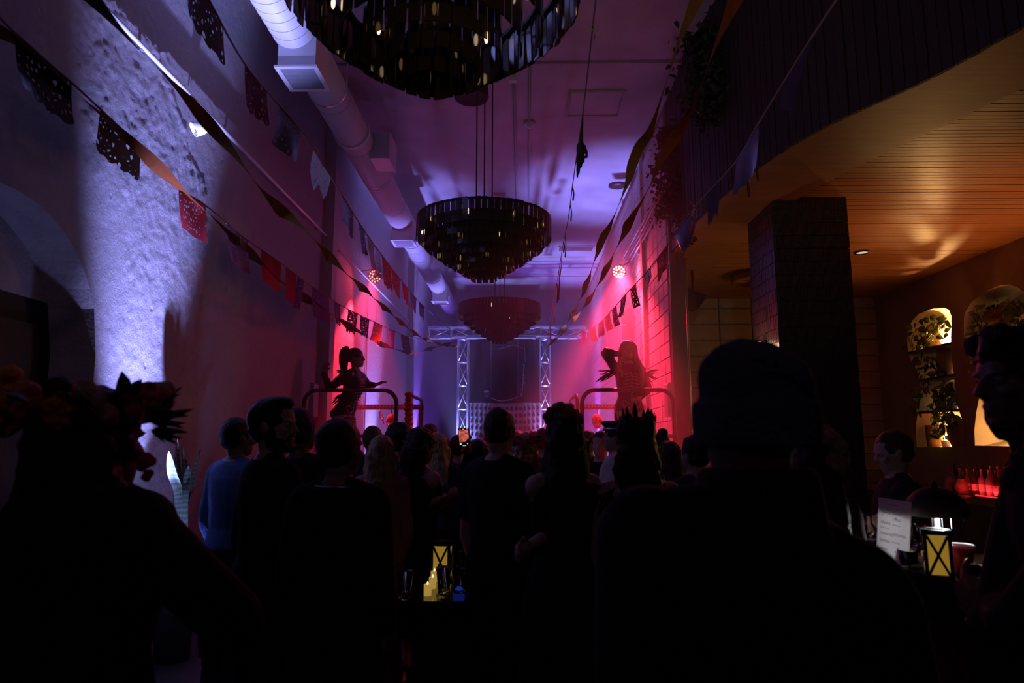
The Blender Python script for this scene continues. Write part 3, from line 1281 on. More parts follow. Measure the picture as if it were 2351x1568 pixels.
zb = atY(1160, 778, YT).z
zt = atY(1160, 748, YT).z
xl_, xr_ = atY(1063.5, 850, YT).x, atY(1251.5, 850, YT).x
for x, lab in ((xl_, 'left upright truss tower of the stage gate, lit blue from below'), (xr_, 'right upright truss tower of the stage gate, at the edge of the red light')):
    root = thing('truss_tower', lab, 'truss', (x, YT, 0), 'stage gate truss')
    truss_run(root, (x, YT, 0.04), (x, YT, zb - 0.02), (1, 0, 0), 7)
    bm = B()
    box(bm, (x, YT, 0.02), (0.5, 0.5, 0.04))
    part('base_plate', bm, STEEL, root)
root = thing('truss_beam', 'horizontal truss beam across the top of the stage gate', 'truss', ((xl_ + xr_) / 2, YT, zb), 'stage gate truss')
truss_run(root, (atY(985, 760, YT).x, YT, (zb + zt) / 2 + 0.0), (atY(1345, 760, YT).x, YT, (zb + zt) / 2), (0, 0, 1), 7)
for px in (1010, 1095, 1205, 1300):
    p = atY(px, 776, YT - 0.2)
    root = thing('light_bar', 'blue-lit LED batten clamped under the truss beam, ' +
                 {1010: 'farthest to the left', 1095: 'just right of the left tower', 1205: 'just left of the right tower', 1300: 'farthest to the right'}[px],
                 'light bar', p, 'LED battens under the truss')
    bm = B()
    box(bm, p, (0.55, 0.07, 0.06))
    part('batten', bm, STEEL, root)
    bm = B()
    box(bm, p + Vector((0, -0.04, -0.01)), (0.5, 0.012, 0.022))
    part('led_strip', bm, mat('blue_led_strip', (0.3, 0.3, 1), 0.4, var=0, emit=(0.35, 0.36, 1.0), es=1.1), root)

bm = B()
box(bm, (-0.45, 18.0, 0.45), (4.6, 3.2, 0.9))
tag(obj('stage', bm, BLACKM), 'low black stage under the truss gate at the far end of the hall', 'stage')
BACK = mat('backdrop_cloth', (0.016, 0.012, 0.02), 0.8, scale=5)
root = thing('backdrop', 'black panelled backdrop between the two truss towers', 'backdrop', (-0.45, 18.2, 0.9))
xs = [atY(p, 850, 18.2).x for p in (1066, 1128, 1190, 1246)]
for a, b in zip(xs, xs[1:]):
    bm = B()
    box(bm, ((a + b) / 2, 18.2, 2.6), (b - a - 0.03, 0.05, 3.4))
    part('panel', bm, BACK, root)
for a in xs:
    bm = B()
    box(bm, (a, 18.16, 2.6), (0.035, 0.05, 3.4))
    part('upright', bm, mat('backdrop_frame', (0.10, 0.09, 0.11), 0.5), root)
# booth
YD = 16.25
xa, xb = atY(1079, 930, YD).x, atY(1240, 930, YD).x
ztop = atY(1160, 925, YD).z
root = thing('dj_booth', 'pale perforated DJ booth front between the truss towers', 'booth', ((xa + xb) / 2, YD, 0.9))
BOOTH = mat('booth_panel', (0.62, 0.58, 0.60), 0.6, scale=3)
HOLE = mat('booth_hole', (0.05, 0.04, 0.05), 0.8, var=0)
npan = 4
for k in range(npan):
    a = xa + (xb - xa) * k / npan
    b = xa + (xb - xa) * (k + 1) / npan
    bm = B()
    box(bm, ((a + b) / 2, YD, (ztop + 0.9) / 2), (b - a - 0.008, 0.03, ztop - 0.9))
    pnl = part('panel', bm, BOOTH, root)
    hp = None
    for i in range(4):
        for j in range(9):
            x = a + (b - a) * (i + 0.5) / 4
            z = ztop - 0.14 - 0.155 * j
            rz = 0.045 if (i + j + k) % 3 else 0.062
            if hp is None:
                bm = B()
                ell(bm, (0, 0, 0), (0.036, 0.006, 0.05), seg=10, rings=6)
                hp = obj('hole', bm, HOLE, pnl)
                q = hp
            else:
                q = hp.copy()
                COL.objects.link(q)
                q.parent = pnl
            q.location = Vector((x, YD - 0.016, z)) - wloc(pnl)
            q.scale = (1, 1, rz / 0.05)
bm = B()
box(bm, ((xa + xb) / 2, YD + 0.3, ztop + 0.015), (xb - xa + 0.06, 0.7, 0.03))
part('desk_top', bm, BLACKM, root)

# hanging skeleton pieces
BONE = mat('bone_plastic', (0.62, 0.60, 0.58), 0.5, scale=30)
DARKH = mat('socket_black', (0.004, 0.004, 0.005), 0.9, var=0)
YK = 16.6


def kp(px, py):
    return atY(px, py, YK)


c = kp(1116, 903)
root = thing('hanging_skull', 'pale skull with a grey gauze hood hanging in front of the backdrop', 'skull', c, 'hanging skeleton pieces')
bm = B()
ell(bm, c + Vector((0, 0.02, 0.035)), (0.085, 0.10, 0.095), seg=16, rings=12)
ell(bm, c + Vector((0.015, -0.03, -0.055)), (0.058, 0.065, 0.06), (0, 0.2, 0))
ell(bm, c + Vector((0.03, -0.05, 0.0)), (0.055, 0.05, 0.05))
ell(bm, c + Vector((-0.045, -0.055, 0.0)), (0.04, 0.04, 0.03))
ell(bm, c + Vector((0.02, -0.04, -0.10)), (0.048, 0.05, 0.022))
remesh(part('cranium', bm, BONE, root), 0.012)
for dx in (-0.04, 0.04):
    bm = B()
    ell(bm, c + Vector((dx + 0.006, -0.085, 0.0)), (0.026, 0.02, 0.022))
    part('eye_socket', bm, DARKH, root)
bm = B()
ell(bm, c + Vector((0.008, -0.10, -0.04)), (0.012, 0.012, 0.018))
part('nose_hole', bm, DARKH, root)
bm = B()
for k in range(6):
    box(bm, c + Vector((-0.02 + 0.014 * k, -0.092, -0.083)), (0.011, 0.012, 0.02))
o = part('teeth', bm, BONE, root)
o['kind'] = 'stuff'
bm = B()
lathe(bm, [(0.10, -0.02), (0.10, 0.10), (0.06, 0.24), (0.03, 0.42), (0.02, 0.62)], c + Vector((-0.01, 0.03, 0)), 18)
part('gauze_hood', bm, mat('grey_gauze', (0.12, 0.10, 0.12), 0.9, scale=40), root, True)
bm = B()
q_ = kp(1113, 842)
cyl(bm, q_, (q_.x, 16.7, zb), 0.006, n=6)
part('cord', bm, BLACKM, root)


def bone(bm, a, b, r):
    a, b = Vector(a), Vector(b)
    d = b - a
    tube(bm, [a, a + d * 0.06, a + d * 0.15, a + d * 0.5, a + d * 0.85, a + d * 0.94, b], [r * 1.5, r * 2.2, r * 1.1, r * 0.9, r * 1.1, r * 2.2, r * 1.4], 8)


root = thing('hanging_bones', 'skeleton arm strung out level to the right of the hanging skull', 'skeleton arm', kp(1145, 920), 'hanging skeleton pieces')
for a, b in (((1128, 914), (1145, 921)), ((1146, 921), (1168, 919)), ((1169, 919), (1187, 912))):
    bm = B()
    bone(bm, kp(*a), kp(*b), 0.012)
    part('bone', bm, BONE, root, True)
for p_ in ((1128, 914), (1187, 912)):
    bm = B()
    q_ = kp(*p_)
    cyl(bm, q_, (q_.x, 16.7, zb), 0.003, n=5)
    part('cord', bm, BLACKM, root)
root = thing('hanging_bones', 'skeleton arm hanging straight down in front of the right backdrop panel', 'skeleton arm', kp(1200, 870), 'hanging skeleton pieces')
for a, b, r in (((1204, 782), (1206, 832), 0.006), ((1203, 835), (1202, 864), 0.012), ((1202, 866), (1199, 897), 0.012), ((1199, 898), (1196, 908), 0.012), ((1201, 879), (1206, 880), 0.015)):
    bm = B()
    bone(bm, kp(*a), kp(*b), r)
    part('bone', bm, BONE, root, True)
bm = B()
tube(bm, catmull([kp(1128, 802), kp(1150, 800), kp(1176, 793), kp(1192, 797), kp(1205, 803)], 5), 0.008, 6)
tag(obj('rope', bm, BONE, None, True), 'pale rope looped between the two truss towers over the skull', 'rope')


# ================================================================== lifts
def lift(side, lab):
    s = 1 if side == 'l' else -1
    if side == 'l':
        x0, x1 = atY(699, 900, 8.2).x, atY(911, 900, 8.2).x
    else:
        x0, x1 = atY(1336, 905, 8.2).x, atY(1546, 905, 8.2).x
    Y0, Y1 = 8.2, 10.3
    zr = atY(800, 896, 8.2).z
    zp = zr - 1.17
    root = thing('work_platform', lab, 'lift', ((x0 + x1) / 2, (Y0 + Y1) / 2, 0), 'raised work platforms for the dancers')
    xi = x1 if side == 'l' else x0
    xo = x0 if side == 'l' else x1
    bm = B()
    box(bm, ((x0 + x1) / 2, (Y0 + Y1) / 2, zp - 0.06), (x1 - x0, Y1 - Y0, 0.12))
    part('platform_deck', bm, RAILM, root)

    def hoop(p0, p1, nm, r=0.026, foot=zp):
        a, b = Vector(p0), Vector(p1)
        d = (b - a).normalized()
        rad = 0.16
        pts = [Vector((a.x, a.y, foot)), Vector((a.x, a.y, zr - rad))]
        for k in range(1, 6):
            t = k / 6 * PI / 2
            pts.append(Vector((a.x, a.y, zr - rad + rad * math.sin(t))) + d * (rad * (1 - math.cos(t))))
        pts.append(Vector((a.x, a.y, zr)) + d * rad)
        q = [Vector((b.x, b.y, zr)) - d * rad]
        for k in range(1, 6):
            t = k / 6 * PI / 2
            q.append(Vector((b.x, b.y, zr - rad + rad * math.cos(t))) - d * (rad * (1 - math.sin(t))))
        q += [Vector((b.x, b.y, zr - rad)), Vector((b.x, b.y, foot))]
        bm = B()
        tube(bm, pts + q, r, 10)
        part(nm, bm, RAILM, root, True)
    hoop((x0, Y0, 0), (x1, Y0, 0), 'guard_rail')
    bm = B()
    cyl(bm, (x0, Y0, zr - 0.55), (x1, Y0, zr - 0.55), 0.022, n=8)
    part('mid_rail', bm, RAILM, root, True)
    hoop((xi, 8.95, 0), (xi, 10.25, 0), 'side_rail', 0.024)
    bm = B()
    zbm = atY(880, 935, 10.28).z
    box(bm, ((x0 + x1) / 2, 10.28, zbm), (x1 - x0 + 0.05, 0.04, 0.075))
    beam = part('perforated_bar', bm, RAILM, root)
    hp = None
    for k in range(22):
        x = x0 + (x1 - x0) * (k + 0.5) / 22
        if hp is None:
            bm = B()
            ell(bm, (0, 0, 0), (0.012, 0.004, 0.012), seg=8, rings=5)
            hp = obj('hole', bm, STEEL, beam)
            q = hp
        else:
            q = hp.copy()
            COL.objects.link(q)
        q.location = Vector((x, 10.258, zbm + 0.008)) - wloc(beam)
    for xx in (x0 + 0.02, x1 - 0.02):
        bm = B()
        box(bm, (xx, 10.28, (zbm + zp) / 2), (0.05, 0.05, zbm - zp))
        part('back_post', bm, RAILM, root)
    for yy in (Y0 + 0.25, Y1 - 0.25):
        for sgn in (-1, 1):
            bm = B()
            p = Vector(((x0 + x1) / 2 - sgn * 0.42, yy + 0.04 * sgn, 0.16))
            q = Vector(((x0 + x1) / 2 + sgn * 0.42, yy + 0.04 * sgn, zp - 0.13))
            dd = q - p
            box(bm, (p + q) / 2, (0.07, 0.035, dd.length), dd.to_track_quat('Z', 'Y').to_matrix().to_4x4())
            part('scissor_arm', bm, RAILM, root)
    bm = B()
    box(bm, ((x0 + x1) / 2, (Y0 + Y1) / 2, 0.12), (x1 - x0 - 0.05, Y1 - Y0 - 0.2, 0.14))
    part('chassis', bm, RAILM, root)
    for xx in (x0 + 0.1, x1 - 0.1):
        for yy in (Y0 + 0.3, Y1 - 0.3):
            bm = B()
            cyl(bm, (xx - 0.04, yy, 0.07), (xx + 0.04, yy, 0.07), 0.07, n=16)
            part('wheel', bm, BLACKM, root, True)
    return x0, x1, zr, zp, zbm


LL = lift('l', 'railed lift platform by the left wall that carries the ponytailed dancer')
LR = lift('r', 'railed lift platform by the block wall that carries the blonde dancer')

RFL = mat('red_paper_flower', (0.62, 0.07, 0.05), 0.7, var=0.4, scale=30, bump=0.6, bscale=50)
OFL = mat('orange_flower', (0.62, 0.20, 0.06), 0.8, var=0.45, scale=22, bump=0.9, bscale=45)
root = thing('flower_garland', 'strand of red paper flowers wound down the inner rail of the left lift', 'garland', (LL[1], 8.9, LL[2] - 0.4))
fl = None
for k in range(8):
    z = LL[2] - 0.01 - 0.062 * k
    bm = B()
    ell(bm, (0, 0, 0), (0.058, 0.058, 0.04), seg=10, rings=6)
    for v in bm.verts:
        v.co *= 1 + RND.uniform(-0.16, 0.16)
    if fl is None:
        fl = obj('flower', bm, RFL, root, True)
        q = fl
    else:
        bm.free()
        q = fl.copy()
        COL.objects.link(q)
        q.rotation_euler = (0, 0, k)
    q.location = Vector((LL[1] + 0.035, 8.86, z)) - Vector(root.location)
# chain
pa, pb = atY(872, 944, 9.9), atY(915, 978, 9.9)
root = thing('chain', 'slack steel chain hung from the perforated bar of the left lift', 'chain', pa)
pts = catmull([pa, atY(878, 962, 9.9), atY(886, 972, 9.9), atY(897, 978, 9.9), pb], 2)
for k in range(len(pts) - 1):
    a, b = pts[k], pts[k + 1]
    d = b - a
    q = d.to_track_quat('X', 'Z').to_matrix().to_4x4() @ Matrix.Rotation((k % 2) * 1.2 + 0.2, 4, 'X')
    L_ = d.length * 0.72
    bm = B()
    ring = []
    for i in range(14):
        t = 2 * PI * i / 14
        ring.append(Vector((L_ * math.cos(t), 0.022 * math.sin(t), 0)))
    rings = []
    for i in range(14):
        t = 2 * PI * i / 14
        o_ = ring[i]
        nrm = Vector((math.cos(t), math.sin(t), 0))
        rings.append([o_ + nrm * 0.006 * math.cos(2 * PI * j / 6) + Vector((0, 0, 0.006 * math.sin(2 * PI * j / 6))) for j in range(6)])
    skinrings(bm, rings, cap=False, closed=True)
    bmesh.ops.transform(bm, matrix=Matrix.Translation((a + b) / 2) @ q, verts=bm.verts)
    part('link', bm, STEEL, root, True)


def sugar_skull(lab, c, r, m):
    c = Vector(c)
    root = thing('skull_ornament', lab, 'skull', c, 'skull ornaments on the lifts')
    bm = B()
    ell(bm, c, (r * 0.82, r * 0.9, r), seg=16, rings=12)
    ell(bm, c + Vector((0, -r * 0.2, -r * 0.75)), (r * 0.55, r * 0.6, r * 0.5))
    remesh(part('head', bm, m, root), r * 0.12)
    for dx in (-1, 1):
        bm = B()
        ell(bm, c + Vector((dx * r * 0.33, -r * 0.85, -r * 0.05)), (r * 0.2, r * 0.13, r * 0.2))
        part('eye_socket', bm, DARKH, root)
    bm = B()
    ell(bm, c + Vector((0, -r * 0.9, -r * 0.42)), (r * 0.09, r * 0.08, r * 0.13))
    part('nose_hole', bm, DARKH, root)
    bm = B()
    cyl(bm, c + Vector((0, 0.0, r * 0.8)), c + Vector((0, 0.0, r * 2.4)), 0.008, n=6)
    part('hanging_post', bm, RAILM, root)


sugar_skull('round red skull ornament under the perforated bar of the left lift', atY(899, 963, 10.15), 0.085, RFL)
sugar_skull('furry orange skull ornament under the bar of the right lift', atY(1371, 965, 10.15), 0.10, OFL)
# ================================================================== garlands, paper flags, streamers
def path3(pxs, z0, z1, per=8):
    P2 = catmull([Vector((x, y, 0)) for x, y in pxs], per)
    ln = [0.0]
    for a, b in zip(P2, P2[1:]):
        ln.append(ln[-1] + (b - a).length)
    out = []
    for p, l in zip(P2, ln):
        z = 1.0 / ((1 / z0) + (1 / z1 - 1 / z0) * l / ln[-1])
        out.append((p.x, p.y, z, CAM + ray(p.x, p.y) * z))
    return out


def on_path(path, px):
    for a, b in zip(path, path[1:]):
        if min(a[0], b[0]) <= px <= max(a[0], b[0]) and abs(a[0] - b[0]) > 1e-6:
            t = (px - a[0]) / (b[0] - a[0])
            return a[3].lerp(b[3], t), a[2] + (b[2] - a[2]) * t
    e = path[0] if abs(path[0][0] - px) < abs(path[-1][0] - px) else path[-1]
    return e[3].copy(), e[2]


def string(name, label, cat, path, r, m):
    bm = B()
    tube(bm, [p[3] for p in path], [r] * len(path), 5)
    return tag(obj(name, bm, m, None, True), label, cat)


def flag(path, x0, x1, hpx, m, label, shape='scallop', group=None):
    a, za = on_path(path, x0)
    b, zb_ = on_path(path, x1)
    h = hpx * (za + zb_) / 2 / FPX
    nx, nz = 14, 10
    d = b - a
    nrm = Vector((d.y, -d.x, 0)).normalized()
    ph = RND.uniform(0, 6)
    bm = B()
    vs = []
    for j in range(nz + 1):
        row = []
        v = j / nz
        for i in range(nx + 1):
            u = i / nx
            if shape == 'scallop':
                hh = h * (0.90 + 0.10 * abs(math.sin(PI * 4 * u)))
            elif shape == 'point':
                hh = h * (1.0 - 0.6 * abs(2 * u - 1))
            elif shape == 'fringe':
                hh = h * (0.86 + (0.14 if i % 2 else 0.0))
            else:
                hh = h
            wv = 0.018 * math.sin(5 * u + ph) * v + 0.03 * v * v * math.sin(ph)
            row.append(bm.verts.new(a + d * u + Vector((0, 0, -hh * v)) + nrm * wv))
        vs.append(row)
    for j in range(nz):
        for i in range(nx):
            bm.faces.new((vs[j][i], vs[j][i + 1], vs[j + 1][i + 1], vs[j + 1][i]))
    o = obj('paper_flag', bm, m, None, True, off=a)
    o.location = a
    return tag(o, label, 'flag', group)


TWINE = mat('twine', (0.34, 0.24, 0.22), 0.8, var=0.1)
P_BLK = paper_mat('black_foil', (0.02, 0.025, 0.022), True, 26, 0.05, True)
P_OLV = paper_mat('olive_tissue', (0.16, 0.10, 0.05), True, 26, 0.4)
P_RED = paper_mat('red_tissue', (0.62, 0.02, 0.05), False, 26, 0.5)
P_REDC = paper_mat('red_cut_tissue', (0.50, 0.05, 0.06), True, 30, 0.5)
P_DRED = paper_mat('dark_red_foil', (0.16, 0.015, 0.03), True, 30, 0.2, True)
P_PUR = paper_mat('purple_tissue', (0.16, 0.06, 0.26), True, 34, 0.4)
P_WHT = paper_mat('white_tissue', (0.55, 0.52, 0.58), True, 40, 0.5)
P_BLC = paper_mat('black_lace', (0.03, 0.015, 0.035), True, 30, 0.2)
P_ORG = paper_mat('orange_tissue', (0.50, 0.14, 0.06), True, 36, 0.5)
P_BLU = paper_mat('blue_film', (0.06, 0.08, 0.16), False, 20, 0.3, True)
P_LIL = paper_mat('lilac_film', (0.10, 0.07, 0.15), False, 20, 0.5)
P_GRN = paper_mat('green_foil', (0.05, 0.08, 0.06), True, 30, 0.2, True)

ORD = ['first', 'second', 'third', 'fourth', 'fifth', 'sixth', 'seventh', 'eighth', 'ninth', 'tenth', 'eleventh', 'twelfth', 'thirteenth', 'fourteenth', 'fifteenth', 'sixteenth']

LOW = path3([(-40, 0), (35, 75), (165, 190), (230, 250), (330, 345), (410, 430), (470, 470), (560, 545), (640, 600), (720, 660), (800, 710), (900, 757), (960, 778), (1052, 772)], 3.15, 15.9)
string('bunting_string', 'twine of the lower paper flag line along the left wall', 'string', LOW, 0.006, TWINE)
low = [(35, 165, 118, P_BLK, 'black foil', 'scallop'), (230, 322, 92, P_OLV, 'olive brown', 'scallop'), (410, 474, 92, P_REDC, 'red web-patterned', 'plain'),
       (522, 570, 82, P_DRED, 'dark red foil', 'plain'), (600, 646, 72, P_RED, 'plain bright red', 'plain'), (656, 681, 76, P_RED, 'narrow bright red', 'plain'),
       (683, 698, 72, P_PUR, 'purple', 'plain'), (716, 755, 66, P_PUR, 'purple red-glowing', 'scallop'), (753, 766, 50, P_WHT, 'pale', 'plain'), (767, 782, 52, P_PUR, 'small purple', 'scallop'),
       (799, 821, 56, P_BLC, 'cut lace', 'fringe'), (827, 848, 46, P_BLC, 'black lace scalloped', 'scallop'), (858, 878, 44, P_ORG, 'rusty orange', 'fringe'),
       (893, 907, 42, P_PUR, 'dim purple', 'plain'), (920, 940, 40, P_BLC, 'dim black', 'scallop')]
for i, (a, b, h, m, nm, sh) in enumerate(low):
    flag(LOW, a, b, h, m, nm + ' paper flag, %s along the lower line of the left wall' % ORD[i], sh, 'paper flags on the lower left line')
UPP = path3([(400, -160), (480, 0), (570, 160), (690, 300), (780, 440), (830, 520), (880, 590), (960, 690), (1050, 770)], 2.9, 15.9)
string('bunting_string', 'twine of the upper paper flag line beside the air duct', 'string', UPP, 0.006, TWINE)
upp = [(432, 512, 112, P_BLK, 'shiny black foil', 'scallop'), (562, 612, 92, P_DRED, 'dark red foil', 'scallop'), (642, 690, 84, P_GRN, 'dim green foil', 'plain'),
       (719, 738, 84, P_WHT, 'white tissue', 'point'), (742, 759, 68, P_WHT, 'small white tissue', 'point'), (783, 812, 62, P_DRED, 'glinting dark red', 'plain'),
       (823, 838, 62, P_DRED, 'wine red', 'scallop'), (843, 858, 62, P_WHT, 'pale blue-lit', 'plain'), (860, 877, 60, P_DRED, 'deep red', 'plain'),
       (877, 897, 62, P_REDC, 'lit red', 'scallop'), (898, 918, 52, P_REDC, 'red scalloped', 'fringe'), (923, 937, 40, P_RED, 'plain red', 'plain'),
       (942, 956, 36, P_DRED, 'dim red', 'plain'), (962, 974, 34, P_BLC, 'dim dark', 'scallop')]
for i, (a, b, h, m, nm, sh) in enumerate(upp):
    flag(UPP, a, b, h, m, nm + ' paper flag, %s along the upper line near the duct' % ORD[i], sh, 'paper flags on the upper left line')
RGT = path3([(1960, -60), (1920, 0), (1845, 115), (1740, 285), (1690, 370), (1600, 470), (1545, 545), (1490, 618), (1440, 672), (1380, 738), (1330, 768), (1262, 790)], 2.9, 15.9)
string('bunting_string', 'twine of the paper flag line along the mezzanine', 'string', RGT, 0.006, TWINE)
rgt = [(1862, 1792, 130, P_LIL, 'dim lilac pointed', 'point'), (1742, 1690, 92, P_BLU, 'glossy blue film', 'scallop'), (1652, 1622, 82, P_LIL, 'lilac film', 'fringe'),
       (1583, 1551, 66, P_BLU, 'blue and purple film', 'point'), (1534, 1508, 58, P_REDC, 'red-lit cut paper', 'plain'), (1494, 1478, 54, P_DRED, 'dark red cut paper', 'point'),
       (1460, 1447, 50, P_BLC, 'curling dark', 'plain'), (1439, 1425, 46, P_BLC, 'black fringed', 'fringe'), (1415, 1405, 44, P_BLC, 'thin black', 'plain'),
       (1400, 1388, 36, P_DRED, 'dim red', 'plain'), (1386, 1374, 36, P_BLC, 'black lace', 'fringe'), (1366, 1354, 32, P_ORG, 'rusty', 'plain'),
       (1346, 1336, 28, P_RED, 'faint red', 'plain')]
for i, (a, b, h, m, nm, sh) in enumerate(rgt):
    flag(RGT, a, b, h, m, nm + ' paper flag, %s along the line by the mezzanine' % ORD[i], sh, 'paper flags on the right line')
# loops of fringe under the blue film flag and the red ribbons of the fourth
for px, lab in ((1733, 'black paper loop dangling under the blue film flag, outer'), (1713, 'black paper loop dangling under the blue film flag, inner')):
    p, z = on_path(RGT, px)
    p = p + Vector((0, 0, -105 * z / FPX))
    bm = B()
    rings = []
    for i in range(18):
        t = 2 * PI * i / 18
        cn = p + Vector((0.012 * math.cos(t), 0.022 * math.cos(t), 0.05 * math.sin(t)))
        rings.append([cn + Vector((0.005 * math.cos(k * PI / 2) * math.cos(t), 0.005 * math.cos(k * PI / 2) * math.cos(t), 0.006 * math.sin(k * PI / 2 + t))) for k in range(4)])
    skinrings(bm, rings, cap=False, closed=True)
    tag(obj('paper_loop', bm, P_BLC), lab, 'paper loop')
RIB = mat('red_ribbon', (0.65, 0.04, 0.08), 0.4, var=0.1)


def ribbon(bm, pts, wd, tw0=0.0, twist=0.0, th=0.0):
    pts, T, Ns = frames(pts)
    acc = 0
    prev = None
    A = []
    for i, (p, t, n) in enumerate(zip(pts, T, Ns)):
        if i:
            acc += (p - pts[i - 1]).length
        a = tw0 + twist * acc
        b = t.cross(n)
        wv = (n * math.cos(a) + b * math.sin(a)) * (wd / 2)
        A.append((bm.verts.new(p + wv), bm.verts.new(p - wv)))
    for (a, b), (c, d) in zip(A, A[1:]):
        bm.faces.new((a, b, d, c))


for px, lab in ((1553, 'thin glossy red ribbon curling below the purple flag, nearer the wall'), (1568, 'thin glossy red ribbon hanging straight below the purple flag')):
    p, z = on_path(RGT, px)
    s = z / FPX
    bm = B()
    ribbon(bm, catmull([p + Vector((0, 0, -10 * s)), p + Vector((0.02, 0, -35 * s)), p + Vector((-0.01, 0.01, -55 * s)), p + Vector((0.0, 0.0, -72 * s))], 5), 0.012, 0, 4)
    tag(obj('ribbon', bm, RIB), lab, 'ribbon')
# bow on the right string
p, z = on_path(RGT, 1594)
root = thing('bow', 'pink ribbon bow tied on the twine by the mezzanine', 'bow', p)
s = z / FPX
for k, (dx, dz) in enumerate(((-9, 14), (9, 12), (-6, -20), (4, -24))):
    bm = B()
    e = p + _r * (dx * s) + Vector((0, 0, dz * s))
    mid = (p + e) / 2 + Vector((0, -0.02, 0)) + _r * (dx * 0.35 * s)
    ribbon(bm, catmull([p, mid, e] + ([p + Vector((0, -0.01, 0.004))] if dz > 0 else []), 5), 0.014, 0.4, 0)
    part('loop' if dz > 0 else 'tail', bm, mat('pink_ribbon', (0.60, 0.25, 0.26), 0.6), root)

# crepe streamers
CY = mat('yellow_crepe', (0.40, 0.21, 0.03), 0.9, spec=0.05, var=0.15, scale=14)
CO = mat('orange_crepe', (0.42, 0.11, 0.02), 0.9, spec=0.05, var=0.15, scale=14)


def streamer(label, pxs, z0, z1, wd, m, per_turn, ph=0.0):
    path = path3(pxs, z0, z1, 14)
    pts = [p[3] for p in path]
    acc = 0
    A = []
    bm = B()
    for i, p in enumerate(pts):
        if i:
            acc += (p - pts[i - 1]).length
        t = (pts[min(i + 1, len(pts) - 1)] - pts[max(0, i - 1)]).normalized()
        side = t.cross((p - CAM).normalized()).normalized()
        other = t.cross(side)
        a = ph + 2 * PI * acc / per_turn
        a = a + 0.35 * math.sin(2 * a)
        wv = (side * math.cos(a) + other * math.sin(a)) * (wd / 2)
        wv *= 0.9 + 0.1 * math.sin(9 * acc)
        A.append((bm.verts.new(p + wv), bm.verts.new(p - wv)))
    for (a, b), (c, d) in zip(A, A[1:]):
        bm.faces.new((a, b, d, c))
    return tag(obj('streamer', bm, m, None, True), label, 'streamer', 'twisted crepe streamers')


streamer('yellow crepe streamer from the upper left corner down to the left truss tower',
         [(150, -70), (212, 0), (300, 95), (370, 165), (480, 285), (560, 385), (620, 460), (700, 530), (770, 605), (830, 660), (880, 705), (950, 765), (1000, 788), (1050, 797)], 2.3, 16.3, 0.085, mat('dark_yellow_crepe', (0.17, 0.095, 0.018), 0.9, spec=0.05, var=0.15, scale=14), 2.5, 0.2)  # darker copy of the yellow crepe
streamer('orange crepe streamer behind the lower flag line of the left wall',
         [(-30, 60), (60, 110), (165, 205), (230, 262), (330, 352), (410, 430), (480, 492), (560, 570), (650, 650), (720, 697), (790, 742), (850, 778), (900, 800), (950, 810), (1010, 795), (1050, 785)], 3.2, 16.3, 0.10, mat('orange_crepe_shaded', (0.10, 0.028, 0.008), 0.9, spec=0.05, var=0.15, scale=14), 3.1, 0.4)  # darker copy of the orange crepe: silhouette shade put into the colour
streamer('yellow crepe streamer from above the mezzanine to the right truss tower',
         [(1622, -60), (1597, 0), (1560, 90), (1535, 170), (1495, 290), (1462, 350), (1435, 430), (1412, 490), (1378, 560), (1350, 640), (1330, 690), (1300, 742), (1270, 780), (1256, 795)], 2.9, 16.3, 0.09, CY, 4.2, 0.25)
streamer('orange crepe streamer running beside the yellow one over the dance floor',
         [(1720, -60), (1686, 0), (1640, 110), (1612, 190), (1570, 280), (1515, 370), (1490, 430), (1450, 500), (1412, 575), (1385, 630), (1350, 690), (1320, 730), (1290, 765), (1262, 790)], 3.0, 16.3, 0.09, CO, 3.6, 0.1)

# centre string with glove and ribbons
CEN = path3([(1378, -60), (1368, 0), (1360, 70), (1340, 245), (1318, 400), (1305, 500), (1293, 560), (1280, 640), (1268, 700), (1256, 788)], 2.9, 16.0)
string('hanging_string', 'thin string over mid hall that carries the lace glove', 'string', CEN, 0.004, TWINE)


def at_y(path, py):
    for a, b in zip(path, path[1:]):
        if min(a[1], b[1]) <= py <= max(a[1], b[1]):
            t = (py - a[1]) / (b[1] - a[1])
            return a[3].lerp(b[3], t), a[2] + (b[2] - a[2]) * t
    return path[-1][3], path[-1][2]


p, z = at_y(CEN, 252)
s = z / FPX
root = thing('lace_glove', 'black lace glove hanging fingers down from the middle string', 'glove', p)
bm = B()
G = lambda dx, dy: p + _r * (dx * s) - _u * (dy * s)
tube(bm, catmull([G(0, 0), G(-2, 30), G(-4, 60), G(-5, 90)], 4), [2 * s, 4 * s, 5 * s, 6 * s] * 3 + [9 * s] if False else [(2 + 9 * k / 12) * s for k in range(13)], 10, 0.5)
ell(bm, G(-6, 90), (11 * s, 5 * s, 20 * s))
for dx, L_, r in ((-13, 60, 3.6), (-8, 50, 3.6), (-3, 36, 3.4), (3, 26, 3.2)):
    tube(bm, catmull([G(dx * 0.5 - 5, 95), G(dx * 0.8 - 3, 100 + L_ * 0.4), G(dx - 1, 96 + L_)], 5), [r * s * (1.25 - 0.5 * k / 10) for k in range(11)], 8)
tube(bm, catmull([G(2, 82), G(8, 98), G(9, 112)], 4), [4 * s, 4 * s, 3.8 * s, 3.6 * s, 3.4 * s, 3.2 * s, 3 * s, 2.6 * s, 2.2 * s], 8)
remesh(part('glove_hand', bm, mat('black_lace_cloth', (0.02, 0.016, 0.02), 0.6, bump=0.6, bscale=60), root), 0.008, 1)
p, z = at_y(CEN, 66)
root = thing('knot', 'pale knotted bow near the top of the middle string', 'bow', p)
s = z / FPX
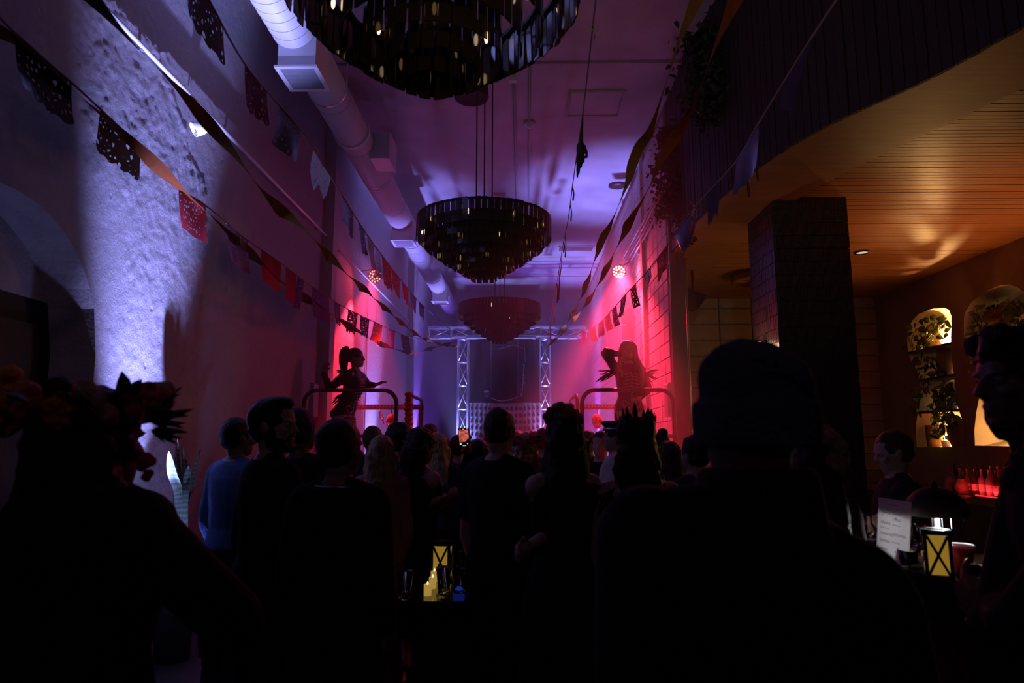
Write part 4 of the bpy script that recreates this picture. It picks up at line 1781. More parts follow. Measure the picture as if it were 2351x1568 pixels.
for k, (dx, dz) in enumerate(((10, 12), (-14, -6), (2, -30))):
    bm = B()
    e = p + _r * (dx * s) + Vector((0, 0, dz * s))
    ribbon(bm, catmull([p, (p + e) / 2 + _r * (4 * s), e], 4), 0.016, 0.3)
    part('tail', bm, TWINE, root)
spec = [(430, 1318, 32), (470, 1312, 40), (540, 1300, 52), (555, 1308, 26), (590, 1288, 44), (620, 1284, 70), (650, 1279, 46), (700, 1272, 40), (740, 1266, 42), (750, 1261, 36)]
for i, (py, px, L_) in enumerate(spec):
    p, z = at_y(CEN, py)
    s = z / FPX
    bm = B()
    q = p + _r * (RND.uniform(-3, 5) * s)
    ribbon(bm, catmull([p, p.lerp(q, 0.5) + Vector((0.01, 0.02, -L_ * 0.4 * s)), q + Vector((0, 0, -L_ * s))], 5), 4.0 * s, RND.uniform(0, 1.0), 1.5)
    tag(obj('ribbon', bm, RIB if i > 1 else TWINE), 'narrow %s ribbon hanging from the middle string, %s down the hall' % ('red' if i > 1 else 'dull', ORD[i]), 'ribbon', 'ribbons on the middle string')


# ------------------------------------------------------------------ leaves
def leaf(bm, p, d, size, nrm=None, bend=0.25, wf=0.36):
    d = Vector(d).normalized()
    n = nrm or Vector((RND.uniform(-1, 1), RND.uniform(-1, 1), RND.uniform(-0.2, 1))).normalized()
    sd = d.cross(n)
    if sd.length < 1e-3:
        sd = d.orthogonal()
    sd.normalize()
    n = sd.cross(d).normalized()
    p = Vector(p)
    w_ = size * wf
    a = bm.verts.new(p)
    tip = bm.verts.new(p + d * size - n * (size * bend))
    m1 = bm.verts.new(p + d * size * 0.30 + n * 0.04 * size)
    m2 = bm.verts.new(p + d * size * 0.62)
    l1 = bm.verts.new(p + d * size * 0.20 + sd * w_ - n * 0.10 * size)
    r1 = bm.verts.new(p + d * size * 0.20 - sd * w_ - n * 0.10 * size)
    l2 = bm.verts.new(p + d * size * 0.60 + sd * w_ * 0.75 - n * 0.16 * size)
    r2 = bm.verts.new(p + d * size * 0.60 - sd * w_ * 0.75 - n * 0.16 * size)
    for f in ((a, l1, m1), (a, m1, r1), (l1, l2, m2, m1), (m1, m2, r2, r1), (l2, tip, m2), (m2, tip, r2)):
        bm.faces.new(f)


def ivy(label, tops, length, n, spread, size, m=None):
    root = thing('hanging_plant', label, 'plant', tops[0], 'dark plants trailing from the mezzanine')
    bl = B()
    for t in tops:
        bs = B()
        pts = [Vector(t)]
        for k in range(8):
            pts.append(pts[-1] + Vector((RND.uniform(-spread, spread) * 0.4, RND.uniform(-spread, spread) * 0.4, -length / 8)))
        tube(bs, pts, 0.005, 5)
        part('stem', bs, LEAFD, root)
        for i in range(n // len(tops)):
            k = RND.uniform(0, 7.99)
            p = pts[int(k)].lerp(pts[int(k) + 1], k % 1)
            p = p + Vector((RND.gauss(0, spread), RND.gauss(0, spread), RND.gauss(0, spread * 0.6)))
            leaf(bl, p, (RND.uniform(-1, 1), RND.uniform(-1, 1), RND.uniform(-1, 0.2)), size * RND.uniform(0.6, 1.2))
    o = part('leaves', bl, m or LEAFD, root)
    o['kind'] = 'stuff'
    return root


t1 = [atX(1602, 82, XR - 0.02), atX(1622, 80, XR + 0.04), atX(1648, 60, XR + 0.08)]
for t in t1:
    t.z = min(t.z, 5.97)
ivy('dark ivy mass spilling over the mezzanine edge, the upper one', t1, 0.9, 1000, 0.12, 0.085)
t2 = [atX(1520, 300, XR - 0.05), atX(1535, 290, XR - 0.05), atX(1548, 330, XR - 0.02)]
ivy('dark ivy column trailing down the corner of the block wall', t2, 1.25, 1000, 0.07, 0.075)
# ================================================================== bar
ZB = 1.07
b0, b1 = atZ(2300, 1353, ZB), atZ(2090, 1311, ZB)
dr = (b1 - b0).normalized()
dr.z = 0
fr = catmull([b0 - dr * 2.9 + Vector((0.55, 0, 0)), b0 - dr * 1.5 + Vector((0.12, 0, 0)), b0, b1, b1 + dr * 1.0, b1 + dr * 2.2 + Vector((0.06, 0, 0))], 6)


def offset(path, d):
    out = []
    for i, p in enumerate(path):
        t = (path[min(i + 1, len(path) - 1)] - path[max(0, i - 1)]).normalized()
        n = Vector((t.y, -t.x, 0))
        out.append(p + n * d)
    return out


def slab(bm, path, d0, d1, z0, z1):
    a, b = offset(path, d0), offset(path, d1)
    rings = [[(p.x, p.y, z0), (q.x, q.y, z0), (q.x, q.y, z1), (p.x, p.y, z1)] for p, q in zip(a, b)]
    skinrings(bm, rings)


BARTOP = mat('black_stone', (0.014, 0.013, 0.014), 0.12, spec=0.6, scale=9)
root = thing('bar_counter', 'long dark bar counter with a polished black top and plank front', 'bar counter', (b1.x, b1.y, 0))
bm = B()
slab(bm, fr, 0.0, 0.66, ZB - 0.04, ZB)
part('counter_top', bm, BARTOP, root)
bm = B()
slab(bm, fr, 0.02, 0.10, ZB - 0.17, ZB - 0.04)
part('apron', bm, mat('bar_apron', (0.02, 0.016, 0.015), 0.6), root)
fp = offset(fr, 0.30)
acc, k = 0.0, 0
for a, b in zip(fp, fp[1:]):
    n_ = max(1, round((b - a).length / 0.13))
    for i in range(n_):
        p = a.lerp(b, (i + 0.5) / n_)
        d = b - a
        bm = B()
        box(bm, (p.x, p.y, (ZB - 0.17) / 2), (0.022, (b - a).length / n_ - 0.005, ZB - 0.17), Matrix.Rotation(math.atan2(-d.x, d.y), 4, 'Z'))
        part('plank', bm, PLANK, root)
bm = B()
slab(bm, fr, 0.34, 0.60, 0.02, ZB - 0.05)
part('carcass', bm, BLACKM, root)
# pink cut paper cloth hanging under the counter edge, and a white cord
q0, q1 = atZ(2080, 1392, ZB - 0.18), atZ(2168, 1412, ZB - 0.18)
bm = B()
n_ = Vector((dr.y, -dr.x, 0))
for i in range(8):
    pass
g = [[bm.verts.new(q0.lerp(q1, i / 14) + n_ * 0.12 + Vector((0, 0, -0.055 - 0.40 * j / 12 - 0.02 * abs(math.sin(i * PI / 3.5)) * (j / 12))) + n_ * 0.008 * math.sin(i * 1.1 + j * 0.4)) for i in range(15)] for j in range(13)]
for j in range(12):
    for i in range(14):
        bm.faces.new((g[j][i], g[j][i + 1], g[j + 1][i + 1], g[j + 1][i]))
tag(obj('paper_banner', bm, paper_mat('pink_cut_paper', (0.55, 0.20, 0.22), True, 40, 0.3), None, True), 'pink cut-paper banner hung below the bar counter edge', 'banner')
bm = B()
c0 = [atZ(x, y, ZB - 0.19) - n_ * 0.02 for x, y in ((2076, 1382), (2088, 1398), (2104, 1405), (2122, 1405), (2140, 1408), (2152, 1404))]
tube(bm, catmull(c0, 5), 0.004, 6)
tag(obj('cord', bm, mat('white_cord', (0.7, 0.7, 0.7), 0.5, var=0), None, True), 'white cord looped under the bar counter edge', 'cord')


def onbar(px, py):
    return atZ(px, py, ZB + 0.001)


def glass_lathe(name, label, cat, p, prof, m, n=28, group=None):
    bm = B()
    lathe(bm, prof, p, n)
    return tag(obj(name, bm, m, None, True), label, cat, group)


def tumbler(p, r0, r1, h, label, group=None, t=0.004, cat='glass', name='drinking_glass', m=None, flute=0):
    prof = [(r0 * 0.2, 0), (r0, 0), (r1, h), (r1 - t, h), (r0 - t * 0.9, 0.014), (r0 * 0.2, 0.012)]
    bm = B()
    lathe(bm, prof, p, 36)
    if flute:
        for v in bm.verts:
            d = v.co - p
            a = math.atan2(d.y, d.x)
            if d.xy.length > r0 * 0.9:
                s = 1 + 0.03 * math.cos(a * 18)
                v.co.x, v.co.y = p.x + d.x * s, p.y + d.y * s
    return tag(obj(name, bm, m or GLASS, None, True), label, cat, group)


# menu in an acrylic stand
A_, B_ = onbar(2013, 1282), onbar(2087, 1307)
root = thing('menu_stand', 'white printed drinks menu in a clear upright stand on the bar', 'menu', (A_ + B_) / 2)
dx = (B_ - A_)
nn = Vector((dx.y, -dx.x, 0)).normalized()
if nn.dot(CAM - A_) < 0:
    nn = -nn
lean = -nn * 0.03
HS = 0.262
bm = B()
vs = [A_ + Vector((0, 0, 0.012)), B_ + Vector((0, 0, 0.012)), B_ + Vector((0, 0, HS)) + lean, A_ + Vector((0, 0, HS)) + lean]
skinrings(bm, [[v + nn * 0.002 for v in vs], [v - nn * 0.002 for v in vs]])
sheet = part('menu_sheet', bm, paper_mat('menu_paper', (0.78, 0.76, 0.76), False, 20, 0.5), root)
bm = B()
up = (vs[3] - vs[0])


def mk(u0, u1, v0, v1):
    P_ = lambda u, v: vs[0] + dx * u + up * v + nn * 0.0035
    quad(bm, P_(u0, v0), P_(u1, v0), P_(u1, v1), P_(u0, v1))


for k in range(9):
    mk(0.36 + k * 0.03, 0.38 + k * 0.03, 0.90, 0.912)
for col_, rows in ((0.12, ((0.76, 3), (0.60, 4), (0.50, 3), (0.42, 5), (0.30, 4), (0.16, 3))), (0.50, ((0.76, 3), (0.68, 4), (0.58, 2), (0.44, 6), (0.30, 3)))):
    for v0, n2 in rows:
        for rr in range(2 if n2 > 3 else 1):
            u = col_
            for i in range(n2 + 2):
                wd = RND.uniform(0.02, 0.06)
                mk(u, u + wd, v0 - rr * 0.022, v0 + 0.010 - rr * 0.022)
                u += wd + 0.012
for v0, u0 in ((0.70, 0.14), (0.69, 0.58), (0.15, 0.60)):
    mk(u0, u0 + 0.03, v0, v0 + 0.02)
o = part('menu_print', bm, mat('menu_ink', (0.05, 0.045, 0.05), 0.6, var=0), sheet)
o['kind'] = 'stuff'
bm = B()
for_ = (A_ + B_) / 2
box(bm, for_ + Vector((0, 0, 0.006)), (dx.length + 0.01, 0.075, 0.012), Matrix.Rotation(math.atan2(dx.y, dx.x), 4, 'Z'))
part('stand_base', bm, mat('acrylic', (0.75, 0.68, 0.68), 0.1, var=0, trans=0.5), root)


def lantern(label, p, wd, h, rot):
    root = thing('lantern', label, 'lantern', p, 'black lanterns with lattice windows', rot)
    hw = wd / 2
    fw = wd * 0.13
    LK = mat('lantern_black', (0.018, 0.016, 0.016), 0.45, spec=0.5)
    for sx in (-1, 1):
        for sy in (-1, 1):
            bm = B()
            box(bm, (sx * (hw - fw / 2), sy * (hw - fw / 2), h / 2), (fw, fw, h))
            obj('post', bm, LK, root)
    for z, t in ((h * 0.04, h * 0.08), (h * 0.95, h * 0.10)):
        bm = B()
        if z < h / 2:
            box(bm, (0, 0, z), (wd * 1.02, wd * 1.02, t))
            obj('base', bm, LK, root)
        else:
            for sx, sy, lx, ly in ((0, 1, wd * 1.1, wd * 0.26), (0, -1, wd * 1.1, wd * 0.26), (1, 0, wd * 0.26, wd * 1.1), (-1, 0, wd * 0.26, wd * 1.1)):
                box(bm, (sx * wd * 0.42, sy * wd * 0.42, z), (lx, ly, t))
            obj('top_frame', bm, LK, root)
    ih = h * 0.80
    for s in range(4):
        for dg in (-1, 1):
            bm = B()
            ang = math.atan2(ih, wd - 2 * fw) * dg
            L_ = math.hypot(ih, wd - 2 * fw)
            box(bm, (0, 0, 0), (L_, 0.006, fw * 0.75), Matrix.Rotation(ang, 4, 'Y'))
            bmesh.ops.transform(bm, matrix=Matrix.Rotation(s * PI / 2, 4, 'Z') @ Matrix.Translation((0, -hw + 0.006, h * 0.48)), verts=bm.verts)
            obj('lattice_bar', bm, LK, root)
    bm = B()
    box(bm, (0, 0, h * 0.48), (wd * 0.80, wd * 0.80, ih * 0.98))
    obj('amber_pane', bm, mat('amber_pane', (0.5, 0.32, 0.06), 0.5, var=0.15, scale=18, emit=(0.95, 0.55, 0.06), es=0.25), root)
    return root


lantern('black lantern with amber lattice windows on the bar counter by the red cup', onbar(2156, 1326), 0.092, 0.178, -0.42)
tumbler(onbar(2148, 1325), 0.031, 0.041, 0.092, 'rocks glass with a red glint in front of the bar lantern', t=0.005)
tumbler(onbar(2105, 1304), 0.062, 0.066, 0.07, 'wide low glass bowl between menu and lantern on the bar', t=0.004)
gr = 'clear glassware on the bar'
jar = [(0.02, 0), (0.040, 0), (0.042, 0.06), (0.046, 0.085), (0.044, 0.10), (0.040, 0.10), (0.041, 0.085), (0.037, 0.06), (0.035, 0.012), (0.02, 0.010)]
for i, (px, py, lab) in enumerate(((1918, 1244, 'clear beer glass in the row by the tiled column, nearest the beanie man'), (1944, 1250, 'clear beer glass in the row by the tiled column, in the middle'),
                                   (1970, 1254, 'clear beer glass in the row by the tiled column, next to the bottle'))):
    glass_lathe('drinking_glass', lab, 'glass', onbar(px, py), jar, GLASS, 30, gr)
pb = onbar(1998, 1262)
root = thing('glass_bottle', 'squat clear glass bottle with a short neck beside the menu', 'bottle', pb)
bm = B()
lathe(bm, [(0.02, 0), (0.046, 0), (0.048, 0.07), (0.040, 0.095), (0.018, 0.122), (0.017, 0.150), (0.023, 0.155), (0.023, 0.165), (0.014, 0.165), (0.014, 0.122), (0.036, 0.092), (0.043, 0.07), (0.042, 0.008), (0.02, 0.006)], pb, 32)
part('bottle_body', bm, GLASS, root, True)
bm = B()
lathe(bm, [(0.001, 0.01), (0.0415, 0.01), (0.0425, 0.045), (0.001, 0.045)], pb, 28)
part('water', bm, mat('water', (0.9, 0.95, 0.97), 0.0, var=0, trans=1.0, ior=1.33), root, True)
tumbler(onbar(2092, 1252), 0.036, 0.040, 0.095, 'fluted clear tumbler behind the menu stand', gr, flute=1)
tumbler(onbar(2116, 1248), 0.036, 0.040, 0.095, 'fluted clear tumbler half hidden by the bar lantern', gr, flute=1)
pc = onbar(2212, 1318)
root = thing('paper_cup', 'red party cup with a white rim on the bar beside the lantern', 'cup', pc)
bm = B()
lathe(bm, [(0.005, 0), (0.032, 0), (0.044, 0.105), (0.041, 0.105), (0.029, 0.006), (0.005, 0.005)], pc, 30)
part('cup_body', bm, mat('red_plastic', (0.55, 0.02, 0.05), 0.3, var=0.05), root, True)
bm = B()
lathe(bm, [(0.0445, 0.104), (0.0475, 0.107), (0.0445, 0.112), (0.0405, 0.109)], pc, 30, cap=False)
part('rim', bm, mat('white_plastic', (0.8, 0.78, 0.8), 0.3, var=0), root, True)
tumbler(onbar(2284, 1322), 0.030, 0.036, 0.05, 'short clear plastic cup on the bar near the wall side', t=0.002)
bm = B()
pn = onbar(2196, 1312)
box(bm, pn + Vector((0, 0.06, 0.05)), (0.05, 0.003, 0.10), (0.2, 0.1, 0.4))
tag(obj('napkin', bm, mat('napkin', (0.8, 0.8, 0.82), 0.8)), 'white folded napkin between the lantern and the red cup', 'napkin')
bm = B()
pt = onbar(2300, 1312)
box(bm, pt + Vector((0.02, 0.02, 0.006)), (0.20, 0.10, 0.012), (0, 0, -0.2))
tag(obj('wooden_board', bm, PLANK), 'small wooden board on the bar under the plastic cup', 'board')

# mushroom lamp
rim = atZ(2150, 1181, 1.275)
root = thing('table_lamp', 'dark domed table lamp with pull chains glowing down on the bar', 'lamp', (rim.x, rim.y, ZB))
R_ = 0.122
bm = B()
prof = [(R_ * math.cos(a), rim.z + 0.115 * math.sin(a)) for a in [PI / 2 * k / 12 for k in range(12)]]
inn_ = [(r - 0.006 if r > 0.012 else 0.004, z - 0.005) for r, z in reversed(prof)]
lathe(bm, prof + [(0.008, rim.z + 0.115), (0.006, rim.z + 0.11)] + inn_, (rim.x, rim.y, 0), 40, cap=False)
part('lamp_shade', bm, mat('lamp_shade_dark', (0.03, 0.021, 0.02), 0.65, spec=0.2), root, True)
bm = B()
lathe(bm, [(0.010, rim.z + 0.11), (0.013, rim.z + 0.12), (0.008, rim.z + 0.135), (0.003, rim.z + 0.14)], (rim.x, rim.y, 0), 14)
part('finial', bm, BLACKM, root, True)
bm = B()
lathe(bm, [(0.07, ZB), (0.07, ZB + 0.01), (0.012, ZB + 0.02), (0.010, rim.z + 0.09)], (rim.x, rim.y, 0), 20)
part('lamp_stem', bm, BLACKM, root, True)
for dxp in (-20, 2, 22):
    bm = B()
    q = rim + _r * (dxp * 2.9 / FPX)
    cyl(bm, q + Vector((0, -0.03, 0.03)), q + Vector((0, -0.03, -0.055)), 0.0016, n=5)
    part('pull_chain', bm, STEEL, root)
bm = B()
ell(bm, rim + Vector((0, 0.04, 0.012)), 0.018, seg=12, rings=8)
part('bulb', bm, mat('cool_bulb', (1, 1, 1), 0.4, var=0, emit=(0.95, 0.97, 1.0), es=9), root, True)
point('table_lamp_light', rim + Vector((0, -0.02, -0.004)), (0.92, 0.95, 1.0), 7.0, 0.02)

# ------------------------------------------------------------------ back bar
root = thing('back_bar', 'back bar counter with a patterned tile edge below the glowing niches', 'counter', (5.7, 8.0, 0))
bm = B()
box(bm, (5.68, 7.2, 0.90), (0.62, 8.0, 0.06))
part('counter_top', bm, BARTOP, root)
tl = None
TM = mat('patterned_tile', (0.34, 0.27, 0.18), 0.35, var=0.5, scale=55)
for k in range(64):
    y = 3.3 + 0.125 * k
    if y > 11.1:
        break
    if tl is None:
        bm = B()
        box(bm, (0, 0, 0), (0.014, 0.118, 0.10))
        tl = obj('edge_tile', bm, TM, root)
        q = tl
    else:
        q = tl.copy()
        COL.objects.link(q)
    q.location = Vector((5.365, y, 0.875)) - Vector(root.location)
for k in range(10):
    bm = B()
    box(bm, (5.42, 3.6 + 0.8 * k, 0.41), (0.06, 0.78, 0.80))
    d_ = part('cabinet_door', bm, mat('cabinet_grey', (0.10, 0.10, 0.105), 0.5), root)
    bm = B()
    cyl(bm, (5.375, 3.6 + 0.8 * k + 0.3, 0.6), (5.375, 3.6 + 0.8 * k + 0.3, 0.72), 0.006, n=6)
    obj('handle', bm, STEEL, d_, off=wloc(d_))
bm = B()
box(bm, (5.40, 8.15, 0.937), (0.012, 0.62, 0.012))
tag(obj('led_strip', bm, mat('red_strip', (1, 0.1, 0.1), 0.4, var=0, emit=(1, 0.02, 0.04), es=1.4)), 'glowing red light strip along the back bar under the bottles', 'light strip')
area('red_strip_light', (5.44, 8.15, 0.96), (5.8, 8.3, 1.4), (1, 0.03, 0.04), 3, 0.9, 0.03)
BT = [mat('bottle_clear', (0.55, 0.42, 0.36), 0.06, var=0, trans=0.55), mat('bottle_amber', (0.30, 0.12, 0.04), 0.06, var=0, trans=0.5),
      mat('bottle_dark', (0.05, 0.05, 0.04), 0.08, var=0, trans=0.2)]
LBL = mat('bottle_label', (0.55, 0.45, 0.38), 0.7, var=0.25, scale=60)
PROFS = [[(0.03, 0), (0.038, 0.005), (0.038, 0.19), (0.015, 0.235), (0.013, 0.30), (0.016, 0.302), (0.016, 0.315), (0.002, 0.316)],
         [(0.04, 0), (0.052, 0.006), (0.052, 0.14), (0.03, 0.175), (0.014, 0.19), (0.014, 0.24), (0.018, 0.242), (0.018, 0.262), (0.002, 0.264)],
         [(0.03, 0), (0.034, 0.005), (0.036, 0.21), (0.028, 0.25), (0.014, 0.29), (0.013, 0.34), (0.016, 0.342), (0.016, 0.355), (0.002, 0.356)]]
protos = {}
place = []
for i in range(30):
    row = i % 3
    px = 2188 + (i // 3) * 16.5 + row * 5
    X = 5.48 + 0.15 * row
    p = atX(px, 1100, X)
    place.append((X, p.y, row, i))
for (X, y, row, i) in place:
    k = (i * 7 + row) % 3
    mt_ = BT[(i * 5 + i // 4) % 3]
    key = (k, mt_.name)
    if key not in protos:
        rt = thing('liquor_bottle', '', 'bottle', (0, 0, 0), 'liquor bottles on the back bar')
        bm = B()
        lathe(bm, PROFS[k], (0, 0, 0), 16)
        obj('bottle_body', bm, mt_, rt, True)
        bm = B()
        r = PROFS[k][1][0] + 0.001
        lathe(bm, [(r, 0.05), (r, 0.13)], (0, 0, 0), 16, cap=False)
        obj('label', bm, LBL, rt, True)
        protos[key] = rt
        c_ = rt
    else:
        c_ = copy_tree(protos[key])
    c_.location = (X, y, 0.931)
    tint = {'bottle_clear': 'clear', 'bottle_amber': 'amber', 'bottle_dark': 'dark green'}[mt_.name]
    c_['label'] = '%s %s liquor bottle, %s from the bartender, %s row' % (
        tint, ('round-shouldered', 'squat', 'tall')[k], ORD[i // 3], ('front', 'middle', 'rear')[row])
for i, (px, hh, lab) in enumerate(((2184, 0.19, 'round clay jar on the back bar nearest the bartender'), (2206, 0.17, 'smaller round clay jar beside the liquor bottles'))):
    p = atX(px, 1100, 5.42)
    bm = B()
    lathe(bm, [(0.03, 0), (0.065, 0.01), (0.09, hh * 0.45), (0.07, hh * 0.85), (0.045, hh), (0.05, hh + 0.012), (0.035, hh + 0.01)], (p.x, p.y, 0.931), 24)
    tag(obj('clay_jar', bm, STONE, None, True), lab, 'jar')

# ------------------------------------------------------------------ niche shelves and contents
SHELFM = mat('shelf_dark', (0.06, 0.035, 0.022), 0.6)


def nx(px, py, X=6.12):
    return atX(px, py, X)


def yrange(loop, z):
    ys_ = []
    for (a, za), (b, zb) in zip(loop, loop[1:] + loop[:1]):
        if (za - z) * (zb - z) <= 0 and abs(za - zb) > 1e-9:
            ys_.append(a + (b - a) * (z - za) / (zb - za))
    return (min(ys_), max(ys_)) if ys_ else (loop[0][0] - 0.3, loop[0][0] + 0.3)


shz = []
for i, py in enumerate((794, 866, 944)):
    z = atX(2165, py, XBW + 0.05).z
    y0, y1 = yrange(N1, z)
    bm = B()
    box(bm, (XBW + 0.17, (y0 + y1) / 2, z), (0.34, y1 - y0 + 0.02, 0.035))
    tag(obj('niche_shelf', bm, SHELFM), '%s dark shelf of the hourglass niche nearest the end wall' % ('upper', 'middle', 'lower')[i], 'shelf', 'niche shelves')
    shz.append((z + 0.018, y0, y1))
zbot = min(b for a, b in N1)
shz.append((zbot + 0.004, *yrange(N1, zbot + 0.02)))
n2z = atX(2300, 762, XBW + 0.05).z
y0, y1 = yrange(N2, n2z)
bm = B()
box(bm, (XBW + 0.17, (y0 + y1) / 2, n2z), (0.34, y1 - y0 + 0.02, 0.035))
tag(obj('niche_shelf', bm, SHELFM), 'dark shelf across the larger niche behind the curly-haired guest', 'shelf', 'niche shelves')
y0b, y1b = y0, y1


def pot(name, label, cat, px, z, prof, m, X=6.17):
    p = atX(px, 900, X)
    bm = B()
    lathe(bm, prof, (X, p.y, z), 28)
    return tag(obj(name, bm, m, None, True), label, cat), Vector((X, p.y, z))


_, p1 = pot('flower_pot', 'pale clay pot with a trailing plant on the upper niche shelf', 'pot', 2152, shz[0][0],
            [(0.05, 0), (0.13, 0), (0.155, 0.20), (0.16, 0.27), (0.175, 0.27), (0.175, 0.33), (0.145, 0.33), (0.14, 0.26), (0.05, 0.25)], TERRA)
_, p2 = pot('vase', 'tall brown stoneware vase on the middle niche shelf', 'vase', 2176, shz[1][0],
            [(0.04, 0), (0.085, 0.0), (0.105, 0.10), (0.115, 0.24), (0.10, 0.38), (0.07, 0.43), (0.05, 0.43), (0.04, 0.3)], STONE)
_, p3 = pot('flower_pot', 'dark pot overflowing with leaves on the lower niche shelf', 'pot', 2170, shz[2][0],
            [(0.05, 0), (0.13, 0), (0.16, 0.22), (0.15, 0.22), (0.05, 0.18)], mat('dark_pot', (0.06, 0.045, 0.035), 0.7))
pot('vase', 'rough cylindrical bark-like pot at the bottom of the niche', 'vase', 2141, shz[3][0],
    [(0.05, 0), (0.13, 0), (0.145, 0.33), (0.125, 0.33), (0.05, 0.30)], mat('bark_pot', (0.26, 0.14, 0.07), 0.9, var=0.4, scale=22, bump=0.8, bscale=26))
pot('vase', 'large round-shouldered terracotta jar at the bottom of the niche', 'vase', 2198, shz[3][0],
    [(0.06, 0), (0.125, 0.0), (0.165, 0.12), (0.175, 0.24), (0.15, 0.36), (0.10, 0.41), (0.06, 0.40)], TERRA)
pot('vase', 'small pale cup glowing at the bottom of the niche', 'vase', 2161, shz[3][0],
    [(0.03, 0), (0.05, 0), (0.06, 0.10), (0.05, 0.10), (0.03, 0.02)], mat('pale_ceramic', (0.6, 0.5, 0.38), 0.5), 6.10)
# little painted skull
ps = atX(2158, 850, 6.06)
ps.z = shz[1][0] + 0.07
root = thing('skull_figure', 'small blue painted skull with a pink eye on the middle niche shelf', 'skull', ps)
bm = B()
ell(bm, ps, (0.06, 0.065, 0.065), seg=16, rings=10)
ell(bm, ps + Vector((-0.035, -0.01, -0.035)), (0.04, 0.045, 0.035))
remesh(part('head', bm, mat('blue_paint', (0.22, 0.22, 0.42), 0.5, var=0.4, scale=26), root), 0.01)
for dy in (-0.025, 0.03):
    bm = B()
    ell(bm, ps + Vector((-0.052, dy - 0.01, 0.005)), (0.014, 0.022, 0.022))
    part('eye_ring', bm, mat('pink_paint', (0.8, 0.14, 0.22), 0.5, var=0), root)
    bm = B()
    ell(bm, ps + Vector((-0.064, dy - 0.011, 0.005)), (0.007, 0.012, 0.012))
    part('pupil', bm, DARKH, root)


def trailing(label, base, spans, size, m=LEAF):
    """spans: list of (path of points, leaf count, spread)"""
    root = thing('trailing_plant', label, 'plant', base, 'trailing plants in the bar niches')
    bl = B()
    for pts, n, sp in spans:
        C = catmull(pts, 6)
        bs = B()
        tube(bs, C, 0.0045, 5)
        part('stem', bs, LEAF, root)
        for i in range(n):
            k = RND.uniform(0, len(C) - 1.01)
            p = C[int(k)].lerp(C[int(k) + 1], k % 1)
            p = p + Vector((RND.gauss(0, sp * 0.7), RND.gauss(0, sp), RND.gauss(0, sp)))
            leaf(bl, p, (RND.uniform(-1, 0.4), RND.uniform(-1, 1), RND.uniform(-1.0, 0.5)), size * RND.uniform(0.6, 1.25),
                 Vector((-1, RND.uniform(-0.8, 0.8), RND.uniform(-0.3, 0.8))).normalized())
    o = part('leaves', bl, m, root)
    o['kind'] = 'stuff'
    return root


t = p1 + Vector((0, 0, 0.34))
q = lambda px, py, X=5.96: atX(px, py, X)
trailing('green trailing plant spilling down the far side of the first niche', t, [
    ([t, q(2150, 742, 6.05), q(2130, 748), q(2110, 752), q(2096, 770), q(2090, 800)], 30, 0.06),
    ([t, q(2140, 765, 6.0), q(2125, 785), q(2118, 815), q(2112, 845), q(2108, 870)], 30, 0.06),
    ([t, q(2155, 748, 6.05), q(2172, 740, 6.03)], 10, 0.06),
    ([q(2118, 800), q(2124, 838), q(2122, 876), q(2118, 905), q(2102, 930), q(2095, 945)], 22, 0.05),
    ([q(2130, 830), q(2146, 838), q(2154, 850), q(2135, 868), q(2130, 890), q(2126, 912)], 14, 0.045)], 0.125)
t = p3 + Vector((0, 0, 0.22))
trailing('dense leafy plant hanging from the lower shelf of the first niche', t, [
    ([t, q(2172, 895, 6.02), q(2160, 905), q(2150, 930), q(2148, 950)], 30, 0.07),
    ([t, q(2182, 900, 6.02), q(2186, 930), q(2184, 960), q(2180, 985)], 42, 0.07),
    ([q(2165, 920), q(2162, 955), q(2160, 985), q(2158, 1000)], 26, 0.06),
    ([q(2160, 960), q(2150, 975), q(2155, 990)], 12, 0.05)], 0.115)
pp_ = atX(2300, 730, 6.15)
bm = B()
lathe(bm, [(0.05, 0), (0.15, 0), (0.19, 0.28), (0.17, 0.28), (0.05, 0.2)], (6.15, pp_.y, n2z + 0.018), 26)
tag(obj('flower_pot', bm, mat('woven_pot', (0.20, 0.11, 0.05), 0.8, var=0.3, scale=30, bump=0.5, bscale=40), None, True), 'woven brown pot on the shelf of the larger niche', 'pot')
t = Vector((6.15, pp_.y, n2z + 0.30))
trailing('spreading plant with heart-shaped leaves in the larger niche', t, [
    ([t, q(2290, 708, 6.05), q(2270, 712), q(2250, 722), q(2242, 745), q(2236, 775)], 34, 0.07),
    ([t, q(2310, 705, 6.05), q(2330, 712, 6.0), q(2345, 730, 6.0)], 40, 0.08),
    ([q(2255, 740), q(2245, 790), q(2240, 820), q(2236, 836)], 24, 0.05),
    ([t, q(2280, 735, 5.98), q(2262, 755), q(2256, 780)], 22, 0.07)], 0.12)
# niche lights: small strips under / on the shelves
STRIP = mat('warm_led', (1, 0.8, 0.5), 0.4, var=0, emit=(1.0, 0.66, 0.30), es=8)
for i, (z, y0, y1) in enumerate(shz):
    ym = (y0 + y1) / 2
    bm = B()
    box(bm, (XBW + 0.335, ym, z + 0.012), (0.015, (y1 - y0) * 0.6, 0.012))
    tag(obj('led_strip', bm, STRIP), 'warm light strip behind the %s in the first niche' % ('trailing pot', 'tall vase', 'leafy pot', 'bottom jars')[i], 'light strip')
    point('niche_glow', (XBW + 0.28, atX((2180, 2150, 2144, 2170)[i], 900, XBW + 0.28).y, z + 0.10), WARM, (90, 68, 56, 84)[i], 0.03)
bm = B()
box(bm, (XBW + 0.335, (y0b + y1b) / 2, n2z + 0.03), (0.015, 0.6, 0.012))
tag(obj('led_strip', bm, STRIP), 'warm light strip on the shelf of the larger niche', 'light strip')
point('niche_glow', (XBW + 0.25, (y0b + y1b) / 2 + 0.1, n2z + 0.08), WARM, 110, 0.03)
